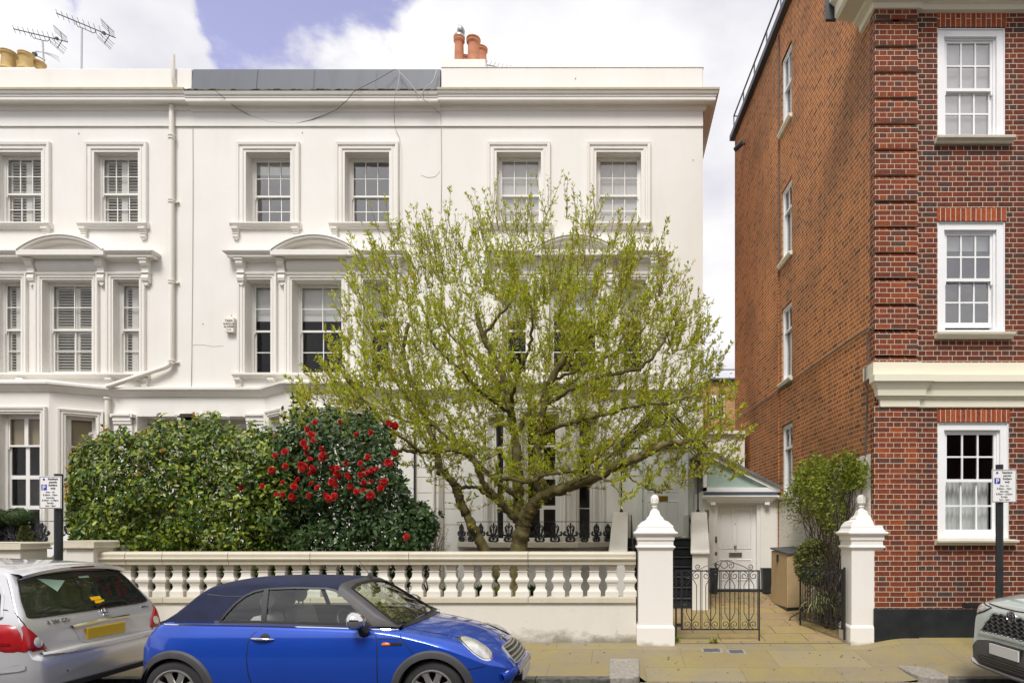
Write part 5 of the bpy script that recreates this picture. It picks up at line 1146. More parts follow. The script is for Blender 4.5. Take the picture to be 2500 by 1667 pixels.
def planter(px, pyt, pyb, Y, wt, label, body='planter_dark'):
    x = X(px, Y); zt, zb = Z(pyt, Y), Z(pyb, Y); t = thing('planter', label, 'planter', (x, Y, zb)); h = zt - zb
    build('tub', MB().lathe((x, Y, zb), [(wt * .36, 0), (wt * .5, h - .02), (wt * .52, h - .02), (wt * .52, h), (wt * .46, h), (wt * .44, h - .06)], sq=True), body, t, bevel=.005)
    build('soil', MB().box(x - wt * .42, x + wt * .42, Y - wt * .42, Y + wt * .42, h + zb - .08, h + zb - .05), 'soil', t); return t
planter(1743, 1386, 1449, 13.9, .17, 'tall tapered black planter at the left foot of the white side door')
planter(1871, 1386, 1447, 13.9, .21, 'tall tapered black planter between the white side door and the bin store')

# ================================================================ parking signs
def parking_sign(px, Y, plate, pole, label):
    x0, x1, y0, y1 = plate; xa, xb, zt, zb = X(x0, Y), X(x1, Y), Z(y0, Y), Z(y1, Y); w_, h_ = xb - xa, zt - zb; xp = (X(pole[0], Y) + X(pole[1], Y)) / 2; r = (X(pole[1], Y) - X(pole[0], Y)) / 2
    base = pave_z(xp, Y); t = thing('parking_sign', label, 'sign', (xp, Y + .05, base), group='parking signs on black posts')
    build('post', MB().cyl((xp, Y + .05, base - .05), (xp, Y + .05, Z(pole[2], Y)), r, 20), 'black_paint', t, smooth=40)
    pr = build('plate', MB().box(xa, xb, Y - r + .03, Y - r + .036, zb, zt), 'sign_white', t, bevel=.002); yy = Y - r + .028
    mb = MB().sweep([(xa + .006, zb + .006), (xb - .006, zb + .006), (xb - .006, zt - .006), (xa + .006, zt - .006)], [(0, 0), (0, .0018), (-.005, .0018), (-.005, 0)], lambda u, v, h: (u, yy - h + .001, v), closed=True); build('border', mb, 'sign_text', pr)
    bl = wloc(pr); W0 = xa; s = h_ / 79.0    # plate is 79 px tall on the photograph
    def tx(s_, fx_, fy, size, m='sign_text', bold=False): text_mesh('lettering', s_, size, m, pr, Vector((xa + w_ * fx_, yy - .001, zt - h_ * fy)) - bl, bold=bold, ext=.0008)
    for i, q in enumerate(('Resident', 'permit', 'holders', 'only')): tx(q, .62, .118 + .094 * i, h_ * .088, bold=True)
    for i, q in enumerate(('Mon - Fri', '8.30am - 10pm', 'Saturday', '8.30am - 6.30pm', 'Sunday', '1pm - 5pm')): tx(q, .5, .52 + .083 * i, h_ * .074)
    build('symbol', MB().box(xa + w_ * .10, xa + w_ * .34, yy - .0012, yy + .002, zt - h_ * .43, zt - h_ * .26), 'sign_blue', pr)
    text_mesh('lettering', 'P', h_ * .19, 'sign_white', pr, Vector((xa + w_ * .22, yy - .0022, zt - h_ * .415)) - bl, bold=True, ext=.0008)
    mb = MB().lathe((0, 0, 0), [(.0, 0)], 4); mb = MB(); cx_, cz_ = xa + w_ * .21, zt - h_ * .10; rr = h_ * .034
    mb.add([(cx_ + rr * math.cos(a), yy - .0012, cz_ + rr * math.sin(a)) for a in [k * math.pi / 8 for k in range(16)]], [tuple(range(16))]); build('symbol', mb, 'sign_blue', pr)
parking_sign(126, 8.6, (99, 153, 1162, 1241), (126, 144, 1156), 'parking permit sign on a black post between the silver car and the green hedge')
parking_sign(2446, 8.6, (2420, 2480, 1146, 1226), (2437, 2454, 1133), 'parking permit sign on a black post at the right, against the brick house')

# ================================================================ houses across the street (behind the viewer; seen only as reflections)
t = thing('brick_terrace', 'dark brick terrace across the street, seen only as a reflection in car windows and paint', 'house', (0, -17, -.1))
YA = -15.0
for i in range(6):
    x0 = -27 + i * 9; mb = MB(); f = Frame((x0 + 9, YA), (-1, 0)); hh = []
    for z in (1.2, 4.2, 6.9):
        for u in (1.2, 4.0, 6.6): hh.append((u, u + 1.1, z, z + 1.7))
    wall_with_holes(mb, f, 0, 9, -.4, 9.2 + (i % 2) * .5, hh, .15); build('wall', mb, 'brick_across', t)
    mb = MB()
    for (a, b, c, d) in hh: mb.quad(f(a, c, -.12), f(b, c, -.12), f(b, d, -.12), f(a, d, -.12))
    build('window', mb, 'mid_room', t); build('parapet', MB().box(x0, x0 + 9, YA - .5, YA + .1, 9.2 + (i % 2) * .5, 9.5 + (i % 2) * .5), 'stucco_trim', t)
# ================================================================ vegetation
def mesh_np(name, V, F4, m, parent, smooth=False, label=None, kind=None):
    """V (n,3) world coordinates, F4 (m,4) faces -> one object under parent"""
    base = np.array(wloc(parent)); me = bpy.data.meshes.new(name); V = V - base
    me.vertices.add(len(V)); me.vertices.foreach_set('co', V.astype(np.float32).ravel()); k = F4.shape[1]
    me.loops.add(F4.size); me.loops.foreach_set('vertex_index', F4.astype(np.int32).ravel()); me.polygons.add(len(F4))
    me.polygons.foreach_set('loop_start', np.arange(0, F4.size, k, dtype=np.int32))
    me.update(calc_edges=True); me.validate()
    me.materials.append(M[m]); o = bpy.data.objects.new(name, me); COL.objects.link(o); o.parent = parent
    if smooth: me.polygons.foreach_set('use_smooth', [True] * len(me.polygons))
    if label: o['label'] = label
    if kind: o['kind'] = kind
    return o
def rand_unit(n):
    v = RNG.normal(size=(n, 3)); return v / np.linalg.norm(v, axis=1, keepdims=True)
def leaves(pos, dirs, length, width, fold=.25, droop=.0, ups=None):
    """a folded leaf of two quads sharing the midrib: 6 points each"""
    n = len(pos); d = dirs / np.linalg.norm(dirs, axis=1, keepdims=True)
    up = rand_unit(n) if ups is None else ups
    s = np.cross(d, up); s /= np.maximum(1e-6, np.linalg.norm(s, axis=1, keepdims=True)); nn = np.cross(s, d)
    L_ = np.asarray(length).reshape(-1, 1) * np.ones((n, 1)); W_ = np.asarray(width).reshape(-1, 1) * np.ones((n, 1))
    b = pos; mid = pos + d * L_ * .48 ; tip = pos + d * L_ - nn * L_ * droop
    l = mid + s * W_ * .5 + nn * W_ * fold; r = mid - s * W_ * .5 + nn * W_ * fold
    V = np.stack([b, l, tip, r, ], 1)          # diamond folded on its midrib
    V = V.reshape(-1, 3); i = np.arange(n) * 4
    return V, np.concatenate([np.stack([i, i + 1, i + 2], 1), np.stack([i, i + 2, i + 3], 1)])
def leaves6(pos, dirs, length, width, ups, fold=.18, curl=.12):
    n = len(pos); d = dirs / np.linalg.norm(dirs, axis=1, keepdims=True)
    s = np.cross(d, ups); s /= np.maximum(1e-6, np.linalg.norm(s, axis=1, keepdims=True)); nn = np.cross(s, d)
    L_ = np.asarray(length).reshape(-1, 1) * np.ones((n, 1)); W_ = np.asarray(width).reshape(-1, 1) * np.ones((n, 1))
    f = lambda a, sw, up: pos + d * L_ * a + s * W_ * sw + nn * W_ * up
    pts = [f(0, 0, 0), f(.30, .44, fold), f(.68, .40, fold * .7 - curl * .3), f(1, 0, -curl), f(.68, -.40, fold * .7 - curl * .3), f(.30, -.44, fold), f(.32, 0, 0), f(.68, 0, -curl * .3)]
    V = np.stack(pts, 1).reshape(-1, 3); i = np.arange(n) * 8
    q = lambda *a: np.stack([i + k for k in a], 1)
    return V, np.concatenate([q(0, 1, 6, 6)[:, :3], q(0, 6, 5), q(1, 2, 7), q(1, 7, 6), q(6, 7, 4), q(6, 4, 5), q(2, 3, 7), q(7, 3, 4)])
class Tubes:
    """many thin tapering tubes in one mesh"""
    def __init__(s): s.V = []; s.F = []; s.n = 0
    def add(s, pts, rads, k=4):
        pts = np.asarray(pts, float); m = len(pts); t = np.gradient(pts, axis=0); t /= np.maximum(1e-9, np.linalg.norm(t, axis=1, keepdims=True))
        ref = np.array([.3, .9, .2]); a = np.cross(t, ref); a /= np.maximum(1e-9, np.linalg.norm(a, axis=1, keepdims=True)); b = np.cross(t, a)
        an = np.arange(k) * 2 * np.pi / k; rads = np.asarray(rads, float).reshape(-1, 1, 1)
        V = pts[:, None, :] + (a[:, None, :] * np.cos(an)[None, :, None] + b[:, None, :] * np.sin(an)[None, :, None]) * rads
        s.V.append(V.reshape(-1, 3)); i = np.arange(m - 1)[:, None] * k; j = np.arange(k)[None, :]; j2 = (j + 1) % k
        s.F.append((np.stack([i + j, i + j2, i + k + j2, i + k + j], -1).reshape(-1, 4)) + s.n); s.n += m * k
    def out(s): return np.concatenate(s.V), np.concatenate(s.F)
def smooth_path(pts, n):
    """Catmull-Rom through control points"""
    p = np.asarray(pts, float); p = np.vstack([2 * p[0] - p[1], p, 2 * p[-1] - p[-2]]); out = []
    segs = len(p) - 3
    for i in range(segs):
        for t in np.linspace(0, 1, n, endpoint=(i == segs - 1)):
            a, b, c, d = p[i:i + 4]; out.append(.5 * ((2 * b) + (-a + c) * t + (2 * a - 5 * b + 4 * c - d) * t * t + (-a + 3 * b - 3 * c + d) * t ** 3))
    return np.array(out)

# ---------------------------------------------------------------- the spring tree in the end house's garden
YT = 12.2
def tp(l): return [tuple(P(a, b, YT + dy)) for a, b, dy in l]
tree = thing('magnolia_tree', 'spreading spring tree with a forked trunk and fresh yellow green leaves behind the balustrade', 'tree', tuple(P(1262, 1520, YT)))
LIMBS = [  # (control points (px, py, depth offset), radius start, radius end)
    ([(1258, 1530, 0), (1262, 1430, 0), (1266, 1340, 0), (1276, 1290, 0), (1282, 1262, 0)], .200, .15),
    ([(1279, 1270, 0), (1296, 1246, -.1), (1328, 1208, -.2), (1378, 1192, -.4), (1448, 1165, -.7), (1505, 1140, -.9), (1560, 1117, -1.1), (1625, 1085, -1.2), (1690, 1075, -1.2)], .145, .045),
    ([(1274, 1280, 0), (1265, 1238, .2), (1266, 1180, .3), (1262, 1100, .4), (1246, 1010, .5), (1232, 930, .5), (1205, 870, .5), (1178, 815, .5), (1166, 770, .6)], .12, .05),
    ([(1328, 1210, -.2), (1312, 1150, 0), (1314, 1080, .1), (1322, 1010, .1), (1345, 930, .1), (1400, 850, .0), (1470, 800, -.1), (1490, 770, -.1)], .11, .045),
    ([(1276, 1285, 0), (1247, 1258, -.2), (1212, 1214, -.4), (1186, 1190, -.5), (1163, 1132, -.6), (1138, 1108, -.7), (1100, 1098, -.8), (1028, 1103, -.9), (970, 1096, -1.0), (905, 1072, -1.1), (862, 1054, -1.1)], .10, .035),
    ([(1263, 1215, .1), (1218, 1178, .0), (1172, 1138, -.1), (1143, 1112, -.1), (1112, 1086, 0), (1062, 1038, .2), (1010, 990, .3), (962, 920, .3), (940, 850, .3)], .075, .03),
    ([(1235, 1445, .1), (1215, 1400, .1), (1182, 1340, 0), (1158, 1292, -.1), (1133, 1246, -.1), (1118, 1208, -.1), (1112, 1186, -.1), (1084, 1154, -.1), (1072, 1146, -.1), (1066, 1096, .1), (1048, 1050, .2), (1036, 1000, .3), (1005, 930, .3), (985, 860, .3), (1000, 790, .4)], .115, .035),
    ([(1120, 1192, -.1), (1158, 1188, .1), (1196, 1212, .2), (1222, 1232, .2), (1262, 1268, 0)], .05, .06),
    ([(1226, 1165, .0), (1290, 1176, -.3), (1334, 1158, -.5), (1392, 1150, -.6), (1440, 1132, -.6), (1500, 1080, -.6)], .055, .025),
    ([(1238, 960, .5), (1190, 900, .8), (1130, 850, 1.0), (1080, 790, 1.1), (1070, 730, 1.1)], .055, .025),
    ([(1260, 1060, .4), (1310, 985, .9), (1380, 945, 1.2), (1450, 890, 1.4), (1530, 850, 1.5), (1580, 790, 1.5)], .07, .028),
    ([(1330, 990, .1), (1400, 950, -.5), (1480, 915, -.9), (1560, 900, -1.1), (1610, 850, -1.2), (1640, 800, -1.2)], .065, .028),
    ([(1316, 1060, .1), (1400, 1030, -.6), (1480, 1010, -1.0), (1570, 985, -1.2), (1640, 985, -1.2), (1700, 960, -1.2)], .06, .025),
    ([(1448, 1165, -.7), (1480, 1120, .2), (1560, 1060, .8), (1650, 1020, 1.1), (1730, 990, 1.1)], .045, .02),
    ([(1246, 1010, .5), (1260, 930, .0), (1290, 850, -.4), (1300, 780, -.6), (1290, 720, -.6)], .06, .025),
    ([(1400, 850, 0), (1380, 780, .4), (1370, 730, .5), (1360, 690, .6)], .05, .025),
    ([(1178, 815, .5), (1230, 760, .3), (1260, 700, .2), (1250, 650, .2)], .045, .02),
    ([(1345, 930, .1), (1420, 900, .6), (1500, 860, .9), (1540, 790, 1.0), (1570, 740, 1.0)], .045, .02),
    ([(1062, 1038, .2), (1000, 1030, .8), (930, 1000, 1.1), (870, 960, 1.2), (830, 900, 1.2)], .045, .02),
    ([(1028, 1103, -.9), (960, 1050, -1.3), (900, 990, -1.5), (850, 930, -1.5), (830, 870, -1.5)], .042, .018),
    ([(1246, 1010, .5), (1180, 960, -.4), (1120, 900, -1.0), (1060, 840, -1.4), (1040, 770, -1.4)], .055, .022),
    ([(1505, 1140, -.9), (1560, 1180, -1.0), (1600, 1200, -1.0), (1640, 1190, -1.0)], .03, .012),
    ([(1378, 1192, -.4), (1440, 1160, -1.1), (1480, 1170, -1.4), (1512, 1205, -1.5), (1517, 1235, -1.5)], .03, .012),
]
tb = Tubes(); nodes = []; nrad = []
for cp, r0, r1 in LIMBS:
    p = smooth_path(tp(cp), 7); m = len(p); wob = RNG.normal(size=(m, 3)) * .012; wob[0] = 0; p = p + wob
    r = np.linspace(r0, r1, m) * (.94 if r0 > .1 else .66) * (1 + .10 * RNG.normal(size=m)).clip(.8, 1.25)
    if cp[0][1] > 1400: r[0] *= 1.35
    tb.add(p, r, 10); 
    keep = p[:, 2] > 1.9
    nodes += list(p[keep]); nrad += list(r[keep])
V, F = tb.out(); mesh_np('trunk', V, F, 'bark', tree, smooth=True)
# secondary wood: attractors filling the crown, each joined to the nearest older node
C0 = np.array(P(1268, 858, YT)); 
def crown_pt():
    while True:
        q = RNG.uniform(-1, 1, 3); rr = np.linalg.norm(q)
        if rr > 1 or rr < .25: continue
        x, y, z = q
        p = C0 + np.array([x * 4.12, y * 2.25, (z * 2.45 if z > 0 else z * 2.40)])
        if z < -.55 and abs(x) < .25: continue
        px = CX + p[0] * FPX / p[1]; py = CY - (p[2] - EYE) * FPX / p[1]
        if px < np.interp(py, [480, 560, 640, 720, 820, 900, 1000], [1040, 960, 880, 850, 825, 775, 725]) or px > np.interp(py, [480, 560, 640, 720, 820, 900], [1440, 1560, 1640, 1690, 1750, 1780]): continue
        lim = 1215 if px > 1380 else (1165 if px < 1150 else 1120)
        if py > lim or (px < 800 and py > 1060) or px > 1800: continue
        return p
att = [crown_pt() for _ in range(1500)]
att += [np.array(P(RNG.uniform(1560, 1800), RNG.uniform(940, 1185), YT + RNG.uniform(-1.4, 1.0))) for _ in range(150)]
att += [np.array(P(RNG.uniform(715, 900), RNG.uniform(930, 1075), YT + RNG.uniform(-1.4, 1.0))) for _ in range(110)]
att += [np.array(P(RNG.uniform(1040, 1500), RNG.uniform(1060, 1180), YT + RNG.uniform(-1.6, 1.2))) for _ in range(90)]
att = np.array(att)
root = np.array(P(1275, 1050, YT)); att = att[np.argsort(np.linalg.norm(att - root, axis=1))]
tw = Tubes(); tips = []; segp = []; segd = []
NP_ = np.array(nodes); NR = np.array(nrad)
for a in att:
    d = np.linalg.norm((NP_ - a) * np.array([1, 1, 1.0]) + 0, axis=1) + np.where(NP_[:, 2] > a[2] + .1, .35, 0); i = int(np.argmin(d)); s = NP_[i]; L_ = np.linalg.norm(a - s)
    if L_ < .12: continue
    k = max(4, int(L_ / .14)); t = np.linspace(0, 1, k)[:, None]
    side = RNG.normal(size=3) * L_ * .10; up = np.array([0, 0, -L_ * .16])
    path = s + (a - s) * t + (side + up) * np.sin(np.pi * t) + RNG.normal(size=(k, 3)) * .012
    path[0] = s; r0 = min(NR[i] * .7, .008 + .012 * L_); rads = np.linspace(r0, max(.004, r0 * .45), k); tw.add(path, rads, 4)
    NP_ = np.vstack([NP_, path[1:]]); NR = np.concatenate([NR, rads[1:]]); segp.append(path[1:]); segd.append(np.gradient(path, axis=0)[1:]); tips.append((path[-1], rads[-1]))
# upright shoots from the outer twigs
shoot_src = NP_[RNG.choice(len(NP_), 5200)]
for s in shoot_src:
    q = (s - C0) / np.array([3.98, 2.25, 2.4]); rr = np.linalg.norm(q)
    if rr < .2: continue
    L_ = RNG.uniform(.18, .5) * (1.05 if q[2] > .2 else .8) * (1.0 if rr > .6 else .8)
    if q[2] > .55 and RNG.random() < .45: L_ *= 1.35
    dr = np.array([q[0] * .45, q[1] * .35, 1.0 if q[2] > -.45 else .35]) + RNG.normal(size=3) * .28; dr /= np.linalg.norm(dr)
    k = 5; t = np.linspace(0, 1, k)[:, None]; path = s + dr * L_ * t + np.array([0, 0, .06 * L_]) * t * t + RNG.normal(size=(k, 3)) * .008; path[0] = s
    tw.add(path, np.linspace(.0055, .0022, k), 3); segp.append(path[1:]); segd.append(np.gradient(path, axis=0)[1:])
V, F = tw.out(); mesh_np('twigs', V, F, 'twig', tree, kind=None)
SP = np.concatenate(segp); SDr = np.concatenate(segd)
qn = np.linalg.norm((SP - C0) / np.array([3.98, 2.25, 2.4]), axis=1)
nl = 86000; key = np.floor(SP / .28).astype(int); _, inv, cnt = np.unique(key, axis=0, return_inverse=True, return_counts=True); wgt = np.where(qn > .35, 1.0, .5) / cnt[inv.ravel()] ** .62 * (1 + .35 * np.sin(SP[:, 0] * 2.9 + 1) * np.sin(SP[:, 2] * 3.3)) ; wgt /= wgt.sum()
idx = RNG.choice(len(SP), nl, p=wgt); jit = RNG.uniform(-.06, .06, (nl, 1)) * SDr[idx] / np.maximum(1e-6, np.linalg.norm(SDr[idx], axis=1, keepdims=True)); pos = SP[idx] + jit + RNG.normal(size=(nl, 3)) * .007
dirs = SDr[idx] / np.linalg.norm(SDr[idx], axis=1, keepdims=True) * .8 + rand_unit(nl) * .8 + np.array([0, 0, .15])
ln_ = RNG.uniform(.045, .100, nl) * (1 - .22 * np.clip((pos[:, 2] - C0[2]) / 2.4, 0, 1))
V, F = leaves(pos, dirs, ln_, ln_ * RNG.uniform(.26, .42, nl)); mesh_np('crown', V, F, 'leaf_spring', tree)
# a few pale magnolia flowers left among the leaves
nf = 26; mb = MB()
for i in range(nf):
    c = SP[RNG.integers(len(SP))]; 
    for k in range(7):
        a = k * .9; e = .07; d1 = Vector((math.cos(a), math.sin(a) * .7, .35)); s_ = Vector((-math.sin(a), math.cos(a), 0)) * .014; c_ = Vector(c)
        mb.add([c_, c_ + d1 * e * .5 + s_, c_ + d1 * e, c_ + d1 * e * .5 - s_], [(0, 1, 2, 3)])
build('flowers', mb, 'petal_white', tree, kind='stuff')

# ---------------------------------------------------------------- camellias behind the balustrade
def shrub(t, prof, y0, depth, nleaf, mleaf, size, extra=None, stems=24, zmin=1.28, seed=3, core=True):
    """fills the outline prof (px left..right with top py) between depths; leaves face outwards and up, denser at the skin"""
    rg = np.random.default_rng(seed); pxs = np.array([p[0] for p in prof]); tops = np.array([p[1] for p in prof]); bots = np.array([p[2] for p in prof])
    out = []; nrm = []
    yc = y0 + depth / 2
    lump = rg.uniform(0, 6.28, 6); K = int((pxs[-1] - pxs[0]) * 375 / 1500); cpx = rg.uniform(pxs[0], pxs[-1], K); cpy = rg.uniform(1000, 1400, K); crr = rg.uniform(24, 58, K); coff = rg.uniform(.10, .34, K)
    while len(out) < nleaf:
        px = rg.uniform(pxs[0], pxs[-1]); tt = np.interp(px, pxs, tops) + 9 * math.sin(px * .055 + lump[3]) + 7 * math.sin(px * .14 + lump[4]) + 4 * math.sin(px * .31 + lump[5]); bb = np.interp(px, pxs, bots)
        v = rg.random() ** .9; e = min(1.0, min(px - pxs[0], pxs[-1] - px) / 70.0)
        # cross-section in depth: an ellipse, leaves near its front skin
        hfrac = v; half = depth / 2 * math.sqrt(max(.02, 1 - (2 * hfrac - 1) ** 4)) * (.35 + .65 * e)
        dd_ = ((cpx - px) ** 2 + ((cpy - (bb + (tt - bb) * v)) * 1.25) ** 2) / crr ** 2; lumps = float(np.max(np.where(dd_ < 1, coff * (1 - dd_), 0))) * 1.5 - .12
        skin = rg.random() ** 1.7
        y = yc - half * (1 - skin * 1.7) - lumps * .8 + rg.normal() * .03
        py = bb + (tt - bb) * v
        edge = rg.normal() * 5
        p = np.array(P(px + rg.normal() * 2, py + edge, y)); out.append(p); nrm.append([(2 * (px - pxs[0]) / (pxs[-1] - pxs[0]) - 1) * .5, -1.0 + 1.3 * skin, (v - .35) * 1.5])
    pos = np.array(out); nr = np.array(nrm) + rg.normal(size=(nleaf, 3)) * .55; nr /= np.linalg.norm(nr, axis=1, keepdims=True)
    d = np.cross(nr, rg.normal(size=(nleaf, 3))); d += np.array([0, 0, -.25]); L_ = rg.uniform(size[0], size[1], nleaf)
    V, F = leaves6(pos, d, L_, L_ * .52, nr); o = mesh_np('leaves', V, F, mleaf, t, smooth=False)
    return pos, nr
green = thing('camellia_bush', 'broad green camellia hedge with yellow and orange young leaves at the left', 'shrub', tuple(P(400, 1360, 11.2)))
gp = [(166, 1210, 1260), (178, 1110, 1330), (200, 1075, 1420), (240, 1055, 1450), (290, 1056, 1455), (340, 1050, 1455), (400, 1030, 1455), (450, 1022, 1455), (505, 1015, 1455), (540, 1018, 1455), (590, 1045, 1455), (640, 1050, 1455), (700, 1052, 1455), (760, 1100, 1455)]
posg, nrg = shrub(green, gp, 10.45, 1.5, 25000, 'leaf_camellia', (.055, .11), seed=5)
red = thing('camellia_bush', 'dark green camellia covered in red flowers under the left branches of the spring tree', 'shrub', tuple(P(850, 1360, 11.2)))
rp = [(600, 1180, 1455), (640, 1110, 1455), (680, 1060, 1455), (700, 1025, 1455), (722, 1000, 1455), (760, 1005, 1455), (820, 1000, 1455), (880, 1010, 1455), (940, 1030, 1455), (960, 1080, 1455), (980, 1160, 1455), (1000, 1215, 1420), (1030, 1245, 1350), (1062, 1262, 1290)]
posr, nrr = shrub(red, rp, 10.5, 1.7, 17000, 'leaf_dark', (.065, .12), seed=9)
rg = np.random.default_rng(4)
def stems(t, pts, seed, n=18, yb=11.2, zb=.0, m='dark_stem', r=.014):
    q = Tubes(); rs = np.random.default_rng(seed)
    for i in range(n):
        e = pts[rs.integers(len(pts))]; s = np.array([e[0] + rs.normal() * .18, yb + rs.normal() * .12, zb]); k = 7; tt = np.linspace(0, 1, k)[:, None]
        p = s + (e - s) * tt + rs.normal(size=(k, 3)) * .03; q.add(p, np.linspace(r, r * .3, k), 5)
    V, F = q.out(); mesh_np('stems', V, F, m, t)
stems(green, posg, 1, 60); stems(red, posr, 2, 46)
# leafy tips breaking the outline and young coloured leaves
def tips_on(t, pos, n, seed, mleaf, zfrac, size=(.05, .09), up=True, name='young_leaves', xr=None):
    rs = np.random.default_rng(seed); zc = np.quantile(pos[:, 2], zfrac); cand = pos[pos[:, 2] > zc]
    if xr: cand = cand[(cand[:, 0] > xr[0]) & (cand[:, 0] < xr[1])]
    idx = rs.choice(len(cand), n); P0 = []; D0 = []; N0 = []
    for i in idx:
        c = cand[i] + np.array([0, -.04, .03]); 
        for k in range(5): a = rs.uniform(0, 6.28); P0.append(c + rs.normal(size=3) * .012); D0.append([math.cos(a), math.sin(a) * .8 - .3, .5 + rs.random() * .6]); N0.append(rs.normal(size=3) + np.array([0, -1, .6]))
    P0 = np.array(P0); D0 = np.array(D0); N0 = np.array(N0); N0 /= np.linalg.norm(N0, axis=1, keepdims=True); L_ = rs.uniform(size[0], size[1], len(P0)); V, F = leaves6(P0, D0, L_, L_ * .5, N0); mesh_np(name, V, F, mleaf, t)
gpx = CX + posg[:, 0] * FPX / posg[:, 1]
topm = posg[(np.interp(gpx, [p[0] for p in gp], [p[1] for p in gp]) + 40) > (CY - (posg[:, 2] - EYE) * FPX / 11.1)]
tips_on(green, topm, 75, 8, 'leaf_new', 0.0, (.035, .065)); tips_on(green, posg, 60, 9, 'leaf_new', .2, (.03, .05))
# a few long leading shoots of the dark camellia
q = Tubes(); P0 = []; D0 = []
for (pa, pb, n_) in (((720, 1010), (713, 960), 14), ((700, 1040), (688, 1000), 8), ((740, 1010), (752, 985), 8), ((1000, 1240), (1045, 1222), 10), ((1010, 1275), (1080, 1256), 12), ((980, 1180), (992, 1168), 6), ((660, 1090), (650, 1062), 7)):
    a, b = np.array(P(*pa, 11.1)), np.array(P(*pb, 11.0)); tt = np.linspace(0, 1, 6)[:, None]; p = a + (b - a) * tt + rg.normal(size=(6, 3)) * .01; q.add(p, np.linspace(.008, .003, 6), 4)
    for k in range(n_): c = a + (b - a) * rg.random(); P0.append(c); D0.append(rg.normal(size=3) * [1, .5, .5] + (b - a) * .8)
V, F = q.out(); mesh_np('stems', V, F, 'dark_stem', red)
P0 = np.array(P0); L_ = rg.uniform(.07, .11, len(P0)); V, F = leaves6(P0, np.array(D0), L_, L_ * .52, rg.normal(size=(len(P0), 3)) + np.array([0, -1, .4])); mesh_np('leaves', V, F, 'leaf_dark', red)
# red flowers: full rosettes of ruffled petals
def rosette(seed):
    rs = random.Random(seed); mb = MB()
    for ring, (n_, r_, h) in enumerate(((9, .060, .0), (8, .050, .012), (7, .038, .022), (5, .024, .030), (3, .012, .036))):
        for k in range(n_):
            a = 2 * math.pi * (k + .5 * (ring % 2)) / n_ + rs.uniform(-.15, .15); w_ = 1.25 * r_ * math.pi / n_ + .006; c, s = math.cos(a), math.sin(a); R_ = r_ * rs.uniform(.85, 1.1); zz = rs.uniform(-.006, .008)
            f = lambda u, v, q_: (c * u - s * v, s * u + c * v, q_)
            mb.add([f(.002, 0, h * .6), f(R_ * .6, w_, h + .012), f(R_, w_ * .75, h + .006 + zz), f(R_ * 1.04, 0, h + zz), f(R_, -w_ * .75, h + .004 - zz), f(R_ * .6, -w_, h + .012)], [(0, 1, 2, 3), (0, 3, 4, 5)])
    return mb
protos = []
fl = [(588, 1190), (640, 1186), (675, 1206), (690, 1208), (714, 1213), (754, 1210), (727, 1170), (747, 1092), (741, 1080), (749, 1105), (756, 1120), (785, 1095), (790, 1108), (786, 1118), (695, 1102), (764, 1148), (756, 1156), (762, 1142), (812, 1143), (824, 1142), (822, 1157), (827, 1163), (845, 1131), (848, 1160), (853, 1166), (810, 1177), (820, 1186), (856, 1188), (880, 1130), (880, 1160), (888, 1178), (898, 1154), (887, 1145), (907, 1148), (933, 1174), (940, 1176), (898, 1115), (963, 1106), (948, 1130), (920, 1144), (907, 1175), (802, 1217), (795, 1208), (816, 1212), (750, 1047), (769, 1030), (830, 1030), (955, 1036), (948, 1032), (965, 1040), (760, 1060), (735, 1135), (697, 1138), (720, 1180), (765, 1075), (870, 1060), (905, 1056), (672, 1112), (888, 1198), (905, 1210), (690, 1178), (718, 1188), (930, 1190), (870, 1200), (742, 1140), (736, 1145), (760, 1180), (775, 1190), (664, 1148), (992, 1310)]
for i in range(4):
    o = build('flower', rosette(i), 'petal_red', red, local=True); protos.append(o)
for i, (a, b) in enumerate(fl):
    s = .62 + .5 * random.random() * (1 if i % 3 else .6); c = P(a, b, 10.24 + random.uniform(-.05, .10) + (.25 if b < 1060 else 0)); o = protos[i] if i < 4 else protos[i % 4].copy()
    if i >= 4: COL.objects.link(o); o.parent = red
    o.location = c - wloc(red); o.scale = (s, s, s); o.rotation_euler = (R(90) + random.uniform(-.6, .3), random.uniform(-.4, .4), random.uniform(-.5, .5))
mb = MB()   # fallen and half hidden petals stay in the bush mesh
# pale flower tips on the green bush
for i, (a, b) in enumerate(((222, 1060), (309, 1217), (438, 1160), (339, 1155), (296, 1094), (396, 1100))):
    o = build('flower', rosette(20 + i), 'petal_white' if i % 2 == 0 else 'leaf_new', green, local=True); o.location = P(a, b, 10.4) - wloc(green); o.scale = (.55,) * 3; o.rotation_euler = (R(80), 0, random.uniform(-1, 1))
# ---------------------------------------------------------------- small plants
def ballbush(name, label, px, py, Y, rx, rz, m='leaf_box', n=2600, size=(.02, .035), group=None):
    c = np.array(P(px, py, Y)); t = thing(name, label, 'plant', (c[0], c[1], c[2] - rz), group=group); d = rand_unit(n); rr = RNG.uniform(.82, 1.03, (n, 1)); pos = c + d * rr * np.array([rx, rx, rz]); L_ = RNG.uniform(*size, n)
    V, F = leaves(pos, d + rand_unit(n) * .9, L_, L_ * .5); mesh_np('leaves', V, F, m, t)
    build('core', MB().ell(tuple(c), (rx * .82, rx * .82, rz * .82), 16, 10), 'leaf_box', t, smooth=60); return t
ballbush('box_ball', 'clipped round box bush in the dark planter, the right one of the pair', 46, 1262, 15.0, .27, .21, group='clipped box bushes in planters')
ballbush('box_ball', 'clipped round box bush cut off by the left edge of the photo', -6, 1264, 15.0, .25, .20, group='clipped box bushes in planters')
pt = thing('window_planter', 'long dark trough holding the clipped box bushes behind the iron balcony', 'planter', tuple(P(30, 1318, 15.15)))
mb = MB()
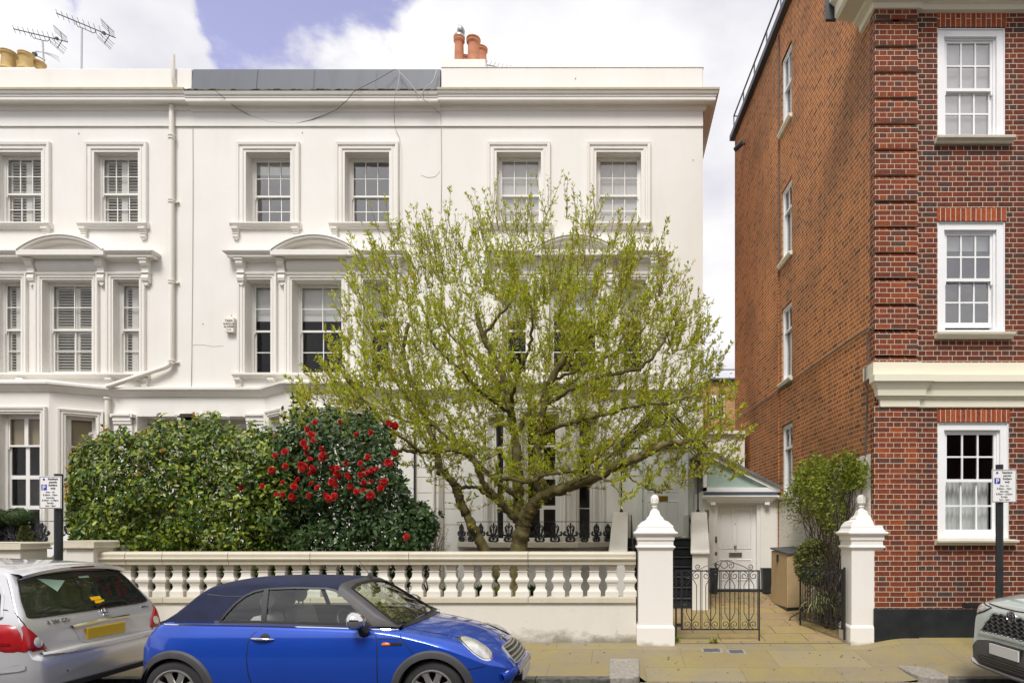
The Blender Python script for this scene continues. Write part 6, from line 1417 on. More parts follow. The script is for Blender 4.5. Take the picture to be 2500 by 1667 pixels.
for (a, b) in ((-60, 12), (14, 92)): mb.box(X(a, 15.15), X(b, 15.15), 15.1, 15.35, Z(1320, 15.15), Z(1277, 15.15))
build('trough', MB().box(X(-60, 15.15), X(93, 15.15), 15.1, 15.3, Z(1320, 15.15), Z(1277, 15.15)), 'planter_dark', pt, bevel=.01)
# little conifer by the far-left pier
t = thing('conifer', 'small upright conifer with rusty tips between the two left piers', 'plant', tuple(P(66, 1400, 10.6))); n = 1500
h = RNG.random(n) ** .8; a_ = RNG.uniform(0, 6.28, n); rr = (1 - h) * .26 * RNG.uniform(.5, 1, n) + .01; c = np.array(P(62, 1392, 10.6)); pos = np.stack([c[0] + rr * np.cos(a_), c[1] + rr * np.sin(a_), c[2] + h * .70], 1)
V, F = leaves(pos, np.stack([np.cos(a_), np.sin(a_), np.full(n, .7)], 1), RNG.uniform(.04, .075, n), .014); mesh_np('foliage', V, F, 'leaf_conifer', t); build('trunk', MB().tube([tuple(c - [0, 0, .35]), tuple(c + [0, 0, .6])], [.02, .006], 6), 'dark_stem', t)
# sparse twiggy shrub right of the camellia
t = thing('twiggy_shrub', 'sparse twiggy shrub with tiny leaves between the red camellia and the iron balcony', 'shrub', tuple(P(1060, 1420, 11.2))); q = Tubes(); lp = []; ld = []
for i in range(95):
    s = np.array(P(RNG.uniform(1010, 1075), 1420, 11.2)); e = np.array(P(RNG.uniform(985, 1098), RNG.uniform(1262, 1350), 11.2 + RNG.uniform(-.3, .3))); k = 7; tt = np.linspace(0, 1, k)[:, None]; p = s + (e - s) * tt + RNG.normal(size=(k, 3)) * .02; q.add(p, np.linspace(.005, .002, k), 3)
    for j in range(14): u = RNG.uniform(.35, 1); lp.append(s + (e - s) * u + RNG.normal(size=3) * .02); ld.append(RNG.normal(size=3))
V, F = q.out(); mesh_np('stems', V, F, 'twig', t); V, F = leaves(np.array(lp), np.array(ld), .028, .013); mesh_np('leaves', V, F, 'leaf_conifer', t)
# low foliage seen through the balusters
for (px, py, w_, m, lb) in ((1078, 1440, .16, 'leaf_camellia', 'small leafy plant seen through the balusters below the twiggy shrub'), (1165, 1443, .22, 'leaf_dark', 'dark strappy plant seen through the balusters by the leaning trunk'), (1205, 1445, .2, 'leaf_climber', 'spiky pale plant seen through the balusters between the two trunks'), (1302, 1450, .26, 'leaf_dark', 'dark leafy plant seen through the balusters right of the main trunk')):
    c = np.array(P(px, 1462, 11.0)); t = thing('garden_plant', lb, 'plant', tuple(c)); n = 260; a_ = RNG.uniform(0, 6.28, n); d = np.stack([np.cos(a_), np.sin(a_), RNG.uniform(.5, 2.2, n)], 1); pos = c + np.stack([np.cos(a_), np.sin(a_), np.zeros(n)], 1) * w_ * RNG.random((n, 1)) * .6 + np.array([0, 0, 1]) * RNG.random((n, 1)) * w_ * .7
    V, F = leaves(pos, d, RNG.uniform(.07, .14, n), .03, droop=.2); mesh_np('leaves', V, F, m, t)
# climber on the painted flank wall and the plants at its foot
cl = thing('climber', 'leafy climber hanging on the white painted flank wall behind the right gate pillar', 'climber', (sideX(11.4) - .1, 11.4, .2)); lp = []; ld = []; q = Tubes()
ol = [(1958, 1180, 1330), (1966, 1145, 1250), (1990, 1128, 1260), (2030, 1122, 1290), (2080, 1118, 1340), (2118, 1120, 1330), (2133, 1140, 1220)]
pxs = [o_[0] for o_ in ol]
while len(lp) < 8200:
    px = RNG.uniform(1958, 2112) if RNG.random() < .95 else RNG.uniform(2100, 2133); a, b = np.interp(px, pxs, [o_[1] for o_ in ol]), np.interp(px, pxs, [o_[2] for o_ in ol]); v = RNG.random() ** 1.25
    py = a + (b - a) * v + RNG.normal() * 7 + 9 * math.sin(px * .09) + 6 * math.sin(px * .23); px += 10 * math.sin(py * .06) * (px < 1990)
    if RNG.random() > np.clip(1.25 - v, .12, 1) or (px > 2080 and py > 1192): continue
    Y = sideY(min(px, 2134)); off = .03 + (.42 if px < 2070 else .15) * RNG.random() * math.sin(math.pi * min(.98, max(.05, v * .8 + .12)))
    Yp_ = Y - .0; p = np.array([sideX(Y) - off, Y, Z(py, Y)]); lp.append(p); ld.append([-.5, -.5, -.3])
lp = np.array(lp); ld = np.array(ld) + RNG.normal(size=(len(lp), 3)) * .6; V, F = leaves(lp, ld, RNG.uniform(.045, .10, len(lp)), .022, fold=.2); mesh_np('leaves', V, F, 'leaf_climber', cl)
for i in range(70):
    e = lp[RNG.integers(len(lp))]; s = np.array([sideX(10.8) - .25 + RNG.normal() * .05, 10.8 + RNG.normal() * .2, .15]); k = 9; tt = np.linspace(0, 1, k)[:, None]; p = s + (e - s) * tt ** 1.0 + RNG.normal(size=(k, 3)) * .05; q.add(p, np.linspace(.014 if i < 12 else .007, .003, k), 4)
V, F = q.out(); mesh_np('stems', V, F, 'dark_stem', cl)
t = thing('corner_shrub', 'bushy olive green shrub between the bin store and the open gate', 'shrub', tuple(P(1985, 1480, 11.6))); lp = []
while len(lp) < 3600:
    px, py = RNG.uniform(1940, 2042), RNG.uniform(1318, 1432); e = ((px - 1985) / 46) ** 2 + ((py - 1372) / 56) ** 2
    if e < 1 and RNG.random() < .35 + .65 * e: lp.append(np.array(P(px, py, 11.2 + RNG.normal() * .14)))
lp = np.array(lp); V, F = leaves(lp, rand_unit(len(lp)), RNG.uniform(.04, .07, len(lp)), .022); mesh_np('leaves', V, F, 'leaf_conifer', t); V, F = leaves(lp[:900] + [0, -.04, .02], rand_unit(900), .05, .02); mesh_np('leaves', V, F, 'leaf_climber', t)
stems(t, lp[abs(lp[:, 0] - X(1992, 11.2)) < .12], 3, 7, 11.3, .1)
t = thing('spider_plant', 'clump of arching cream striped strap leaves behind the open gate', 'plant', tuple(P(2005, 1490, 11.0))); mb = MB()
for i in range(150):
    b = Vector(P(RNG.uniform(1985, 2040), RNG.uniform(1462, 1500), 10.9 + RNG.uniform(-.25, .3))); a_ = RNG.uniform(0, 6.28); L_ = RNG.uniform(.22, .45); d = Vector((math.cos(a_), math.sin(a_), 0)); s = d.cross(Vector((0, 0, 1))) * .008; pts = [b + d * L_ * u * .8 + Vector((0, 0, L_ * (1.5 * u - 1.5 * u * u))) for u in (0, .25, .5, .75, 1)]
    o = len(mb.v)
    for j, p_ in enumerate(pts): k = (1, 1.1, 1, .7, .1)[j]; mb.v += [tuple(p_ - s * k), tuple(p_ + s * k)]
    for j in range(4): mb.f.append((o + 2 * j, o + 2 * j + 1, o + 2 * j + 3, o + 2 * j + 2))
build('leaves', mb, 'leaf_strap', t)
for (px, py, Y, n, lb) in ((1650, 1545, 9.85, 70, 'small weed at the foot of the left gate pillar'), (1743, 1564, 9.78, 40, 'tiny weed in the paving joint under the closed gate')):
    c = np.array(P(px, py + 14, Y)); c[2] = .02; t = thing('weed', lb, 'weed', tuple(c), group='weeds in the paving'); d = rand_unit(n); d[:, 2] = abs(d[:, 2]); V, F = leaves(c + d * .05 * RNG.random((n, 1)), d, RNG.uniform(.03, .07, n), .025); mesh_np('leaves', V, F, 'leaf_climber', t)
# fallen leaves and scraps on the paving
n = 150; mb_p = []; d_ = []
for i in range(n):
    if i < 110: y = RNG.uniform(12.6, 14.1); x = RNG.uniform(1.9, 3.3); z = path_z(x, y) + .008
    else: y = RNG.uniform(8.4, 9.75); x = RNG.uniform(-2, 4); z = pave_z(x, y) + .006
    mb_p.append([x, y, z]); d_.append([RNG.normal(), RNG.normal(), .05])
t = bpy.data.objects.new('fallen_leaves', None); COL.objects.link(t); t.location = (2.5, 13, .3); t['kind'] = 'stuff'
ups = np.tile([0, 0, 1.0], (n, 1)) + RNG.normal(size=(n, 3)) * .2
V, F = leaves(np.array(mb_p), np.array(d_), RNG.uniform(.02, .06, n), .02, ups=ups); o_ = mesh_np('fallen_leaves', V, F, 'soil', t); bpy.context.view_layer.update(); o_.parent = None; o_.location = t.location.copy(); bpy.data.objects.remove(t); o_['kind'] = 'stuff'
# ================================================================ cars
mat('paint_blue', (0.008, 0.068, 0.47), rough=.28, metal=.35, coat=1.0, var=.06, vscale=2)
mat('paint_silver', (0.66, 0.66, 0.68), rough=.25, metal=.45, coat=1.0)
mat('paint_sage', (0.50, 0.56, 0.53), rough=.33, metal=.2, coat=1.0)
mat('cladding', (0.062, 0.060, 0.062), rough=.55, var=.15, vscale=6)
mat('hood_cloth', (0.013, 0.018, 0.052), rough=.9, var=.2, vscale=8, bump=.6, bscale=300)
mat('rubber', (0.022, 0.022, 0.023), rough=.7, var=.2, vscale=20)
mat('seal', (0.012, 0.012, 0.013), rough=.45)
mat('well', (0.006, 0.006, 0.006), rough=1)
mat('alloy', (0.50, 0.49, 0.46), rough=.32, metal=.75)
mat('dark_glass', (0.012, 0.018, 0.016), rough=.04, coat=.3, spec=.8)
mat('lamp_red', (0.36, 0.006, 0.010), rough=.3, coat=.4, var=.35, vscale=9)
mat('lamp_red_dark', (0.20, 0.006, 0.01), rough=.15, coat=1.0)
mat('lamp_clear', (0.62, 0.62, 0.58), rough=.12, metal=.3, coat=1.0, var=.35, vscale=14)
mat('lamp_amber', (0.75, 0.17, 0.01), rough=.2, coat=1.0)
mat('plate_yellow', (0.66, 0.42, 0.003), rough=.45)
mat('plate_white', (0.70, 0.68, 0.64), rough=.45)
mat('sticker_yellow', (0.80, 0.45, 0.0), rough=.5)
mat('sticker_green', (0.42, 0.62, 0.46), rough=.5)
mat('seat_grey', (0.36, 0.36, 0.35), rough=.8)
mat('grille_dark', (0.03, 0.03, 0.03), rough=.4)
mat('grille_silver', (0.42, 0.41, 0.38), rough=.35, metal=.7)
mat('badge_blue', (0.01, 0.02, 0.14), rough=.2, coat=1)
mat('skid', (0.52, 0.49, 0.47), rough=.4, metal=.4)

def crv(tab):
    """smooth interpolation through (x, value) pairs (monotone cubic)"""
    xs = np.array([t[0] for t in tab], float); ys = np.array([t[1] for t in tab], float); h = np.diff(xs); dl = np.diff(ys) / h; m = np.zeros(len(xs))
    for i in range(1, len(xs) - 1): m[i] = 0 if dl[i - 1] * dl[i] <= 0 else 2 * dl[i - 1] * dl[i] / (dl[i - 1] + dl[i])
    m[0], m[-1] = dl[0], dl[-1]
    def f(x):
        x = min(max(x, xs[0]), xs[-1]); i = min(len(xs) - 2, max(0, int(np.searchsorted(xs, x) - 1))); t = (x - xs[i]) / h[i]
        return float(ys[i] * (2 * t ** 3 - 3 * t * t + 1) + h[i] * m[i] * (t ** 3 - 2 * t * t + t) + ys[i + 1] * (-2 * t ** 3 + 3 * t * t) + h[i] * m[i + 1] * (t ** 3 - t * t))
    return f
def loft(xs, zb, zt, W, plan, rc, crown, nz=46, nc=8, ntop=26):
    """closed car skin: for each x a section with sides following W(z), rounded upper corners of radius rc and a crowned top"""
    secs = []
    for x in xs:
        b, t, p, r = zb(x), zt(x), plan(x), rc(x); r = min(r, (t - b) * .45); half = []
        half.append((0, b)); half += [(W(b) * p * q, b) for q in (.3, .6, .85)]
        half.append((W(b) * p * .97, b + .01)); zs = np.linspace(b + .03, t - r, nz); half += [(W(z) * p, z) for z in zs]
        w0 = W(t - r) * p; cr = crown(x)
        for k in range(1, nc + 1): a = math.pi / 2 * k / nc; half.append((w0 - r * 1.35 * (1 - math.cos(a)), t - cr - r + r * math.sin(a) + cr * 0))
        w1 = w0 - r * 1.35
        for k in range(1, ntop + 1): u = 1 - k / ntop; half.append((w1 * u, t - cr + cr * (1 - u * u)))
        full = [(y, z) for y, z in half] + [(-y, z) for y, z in half[-2:0:-1]]
        secs.append([(x, y, z) for y, z in full])
    mb = MB(); n = len(secs[0]); mb.v = [p for s in secs for p in s]
    for i in range(len(secs) - 1):
        for j in range(n): mb.f.append((i * n + j, i * n + (j + 1) % n, (i + 1) * n + (j + 1) % n, (i + 1) * n + j))
    mb.f.append(tuple(range(n))[::-1]); mb.f.append(tuple((len(secs) - 1) * n + k for k in range(n))); return mb
def bvh(mb): return BVHTree.FromPolygons([Vector(v) for v in mb.v], mb.f)
AX = {'L': (lambda a, b: Vector((a, 3, b)), Vector((0, -1, 0))), 'R': (lambda a, b: Vector((a, -3, b)), Vector((0, 1, 0))),
      'F': (lambda a, b: Vector((5, a, b)), Vector((-1, 0, 0))), 'B': (lambda a, b: Vector((-5, a, b)), Vector((1, 0, 0))), 'T': (lambda a, b: Vector((a, b, 4)), Vector((0, 0, -1)))}
def diag(c, d):
    d = Vector(d).normalized(); u = d.cross(Vector((0, 0, 1))).normalized(); up = u.cross(d); c = Vector(c); return (lambda a, b: c - d * 1.0 + u * a + up * b), d
def hit(tree_, ax, a, b):
    o, d = AX[ax] if isinstance(ax, str) else ax; loc, nrm, _, _ = tree_.ray_cast(o(a, b), d)
    if loc is None: return None, None
    if nrm.dot(d) > 0: nrm = -nrm
    return loc, nrm
def inpoly(x, y, poly):
    c = False; j = len(poly) - 1
    for i in range(len(poly)):
        if (poly[i][1] > y) != (poly[j][1] > y) and x < (poly[j][0] - poly[i][0]) * (y - poly[i][1]) / (poly[j][1] - poly[i][1]) + poly[i][0]: c = not c
        j = i
    return c
def round_poly(poly, n=5, k=.25):
    out = []; m = len(poly)
    for i in range(m):
        p, a, b = Vector(poly[i]), Vector(poly[i - 1]), Vector(poly[(i + 1) % m]); s, e = p + (a - p) * k, p + (b - p) * k
        for t in np.linspace(0, 1, n): out.append(tuple(s * (1 - t) ** 2 + p * 2 * t * (1 - t) + e * t * t))
    return out
def patch(tree_, ax, poly, off=.004, bulge=0.0, rings=7, sub=4, edge=.0):
    """a lens or panel lying on the skin, following its curvature"""
    P_ = []
    for i in range(len(poly)):
        a, b = Vector(poly[i]), Vector(poly[(i + 1) % len(poly)])
        for t in range(sub): P_.append(a + (b - a) * t / sub)
    c = sum(P_, Vector((0, 0))) / len(P_); mb = MB(); n = len(P_)
    L0, N0 = hit(tree_, ax, *c)
    for k in range(rings, 0, -1):
        f = k / rings
        for p in P_:
            q = c + (p - c) * f; l, nn = hit(tree_, ax, *q)
            if l is None: l, nn = L0, N0
            mb.v.append(tuple(l + nn * (off + bulge * (1 - f * f) - (edge if k == rings else 0))))
    mb.v.append(tuple(L0 + N0 * (off + bulge)))
    for k in range(rings - 1):
        for i in range(n): mb.f.append((k * n + i, k * n + (i + 1) % n, (k + 1) * n + (i + 1) % n, (k + 1) * n + i))
    for i in range(n): mb.f.append(((rings - 1) * n + i, (rings - 1) * n + (i + 1) % n, rings * n))
    return mb
def ribbon(tree_, ax, pts, w, off=.003, closed=False, mb=None, step=.03, h=.0):
    """a narrow strip following the skin: seals, chrome strips, shut lines"""
    mb = mb or MB(); Q = []; m = len(pts)
    for i in range(m if closed else m - 1):
        a, b = Vector(pts[i]), Vector(pts[(i + 1) % m]); k = max(1, int((b - a).length / step)); Q += [a + (b - a) * t / k for t in range(k)]
    if not closed: Q.append(Vector(pts[-1]))
    H = [hit(tree_, ax, *q) for q in Q]; H = [h_ for h_ in H if h_[0] is not None]; n = len(H); o = len(mb.v)
    for i, (l, nn) in enumerate(H):
        a = H[i - 1][0] if (i or closed) else l; b = H[(i + 1) % n][0] if (i < n - 1 or closed) else l; t = (b - a)
        if t.length < 1e-6: t = Vector((1, 0, 0))
        s = t.normalized().cross(nn).normalized() * w / 2
        mb.v += [tuple(l - s * 1.0 - nn * .004), tuple(l - s + nn * off), tuple(l + nn * (off + h)), tuple(l + s + nn * off), tuple(l + s - nn * .004)]
    for i in range(n if closed else n - 1):
        j = (i + 1) % n
        for k in range(4): mb.f.append((o + i * 5 + k, o + j * 5 + k, o + j * 5 + k + 1, o + i * 5 + k + 1))
    return mb
def cut(mb, test):
    """remove the faces for which test(centre) is true; returns them as a second builder"""
    V = mb.v; keep, gone = MB(), MB(); keep.v = V; gone.v = V
    for f in mb.f:
        if len(f) > 8: keep.f.append(f); continue
        c = [sum(V[i][k] for i in f) / len(f) for k in range(3)]; (gone if test(*c) else keep).f.append(f)
    return keep, gone
def tidy(o):
    bm = bmesh.new(); bm.from_mesh(o.data); bmesh.ops.delete(bm, geom=[v for v in bm.verts if not v.link_faces], context='VERTS'); bmesh.ops.remove_doubles(bm, verts=bm.verts, dist=1e-5); bmesh.ops.recalc_face_normals(bm, faces=bm.faces); bm.to_mesh(o.data); bm.free(); return o
def wheel(car, x, y, rt, rr, wd, side, spokes=8, wide=.62):
    """side = -1 for the wheel whose face looks towards local -y"""
    r0 = build('wheel', MB().tube([(x, y - side * wd * .3, rt), (x, y + side * wd * .38, rt)], [.07, .05], 18), 'alloy', car, local=True, smooth=40)
    prof = [(rr - .01, -.5), (rr + .02, -.5), (rt - .035, -.48), (rt - .012, -.40), (rt, -.28), (rt, .28), (rt - .012, .40), (rt - .035, .48), (rr + .02, .5), (rr - .01, .5), (rr - .012, 0)]; mb = MB(); n = 56
    for r, q in prof:
        for i in range(n): a = 2 * math.pi * i / n; mb.v.append((x + r * math.cos(a), y + q * wd, rt + r * math.sin(a)))
    for j in range(len(prof)):
        j2 = (j + 1) % len(prof)
        for i in range(n): mb.f.append((j * n + i, j * n + (i + 1) % n, j2 * n + (i + 1) % n, j2 * n + i))
    build('tyre', mb, 'rubber', r0, local=True, smooth=35)
    mb = MB(); yo = y + side * wd * .5
    prof = [(rr + .004, -.01), (rr + .004, .012), (rr - .006, .014), (rr - .016, .006), (rr - .024, -.03), (rr - .03, -.12)]
    for r, q in prof:
        for i in range(n): a = 2 * math.pi * i / n; mb.v.append((x + r * math.cos(a), yo + side * q, rt + r * math.sin(a)))
    for j in range(len(prof) - 1):
        for i in range(n): mb.f.append((j * n + i, j * n + (i + 1) % n, (j + 1) * n + (i + 1) % n, (j + 1) * n + i))
    for s in range(spokes):
        a = 2 * math.pi * (s + .5) / spokes; c, sn = math.cos(a), math.sin(a); hw1 = math.pi * rr / spokes * wide; hw0 = .016 + .35 * math.pi * .07 / spokes
        def pt(r, w_, q): return (x + c * r - sn * w_, yo + side * q, rt + sn * r + c * w_)
        pr = [(.05, hw0 * 1.1, -.02), (rr * .45, hw0 * 1.25, -.012), (rr * .75, hw1 * .62, -.008), (rr - .01, hw1, .0)]; o = len(mb.v)
        for r, w_, q in pr: mb.v += [pt(r, -w_, q - .012), pt(r, -w_ * .8, q), pt(r, 0, q + .003), pt(r, w_ * .8, q), pt(r, w_, q - .012), pt(r, 0, q - .05)]
        for j in range(3):
            for k in range(6): mb.f.append((o + j * 6 + k, o + j * 6 + (k + 1) % 6, o + (j + 1) * 6 + (k + 1) % 6, o + (j + 1) * 6 + k))
    mb.tube([(x, yo - side * .05, rt), (x, yo - side * .004, rt), (x, yo + side * .0, rt)], [.055, .052, .035], 20)
    build('rim', mb, 'alloy', r0, local=True, smooth=35)
    mb = MB().tube([(x, yo - side * .07, rt), (x, yo - side * .09, rt)], rr * .93, 32); build('brake_disc', mb, 'well', r0, local=True)
    return r0
def circle(cx, cz, r, a0=0, a1=2 * math.pi, n=40): return [(cx + r * math.cos(a0 + (a1 - a0) * i / n), cz + r * math.sin(a0 + (a1 - a0) * i / n)) for i in range(n + 1)]
def arc_band(tree_, ax, cx, cz, r0, r1, a0, a1, off, n=44, lip=.02):
    mb = MB(); k = 5
    for i in range(n + 1):
        a = a0 + (a1 - a0) * i / n
        for j in range(k):
            r = r0 + (r1 - r0) * j / (k - 1); l, nn = hit(tree_, ax, cx + r * math.cos(a), cz + r * math.sin(a))
            if l is None: l, nn = hit(tree_, ax, cx + r0 * math.cos(a), max(.3, cz + r0 * math.sin(a)))
            o = off * (.75 + .5 * math.sin(math.pi * min(1, .35 + .5 * j / (k - 1)))) if j < k - 1 else .0
            mb.v.append(tuple(l + nn * o))
    for i in range(n):
        for j in range(k - 1): mb.f.append((i * k + j, (i + 1) * k + j, (i + 1) * k + j + 1, i * k + j + 1))
    o = len(mb.v)   # inner return into the wheel well
    s = -AX[ax][1].y
    for i in range(n + 1): v = mb.v[i * k]; mb.v.append((v[0], v[1] - s * .09, v[2]))
    for i in range(n): mb.f.append((i * k, o + i, o + i + 1, (i + 1) * k))
    return mb
def wells(car, xs, rt, rw, yin, yout):
    for x in xs:
        for s in (-1, 1):
            mb = MB(); n = 24
            for i in range(n + 1): a = math.pi * (-.1 + 1.2 * i / n); mb.v += [(x + rw * math.cos(a), s * yin, rt + rw * math.sin(a)), (x + rw * math.cos(a), s * yout, rt + rw * math.sin(a))]
            for i in range(n): mb.f.append((2 * i, 2 * i + 1, 2 * i + 3, 2 * i + 2))
            mb.f.append(tuple(2 * i for i in range(n + 1))); build('wheel_well', mb, 'well', car, local=True)

# ---------------------------------------------------------------- blue convertible, parked facing right
mini = thing('convertible_car', 'small blue convertible car with a dark blue fabric roof parked in front of the balustrade', 'car', (-2.98, 7.08, -.165))
xs = sorted(set([round(v, 4) for v in np.concatenate([np.linspace(-1.665, -1.35, 34), np.linspace(-1.35, 1.5, 150), np.linspace(1.5, 1.975, 44)])]))
zb = crv([(-1.665, .42), (-1.62, .30), (-1.5, .25), (-1.2, .2), (0, .18), (1.2, .2), (1.7, .22), (1.9, .25), (1.975, .36)])
zt = crv([(-1.665, .55), (-1.64, .64), (-1.60, .76), (-1.54, .87), (-1.46, .945), (-1.35, .975), (-1.0, .972), (0, .945), (.6, .925), (.86, .915), (1.0, .90), (1.3, .86), (1.55, .79), (1.7, .725), (1.82, .655), (1.9, .59), (1.95, .52), (1.975, .46)])
W = crv([(.15, .775), (.25, .80), (.4, .832), (.55, .842), (.68, .835), (.8, .815), (.9, .775), (.98, .73)])
plan = crv([(-1.665, .62), (-1.65, .72), (-1.60, .84), (-1.5, .915), (-1.35, .965), (-1.0, .995), (0, 1.0), (.9, 1.0), (1.3, .985), (1.5, .955), (1.65, .90), (1.78, .81), (1.88, .70), (1.94, .60), (1.975, .48)])
rc = crv([(-1.665, .05), (-1.5, .09), (-1.2, .075), (.6, .07), (1.0, .10), (1.4, .15), (1.7, .17), (1.9, .12), (1.975, .05)])
crown = crv([(-1.665, .02), (-1.2, .02), (.6, .025), (.9, .04), (1.4, .065), (1.8, .05), (1.975, .02)])
body = loft(xs, zb, zt, W, plan, rc, crown); bt = bvh(body)
RT, WX = .298, 1.2335
keep, _ = cut(body, lambda x, y, z: (abs(y) > .55 and min((x - WX) ** 2, (x + WX) ** 2) + (z - RT) ** 2 < .325 ** 2) or (-1.33 < x < .84 and abs(y) < .655 and z > .86))
tidy(build('body', keep, 'paint_blue', mini, local=True, smooth=35))
wells(mini, (-WX, WX), RT, .345, .50, .80)
build('floor', MB().box(-1.35, .9, -.66, .66, .34, .40), 'well', mini, local=True)
build('cabin_trim', MB().box(-1.3, -.5, -.655, .655, .38, .80).box(-1.36, .86, -.68, -.645, .4, .905).box(-1.36, .86, .645, .68, .4, .905), 'iron_grey', mini, local=True)
for ax in 'RL':
    for wx in (-WX, WX): build('wheel_arch', arc_band(bt, ax, wx, RT, .322, .395, -.35 if wx > 0 else -.2, math.pi + .2 if wx > 0 else math.pi + .3, .018), 'cladding', mini, local=True, smooth=40)
for wx in (-WX, WX):
    for s in (-1, 1): wheel(mini, wx, s * .725, RT, .205, .17, s)
# soft top and windscreen surround
gx_ = sorted(set([round(v, 4) for v in np.concatenate([np.linspace(-1.47, -.9, 70), np.linspace(-.9, .9, 170)])]))
gzt = crv([(-1.47, .955), (-1.42, .985), (-1.3, 1.075), (-1.2, 1.165), (-1.12, 1.24), (-1.04, 1.295), (-.95, 1.325), (-.75, 1.348), (-.4, 1.356), (0, 1.348), (.18, 1.338), (.27, 1.322), (.36, 1.27), (.55, 1.145), (.75, 1.005), (.9, .90)])
GWt = crv([(-1.47, .55), (-1.2, .60), (-.9, .565), (.3, .565), (.9, .60)])
gsec = []
for x in gx_:
    t = gzt(x); zbelt = .905 + .02 * (0.9 - x) / 2; wb_ = .735 * plan(x) * (.97 if x < -1.3 else 1); r = min(.075, max(.01, (t - zbelt) * .45)); half = [(0, zbelt - .06), (wb_ * .95, zbelt - .06), (wb_, zbelt - .03)]
    span = (t - r - zbelt); full_span = .36; wr = wb_ - (wb_ - GWt(x)) * min(1, max(0, span) / full_span) ** 1.15
    for u in np.linspace(0, 1, 26): half.append((wb_ + (wr - wb_) * (u ** 1.25), zbelt + span * u))
    for k in range(1, 8): a = math.pi / 2 * k / 7; half.append((wr - r * 1.6 * (1 - math.cos(a)), t - .02 - r + r * math.sin(a)))
    w1 = wr - r * 1.6
    for k in range(1, 25): u = 1 - k / 24; half.append((w1 * u, t - .02 + .02 * (1 - u * u)))
    full = half + [(-y, z) for y, z in half[-2:0:-1]]; gsec.append([(x, y, z) for y, z in full])
gh = MB(); n = len(gsec[0]); gh.v = [p for s in gsec for p in s]
for i in range(len(gsec) - 1):
    for j in range(n): gh.f.append((i * n + j, i * n + (j + 1) % n, (i + 1) * n + (j + 1) % n, (i + 1) * n + j))
gh.f.append(tuple(range(n))[::-1]); gh.f.append(tuple((len(gsec) - 1) * n + k for k in range(n))); gt = bvh(gh)
quarter = [(-.85, .955), (-.80, 1.035), (-.74, 1.12), (-.66, 1.195), (-.58, 1.235), (-.485, 1.255), (-.435, .955)]
sidew = [(-.405, .953), (-.455, 1.258), (-.2, 1.268), (.12, 1.262), (.205, 1.245), (.25, 1.225), (.40, 1.115), (.55, .985), (.62, .925)]
screen = [(-.66, .925), (-.565, 1.13), (-.505, 1.255), (-.3, 1.285), (0, 1.294), (.3, 1.285), (.505, 1.255), (.565, 1.13), (.66, .925), (.35, .905), (0, .90), (-.35, .905)]
rearw = [(-.34, 1.02), (.34, 1.02), (.32, 1.2), (-.32, 1.2)]
def ghtest(x, y, z):
    if abs(y) > .4 and z > .93 and (inpoly(x, z, quarter) or inpoly(x, z, sidew)): return True
    if x > .22 and inpoly(y, z, screen): return True
    if x < -.9 and inpoly(y, z, rearw): return True
    return z < .9
keep, _ = cut(gh, ghtest)
roof, metal = cut(keep, lambda x, y, z: x > .235 or (x > -.9 and abs(y) > .62 and z < .96))
tidy(build('soft_top', roof, 'hood_cloth', mini, local=True, smooth=40)); tidy(build('windscreen_frame', metal, 'cladding', mini, local=True, smooth=40))
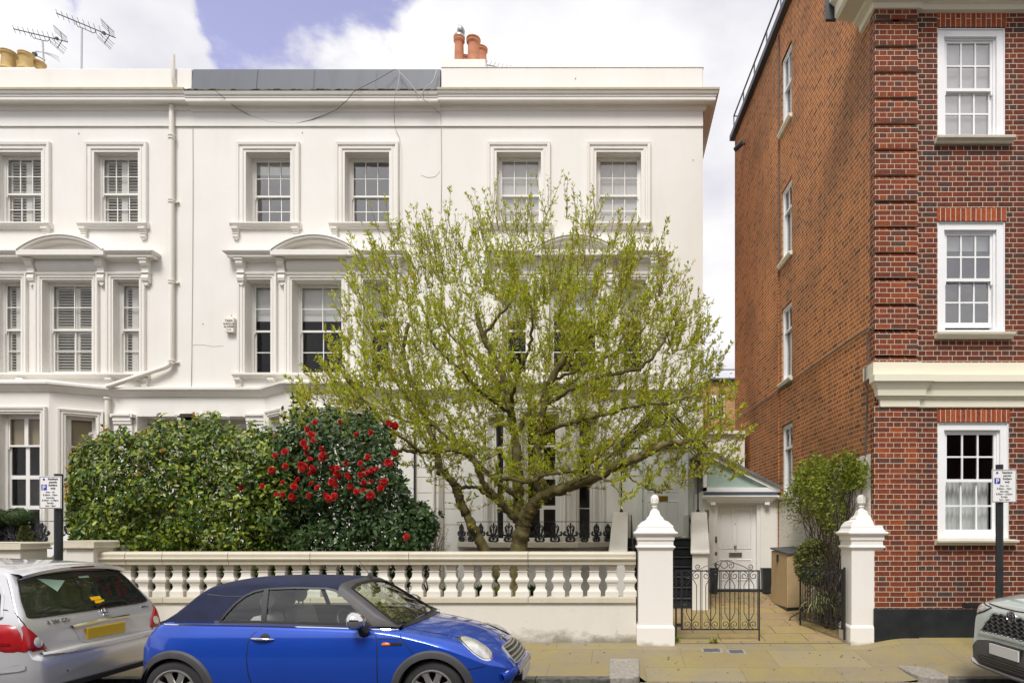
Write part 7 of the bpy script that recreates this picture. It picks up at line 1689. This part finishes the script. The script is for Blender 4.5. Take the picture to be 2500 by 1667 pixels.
for ax in 'RL':
    q = build('side_window', patch(gt, ax, sidew, off=-.008, rings=8), 'car_glass', mini, local=True, smooth=60); build('seal', ribbon(gt, ax, sidew, .020, .004, closed=True), 'seal', q, local=True)
    q = build('quarter_window', patch(gt, ax, quarter, off=-.008, rings=8), 'car_glass', mini, local=True, smooth=60); build('seal', ribbon(gt, ax, quarter, .020, .004, closed=True), 'seal', q, local=True)
    build('pillar', ribbon(gt, ax, [(-.42, .945), (-.47, 1.262)], .042, .006), 'seal', mini, local=True)
    build('chrome_strip', ribbon(bt, ax, [(-1.45, .928), (-1.2, .925), (-.5, .915), (.2, .898), (.75, .878), (.88, .872)], .018, .006, h=.006), 'chrome', mini, local=True)
    sg = -1 if ax == 'R' else 1
    door_l = [(-.42, .895), (-.49, .84), (-.52, .76), (-.525, .62), (-.505, .45), (-.45, .28)]
    for pts_ in (door_l, [(.655, .87), (.70, .82), (.715, .74), (.72, .6), (.72, .25)], [(.90, .862), (.94, .81), (1.06, .665)], [(.715, .80), (.925, .795)], [(1.55, .50), (1.72, .52)], [(-1.62, .56), (-1.53, .55)]):
        build('shut_line', ribbon(bt, ax, pts_, .009, .0012), 'seal', mini, local=True)
    rec = patch(bt, ax, circle(-.365, .792, .055, n=20)[:-1], off=-.0, bulge=.001, rings=3, sub=1); h_ = build('door_handle', MB().tube([hit(bt, ax, -.49 + .0275 * k, .805 - .003 * k * .3)[0] + Vector((0, sg * (.008 + .022 * math.sin(math.pi * k / 8)), 0)) for k in range(9)], [.008, .013, .015, .015, .014, .013, .012, .010, .005], 8), 'chrome', mini, local=True, smooth=60)
    build('recess', patch(bt, ax, circle(-.365, .800, .052, math.pi * .0, math.pi, n=16), off=.0015, rings=3, sub=1), 'seal', h_, local=True)
    build('indicator', patch(bt, ax, [(.80 + .042 * math.cos(a), .752 + .017 * math.sin(a)) for a in np.linspace(0, 6.28, 17)[:-1]], off=.006, bulge=.010, rings=4, sub=1), 'lamp_amber', mini, local=True, smooth=60)
    v_ = build('side_vent', patch(bt, ax, round_poly([(.835, .737), (.955, .740), (.955, .768), (.835, .768)]), off=.004, rings=3), 'seal', mini, local=True); build('slat', ribbon(bt, ax, [(.845, .752), (.95, .754)], .006, .008), 'chrome', v_, local=True)
    # door mirror: chrome shell on a black foot
    mc = Vector((.52, sg * .90, .985)); sh = MB().ell((0, 0, 0), (.115, .095, .086), 20, 12); sh.v = [tuple(Vector((v[0] * (1.0 if v[0] > 0 else .55), v[1], v[2])) + mc) for v in sh.v]
    m_ = build('door_mirror', sh, 'chrome', mini, local=True, smooth=90); build('mirror_foot', MB().tube([tuple(mc + Vector((.03, -sg * .02, -.05))), (.56, sg * .84, .90), (.58, sg * .80, .865)], [.03, .028, .055], 10), 'seal', m_, local=True, smooth=60)
# windscreen and rear screen
q = build('windscreen', patch(gt, 'F', screen, off=-.008, rings=10), 'car_glass', mini, local=True, smooth=80); build('seal', ribbon(gt, 'F', screen, .03, .004, closed=True), 'seal', q, local=True)
q = build('rear_window', patch(gt, 'B', rearw, off=-.006, rings=5), 'car_glass', mini, local=True, smooth=80); build('seal', ribbon(gt, 'B', rearw, .03, .004, closed=True), 'seal', q, local=True)
build('seam', ribbon(gt, 'R', [(-1.13, 1.22), (-1.0, 1.205), (-.85, 1.19), (-.68, 1.19)], .007, .0015), 'seal', mini, local=True)
# front: headlamps, grille, bumper, badge, plate
for sg, ax in ((-1, 'R'), (1, 'L')):
    dg = diag((1.60, sg * .585, .675), (-.60, -sg * .55, -.42)); tl = -sg * .42
    def el(k): return [((.105 * math.cos(q) * math.cos(tl) - .165 * math.sin(q) * math.sin(tl)) * k, (.105 * math.cos(q) * math.sin(tl) + .165 * math.sin(q) * math.cos(tl)) * k) for q in np.linspace(0, 2 * math.pi, 33)[:-1]]
    ch = build('headlamp', patch(bt, dg, el(1.13), off=.006, bulge=.004, rings=5, sub=1, edge=.006), 'chrome', mini, local=True, smooth=60)
    build('lens', patch(bt, dg, el(1.0), off=.010, bulge=.026, rings=8, sub=1), 'lamp_clear', ch, local=True, smooth=60)
    f_ = build('fog_lamp', patch(bt, 'F', circle(sg * .54, .40, .045, n=16)[:-1], off=.006, bulge=.01, rings=4, sub=1), 'chrome', mini, local=True, smooth=60)
gr = round_poly([(-.36, .47), (.36, .47), (.40, .545), (.31, .64), (-.31, .64), (-.40, .545)], k=.2)
g_ = build('grille', patch(bt, 'F', gr, off=.004, rings=6, sub=2), 'seal', mini, local=True, smooth=60); sl = ribbon(bt, 'F', gr, .022, .010, closed=True, h=.008)
for z in (.505, .545, .585, .62): w_ = .37 - max(0, z - .55) * .6; ribbon(bt, 'F', [(-w_, z), (w_, z)], .020, .010, mb=sl, h=.006)
build('slat', sl, 'grille_silver', g_, local=True)
bm_ = ribbon(bt, 'F', [(-.60, .385), (-.45, .42), (0, .43), (.45, .42), (.60, .385)], .075, .035, h=.01); build('bumper', bm_, 'paint_blue', mini, local=True, smooth=50)
build('bumper_grille', ribbon(bt, 'F', [(-.42, .405), (0, .41), (.42, .405)], .05, .052, h=.004), 'grille_silver', mini, local=True)
build('lower_grille', patch(bt, 'F', round_poly([(-.42, .25), (.42, .25), (.38, .36), (-.38, .36)]), off=.006, rings=4), 'seal', mini, local=True)
build('number_plate', MB().box(2.02, 2.035, -.26, .26, .285, .395), 'plate_white', mini, local=True); build('plate_mount', MB().box(1.93, 2.02, -.27, .27, .28, .40), 'seal', mini, local=True)
b_ = patch(bt, 'F', circle(0, .683, .034, n=18)[:-1], off=.008, bulge=.008, rings=3, sub=1); b_.v = b_.v; build('badge', b_, 'chrome', mini, local=True, smooth=60)
bw = ribbon(bt, 'F', [(-.10, .69), (-.04, .688)], .018, .006); ribbon(bt, 'F', [(.04, .688), (.10, .69)], .018, .006, mb=bw); build('badge', bw, 'chrome', mini, local=True)
# bonnet shut lines, scuttle, wipers
for sg in (-1, 1): build('bonnet_line', ribbon(bt, 'T', [(.93, sg * .62), (1.2, sg * .60), (1.45, sg * .55), (1.6, sg * .50)], .01, .002), 'seal', mini, local=True)
build('scuttle', ribbon(bt, 'T', [(.86, -.62), (.92, -.35), (.94, 0), (.92, .35), (.86, .62)], .09, .006), 'seal', mini, local=True)
mb = MB()
for (a, b, c) in (((.90, -.60, .93), (.80, -.35, 1.0), (.84, -.05, .965)), ((.94, .02, .935), (.84, .28, .985), (.86, .55, .955))): mb.tube([a, b], [.012, .008], 6); mb.tube([(b[0] - .02, b[1] - .26, b[2] - .04), b, c], .007, 5)
build('wiper', mb, 'seal', mini, local=True)
# cabin: seats, head restraints, dashboard, steering wheel, phone cradle
for sy in (-.36, .36):
    s_ = build('seat', MB().prism([(-.55, .42), (-.02, .42), (-.02, .52), (-.40, .56), (-.52, .98), (-.62, .99), (-.66, .92)], lambda a, b: (a, sy - .23, b), lambda a, b: (a, sy + .23, b)), 'seat_grey', mini, local=True, bevel=.04)
    build('headrest', MB().ell((-.58, sy, 1.12), (.05, .12, .085), 16, 10).tube([(-.58, sy - .05, .97), (-.58, sy - .05, 1.08)], .008, 5).tube([(-.58, sy + .05, .97), (-.58, sy + .05, 1.08)], .008, 5), 'seat_grey', s_, local=True, smooth=60)
build('dashboard', MB().prism([(.35, .70), (.40, .92), (.86, .915), (.86, .6)], lambda a, b: (a, -.66, b), lambda a, b: (a, .66, b)).ell((.42, -.34, .925), (.12, .17, .05), 14, 8), 'seal', mini, local=True)
cw = Vector((.24, -.36, .87)); ux = Vector((0, 1, 0)); uz = Vector((-.35, 0, .93)); build('steering_wheel', MB().tube([cw + (ux * math.cos(a) + uz * math.sin(a)) * .175 for a in np.linspace(0, 6.283, 25)], .014, 8).tube([cw - ux * .17, cw, cw + ux * .17], .014, 6), 'seal', mini, local=True, smooth=60)
build('phone_cradle', MB().tube([(.66, -.08, 1.06), (.5, -.12, 1.02)], .008, 5).box(.48, .50, -.16, -.09, .98, 1.09).tube([(.48, -.13, 1.04), (.40, -.16, 1.05)], .01, 5).tube([(.395, -.19, 1.05), (.405, -.19, 1.05)], .035, 12), 'seal', mini, local=True)
build('interior_mirror', MB().ell((.42, 0, 1.20), (.02, .11, .035), 12, 8), 'seal', mini, local=True)
build('aerial', MB().tube([(.30, .15, 1.32), (.26, .15, 1.38), (.15, .15, 1.52)], [.012, .004, .003], 6).prism([(.25, 1.335), (.33, 1.325), (.28, 1.375)], lambda a, b: (a, .135, b), lambda a, b: (a, .165, b)), 'cladding', mini, local=True)

# ---------------------------------------------------------------- silver estate at the left, tail towards us
sil = thing('silver_car', 'silver people carrier with a yellow rear plate, cut by the left edge', 'car', (-7.84, 7.0, -.165), rot=math.pi)
xs = sorted(set([round(v, 4) for v in np.concatenate([np.linspace(-2.46, -1.75, 110), np.linspace(-1.75, 2.46, 130)])]))
zb = crv([(-2.46, .36), (-2.40, .28), (-2.2, .24), (-1, .2), (1.5, .2), (2.46, .35)])
zt = crv([(-2.46, .60), (-2.445, .655), (-2.40, .685), (-2.385, .72), (-2.34, .90), (-2.29, 1.02), (-2.20, 1.165), (-2.10, 1.325), (-2.03, 1.425), (-1.99, 1.475), (-1.93, 1.50), (-1.6, 1.525), (-1, 1.545), (0, 1.545), (.5, 1.5), (.9, 1.33), (1.35, 1.06), (1.5, 1.0), (2.1, .88), (2.35, .76), (2.46, .62)])
W = crv([(.2, .86), (.35, .93), (.55, .962), (.72, .957), (.9, .935), (1.0, .905), (1.2, .81), (1.4, .70), (1.55, .62)])
plan = crv([(-2.46, .80), (-2.44, .865), (-2.38, .925), (-2.28, .965), (-2.1, .985), (-1.7, 1), (1.5, 1), (2.1, .93), (2.46, .7)])
rc = crv([(-2.46, .05), (-2.3, .055), (-2.0, .09), (-1, .12), (1, .1), (2.46, .08)]); crown = crv([(-2.46, .015), (-2.2, .03), (-1.9, .035), (-1, .045), (2.46, .03)])
sb = loft(xs, zb, zt, W, plan, rc, crown, nz=50, ntop=30); st_ = bvh(sb); RT2 = .345
keep, _ = cut(sb, lambda x, y, z: abs(y) > .6 and min((x - 1.5) ** 2, (x + 1.46) ** 2) + (z - RT2) ** 2 < .375 ** 2)
tidy(build('body', keep, 'paint_silver', sil, local=True, smooth=38)); wells(sil, (-1.46, 1.5), RT2, .39, .6, .93)
for wx in (-1.46, 1.5):
    for s in (-1, 1): wheel(sil, wx, s * .84, RT2, .23, .22, s, spokes=5, wide=.5)
rg_ = round_poly([(-.80, 1.0), (.80, 1.0), (.74, 1.18), (.64, 1.375), (0, 1.40), (-.64, 1.375), (-.74, 1.18)], k=.12)
q = build('rear_window', patch(st_, 'B', rg_, off=.004, rings=9, sub=2), 'dark_glass', sil, local=True, smooth=80); build('seal', ribbon(st_, 'B', rg_, .014, .006, closed=True), 'seal', q, local=True)
def on(tree_, ax, poly, off, m, nm, par, sub=3, rings=3): return build(nm, patch(tree_, ax, poly, off=off, rings=rings, sub=sub), m, par, local=True)
on(st_, 'B', [(.46, 1.355), (.17, 1.315), (.33, 1.215)], .008, 'sticker_green', 'window_sticker', q); on(st_, 'B', [(-.02, 1.345), (-.02, 1.325), (-.16, 1.325), (-.16, 1.345)], .008, 'sticker_green', 'window_sticker', q)
on(st_, 'B', [(.0, 1.125), (-.14, 1.125), (-.14, 1.09), (.0, 1.09)], .008, 'sticker_yellow', 'window_sticker', q); on(st_, 'B', [(-.03, 1.085), (-.16, 1.085), (-.16, 1.055), (-.03, 1.055)], .008, 'sticker_yellow', 'window_sticker', q)
build('wiper', ribbon(st_, 'B', [(-.0, 1.02), (-.12, 1.05), (-.28, 1.055), (-.45, 1.03)], .028, .018), 'seal', sil, local=True)
# roof spoiler over the screen with the high brake lamp
sp = MB()
for i in range(31):
    y = -.66 + 1.32 * i / 30; c = 1 - (abs(y) / .72) ** 4; xx = -2.105 - .045 * c; z0 = 1.437 + .03 * c - .045 * (abs(y) / .66) ** 2
    sp.v += [(-1.93, y, zt(-1.93) - .01 - .055 * (y / .66) ** 2 - .01), (xx + .04, y, z0 + .012), (xx, y, z0 - .004), (xx + .012, y, z0 - .038), (-2.02, y, z0 - .045)]
for i in range(30):
    for k in range(4): sp.f.append((i * 5 + k, i * 5 + 5 + k, i * 5 + 6 + k, i * 5 + 1 + k))
s_ = build('spoiler', sp, 'paint_silver', sil, local=True, smooth=50); build('brake_lamp', MB().box(-2.152, -2.13, -.17, .13, 1.443, 1.458), 'lamp_red_dark', s_, local=True)
# tailgate shut lines, plate recess, badges
tg = [(.78, 1.33), (.845, 1.15), (.86, 1.0), (.835, .86), (.78, .74), (.70, .665), (.5, .655), (0, .65)]
ln_ = ribbon(st_, 'B', [(a, b) for a, b in tg], .010, .002); ribbon(st_, 'B', [(-a, b) for a, b in tg], .010, .002, mb=ln_); build('shut_line', ln_, 'seal', sil, local=True)
rec = round_poly([(-.36, .685), (.30, .685), (.36, .875), (-.42, .875)], k=.15)
build('plate_recess', patch(st_, 'B', rec, off=.003, rings=4), 'paint_silver', sil, local=True, smooth=60, label='shallow plate recess in the tailgate')
build('plate_bar', ribbon(st_, 'B', [(.38, .862), (0, .878), (-.40, .878)], .032, .02, h=.01), 'chrome', sil, local=True)
xp_ = min(hit(st_, 'B', 0, z)[0].x for z in (.75, .86)) - .012
build('number_plate', MB().box(xp_ - .006, xp_ + .03, -.30, .22, .715, .827), 'plate_yellow', sil, local=True, bevel=.003)
def tilt_text(s, y, z, sz, nm='lettering'):
    l, nn = hit(st_, 'B', y, z); u = Vector((0, -1, 0)); up = (Vector((0, 0, 1)) - nn * nn.z).normalized(); text_mesh(nm, s, sz, 'steel', sil, l + nn * .004, u=tuple(u), up=tuple(up), ext=.003, bold=True, space=1.15)
tilt_text('R 280 CDI', .50, .925, .052); tilt_text('4MATIC', -.70, .945, .030)
l, nn = hit(st_, 'B', -.09, .958); up = (Vector((0, 0, 1)) - nn * nn.z).normalized(); u = Vector((0, -1, 0)); c = l + nn * .012
mb = MB().tube([c + (u * math.cos(a) + up * math.sin(a)) * .045 for a in np.linspace(0, 6.283, 25)], .005, 6)
for k in range(3): a = math.pi / 2 + k * 2.0944; mb.tube([c, c + (u * math.cos(a) + up * math.sin(a)) * .044], [.009, .003], 5)
build('badge', mb, 'chrome', sil, local=True, smooth=60)
# wrap-round tail lamps
for sg, ax in ((1, 'L'), (-1, 'R')):
    tl_ = [(-2.345, .70), (-2.2, .705), (-2.05, .745), (-1.90, .82), (-1.80, .90), (-1.77, .94), (-1.85, .955), (-2.05, .965), (-2.20, .96), (-2.27, .935), (-2.31, .88), (-2.335, .80)]
    t_ = build('tail_lamp', patch(st_, ax, tl_, off=.006, bulge=.018, rings=7, sub=2, edge=.006), 'lamp_red', sil, local=True, smooth=60)
    build('lens', patch(st_, 'B', [(sg * a, b) for a, b in ((.905, .70), (.80, .698), (.70, .70), (.72, .76), (.765, .83), (.82, .90), (.865, .95), (.885, .93), (.90, .82))], off=.008, bulge=.014, rings=6, sub=2, edge=.006), 'lamp_red', t_, local=True, smooth=60)
    build('reversing_lamp', patch(st_, 'B', [(sg * (.795 + .045 * math.cos(a)), .775 + .05 * math.sin(a)) for a in np.linspace(0, 6.283, 21)[:-1]], off=.022, bulge=.010, rings=4, sub=1), 'lamp_clear', t_, local=True, smooth=60)
    build('lamp_bar', patch(st_, ax, [(-1.95, .81), (-2.25, .79), (-2.25, .765), (-1.98, .785)], off=.024, rings=3), 'lamp_red_dark', t_, local=True)
    b2 = [(sg * .78, .72), (sg * .885, .73), (sg * .87, .90), (sg * .82, .86)]
    dl = [(-1.95, 1.36), (-1.99, 1.35), (-1.995, 1.2), (-1.97, 1.0)]
    ln_ = ribbon(st_, ax, [(-2.13, .690), (-2.02, .655), (-1.85, .645), (-1.5, .66)], .007, .0015); build('shut_line', ln_, 'seal', sil, local=True)
    sw = [(-2.13, 1.005), (-1.0, 1.0), (-.2, 1.0), (-.2, 1.39), (-1.6, 1.40), (-1.93, 1.36), (-2.05, 1.22)]
    q = build('side_window', patch(st_, ax, round_poly(sw, k=.1), off=.004, rings=8, sub=2), 'dark_glass', sil, local=True, smooth=80); build('chrome_trim', ribbon(st_, ax, round_poly(sw, k=.1), .024, .008, closed=True, h=.006), 'chrome', q, local=True)
    build('rub_strip', patch(st_, ax, round_poly([(-2.36, .535), (-1.90, .49), (-1.90, .545), (-2.36, .60)], k=.2), off=.010, rings=3), 'paint_silver', sil, local=True, smooth=60)
    build('parking_sensor', patch(st_, 'B', circle(sg * .55, .47, .014, n=10)[:-1], off=.004, bulge=.004, rings=2, sub=1), 'steel', sil, local=True)
build('bumper_lip', ribbon(st_, 'B', [(-.80, .655), (-.4, .645), (0, .64), (.4, .645), (.80, .655)], .05, .02, h=.012), 'paint_silver', sil, local=True, smooth=60)
build('skirt', ribbon(st_, 'B', [(-.72, .33), (0, .32), (.72, .33)], .07, .01), 'cladding', sil, local=True)
build('exhaust', MB().tube([(-2.40, .55, .29), (-2.47, .55, .29)], .035, 14), 'steel', sil, local=True, smooth=60)

# ---------------------------------------------------------------- grey green off-roader at the right, nose towards us
suv = thing('off_road_car', 'sage grey off-roader with a dark mesh grille poking in from the right edge', 'car', (6.50, 7.05, -.165), rot=math.pi)
xs = np.concatenate([np.linspace(-2.25, 1.2, 60), np.linspace(1.22, 2.30, 120)])
zb = crv([(-2.25, .4), (-2, .3), (0, .25), (2.0, .26), (2.2, .27), (2.30, .33)])
zt = crv([(-2.25, .8), (-2.1, 1.2), (-1.7, 1.6), (-1, 1.68), (.2, 1.66), (.6, 1.5), (1.0, 1.24), (1.15, 1.17), (1.6, 1.135), (1.9, 1.09), (2.05, 1.045), (2.13, 1.005), (2.18, .96), (2.215, .88), (2.235, .78), (2.25, .66), (2.27, .58), (2.29, .50), (2.30, .42)])
W = crv([(.2, .84), (.35, .90), (.5, .93), (.75, .93), (.95, .90), (1.1, .86), (1.3, .76), (1.68, .6)])
plan = crv([(-2.25, .8), (-2, .97), (-1, 1), (1.6, 1), (1.9, .975), (2.05, .93), (2.15, .86), (2.22, .77), (2.27, .72), (2.30, .64)])
rc = crv([(-2.25, .06), (0, .12), (1.2, .09), (2.0, .09), (2.2, .05), (2.30, .03)]); crown = crv([(-2.25, .03), (1.2, .035), (1.9, .045), (2.15, .03), (2.30, .015)])
vb = loft(xs, zb, zt, W, plan, rc, crown, nz=50, ntop=30); vt = bvh(vb); RT3 = .36
keep, _ = cut(vb, lambda x, y, z: abs(y) > .6 and min((x - 1.36) ** 2, (x + 1.33) ** 2) + (z - RT3) ** 2 < .40 ** 2)
tidy(build('body', keep, 'paint_sage', suv, local=True, smooth=38)); wells(suv, (-1.33, 1.36), RT3, .41, .6, .9)
for wx in (-1.33, 1.36):
    for s in (-1, 1): wheel(suv, wx, s * .80, RT3, .24, .22, s, spokes=5, wide=.5)
    for ax in 'RL': build('wheel_arch', arc_band(vt, ax, wx, RT3, .395, .455, -.1, math.pi + .1, .02), 'cladding', suv, local=True, smooth=40)
gp_ = [(-.36, .915), (0, .93), (.36, .915), (.52, .74), (.56, .665), (.3, .67), (0, .675), (-.3, .67), (-.56, .665), (-.52, .74)]
g_ = build('grille', patch(vt, 'F', gp_, off=.004, rings=7, sub=3), 'grille_dark', suv, local=True, smooth=60)
build('grille_surround', ribbon(vt, 'F', gp_, .05, .018, closed=True, h=.01), 'paint_sage', g_, local=True, smooth=60)
mb = MB()
for r_ in range(6):
    z = .69 + .042 * r_; half = .53 - max(0, z - .68) * .72
    pts = []; k = int(half * 2 / .028)
    for i in range(k + 1): y = -half + 2 * half * i / k; pts.append((y, z + .010 * (1 if (i + r_ * 2) % 4 < 2 else -1)))
    ribbon(vt, 'F', pts, .013, .022, mb=mb, h=.004, step=.05)
build('mesh', mb, 'cladding', g_, local=True)
lo = round_poly([(-.70, .30), (.70, .30), (.76, .40), (.58, .57), (.35, .605), (-.35, .605), (-.58, .57), (-.76, .40)], k=.15)
b_ = build('lower_bumper', patch(vt, 'F', lo, off=.012, rings=7, sub=2), 'cladding', suv, local=True, smooth=60)
build('air_intake', patch(vt, 'F', round_poly([(-.45, .335), (.45, .335), (.52, .43), (-.52, .43)]), off=.017, rings=4), 'seal', b_, local=True)
mb = MB()
for z in (.355, .385, .41): ribbon(vt, 'F', [(-.46, z), (.46, z)], .008, .024, mb=mb)
build('slat', mb, 'cladding', b_, local=True)
build('skid_plate', ribbon(vt, 'F', [(-.66, .345), (-.5, .30), (0, .285), (.5, .30), (.66, .345)], .06, .03, h=.012), 'skid', suv, local=True, smooth=60)
build('number_plate', MB().box(2.305, 2.32, -.26, .26, .475, .588), 'plate_white', suv, local=True); build('plate_mount', MB().box(2.24, 2.305, -.28, .28, .455, .60), 'seal', suv, local=True)
l, nn = hit(vt, 'F', 0, .90); c = l + nn * .022; up = Vector((0, 0, 1)); u = Vector((0, 1, 0))
o_ = [c + u * .085 * math.cos(a) + up * .062 * math.sin(a) for a in np.linspace(0, 6.283, 29)]
e_ = build('badge', MB().add([tuple(p - nn * .004) for p in o_[:-1]], [tuple(range(28))]), 'badge_blue', suv, local=True)
mb = MB().tube(o_, .007, 6); mb.tube([c + u * .034 * math.cos(a) + up * .055 * math.sin(a) for a in np.linspace(0, 6.283, 21)], .005, 5); mb.tube([c + u * .062 * math.cos(a) + up * (.03 + .022 * math.sin(a)) for a in np.linspace(0, 6.283, 21)], .005, 5); build('ring', mb, 'chrome', e_, local=True, smooth=60)
build('bonnet_line', ribbon(vt, 'F', [(-.62, .99), (-.3, .975), (0, .97), (.3, .975), (.62, .99)], .016, .003), 'seal', suv, local=True)
for sg in (-1, 1): build('bonnet_line', ribbon(vt, 'T', [(2.08, sg * .70), (1.8, sg * .74), (1.3, sg * .76)], .012, .002), 'seal', suv, local=True)
for sg in (-1, 1):
    hl = [(sg * .46, .955), (sg * .60, .965), (sg * .76, .985), (sg * .80, .93), (sg * .70, .86), (sg * .56, .905)]
    h_ = build('headlamp', patch(vt, 'F', hl, off=.005, bulge=.012, rings=5, sub=3), 'lamp_clear', suv, local=True, smooth=60); build('trim', ribbon(vt, 'F', hl, .014, .010, closed=True), 'seal', h_, local=True)

q = build('windscreen', patch(vt, 'F', [(-.64, 1.22), (0, 1.23), (.64, 1.22), (.54, 1.56), (0, 1.60), (-.54, 1.56)], off=.004, rings=6, sub=2), 'dark_glass', suv, local=True, smooth=60)
for ax in 'RL':
    build('side_window', patch(vt, ax, round_poly([(-1.55, 1.16), (.78, 1.14), (.35, 1.50), (.1, 1.57), (-1.2, 1.57), (-1.6, 1.40)], k=.1), off=.004, rings=7, sub=2), 'dark_glass', suv, local=True, smooth=60)
    for xx in (.95, -.05, -1.0): build('shut_line', ribbon(vt, ax, [(xx, 1.10), (xx + .02, .8), (xx, .42)], .009, .0015), 'seal', suv, local=True)
    sg = 1 if ax == 'L' else -1
    m_ = build('door_mirror', MB().ell((.72, sg * 1.0, 1.17), (.09, .11, .075), 16, 10), 'paint_sage', suv, local=True, smooth=60); build('mirror_foot', MB().tube([(.72, sg * .95, 1.14), (.74, sg * .86, 1.10)], .03, 8), 'seal', m_, local=True)
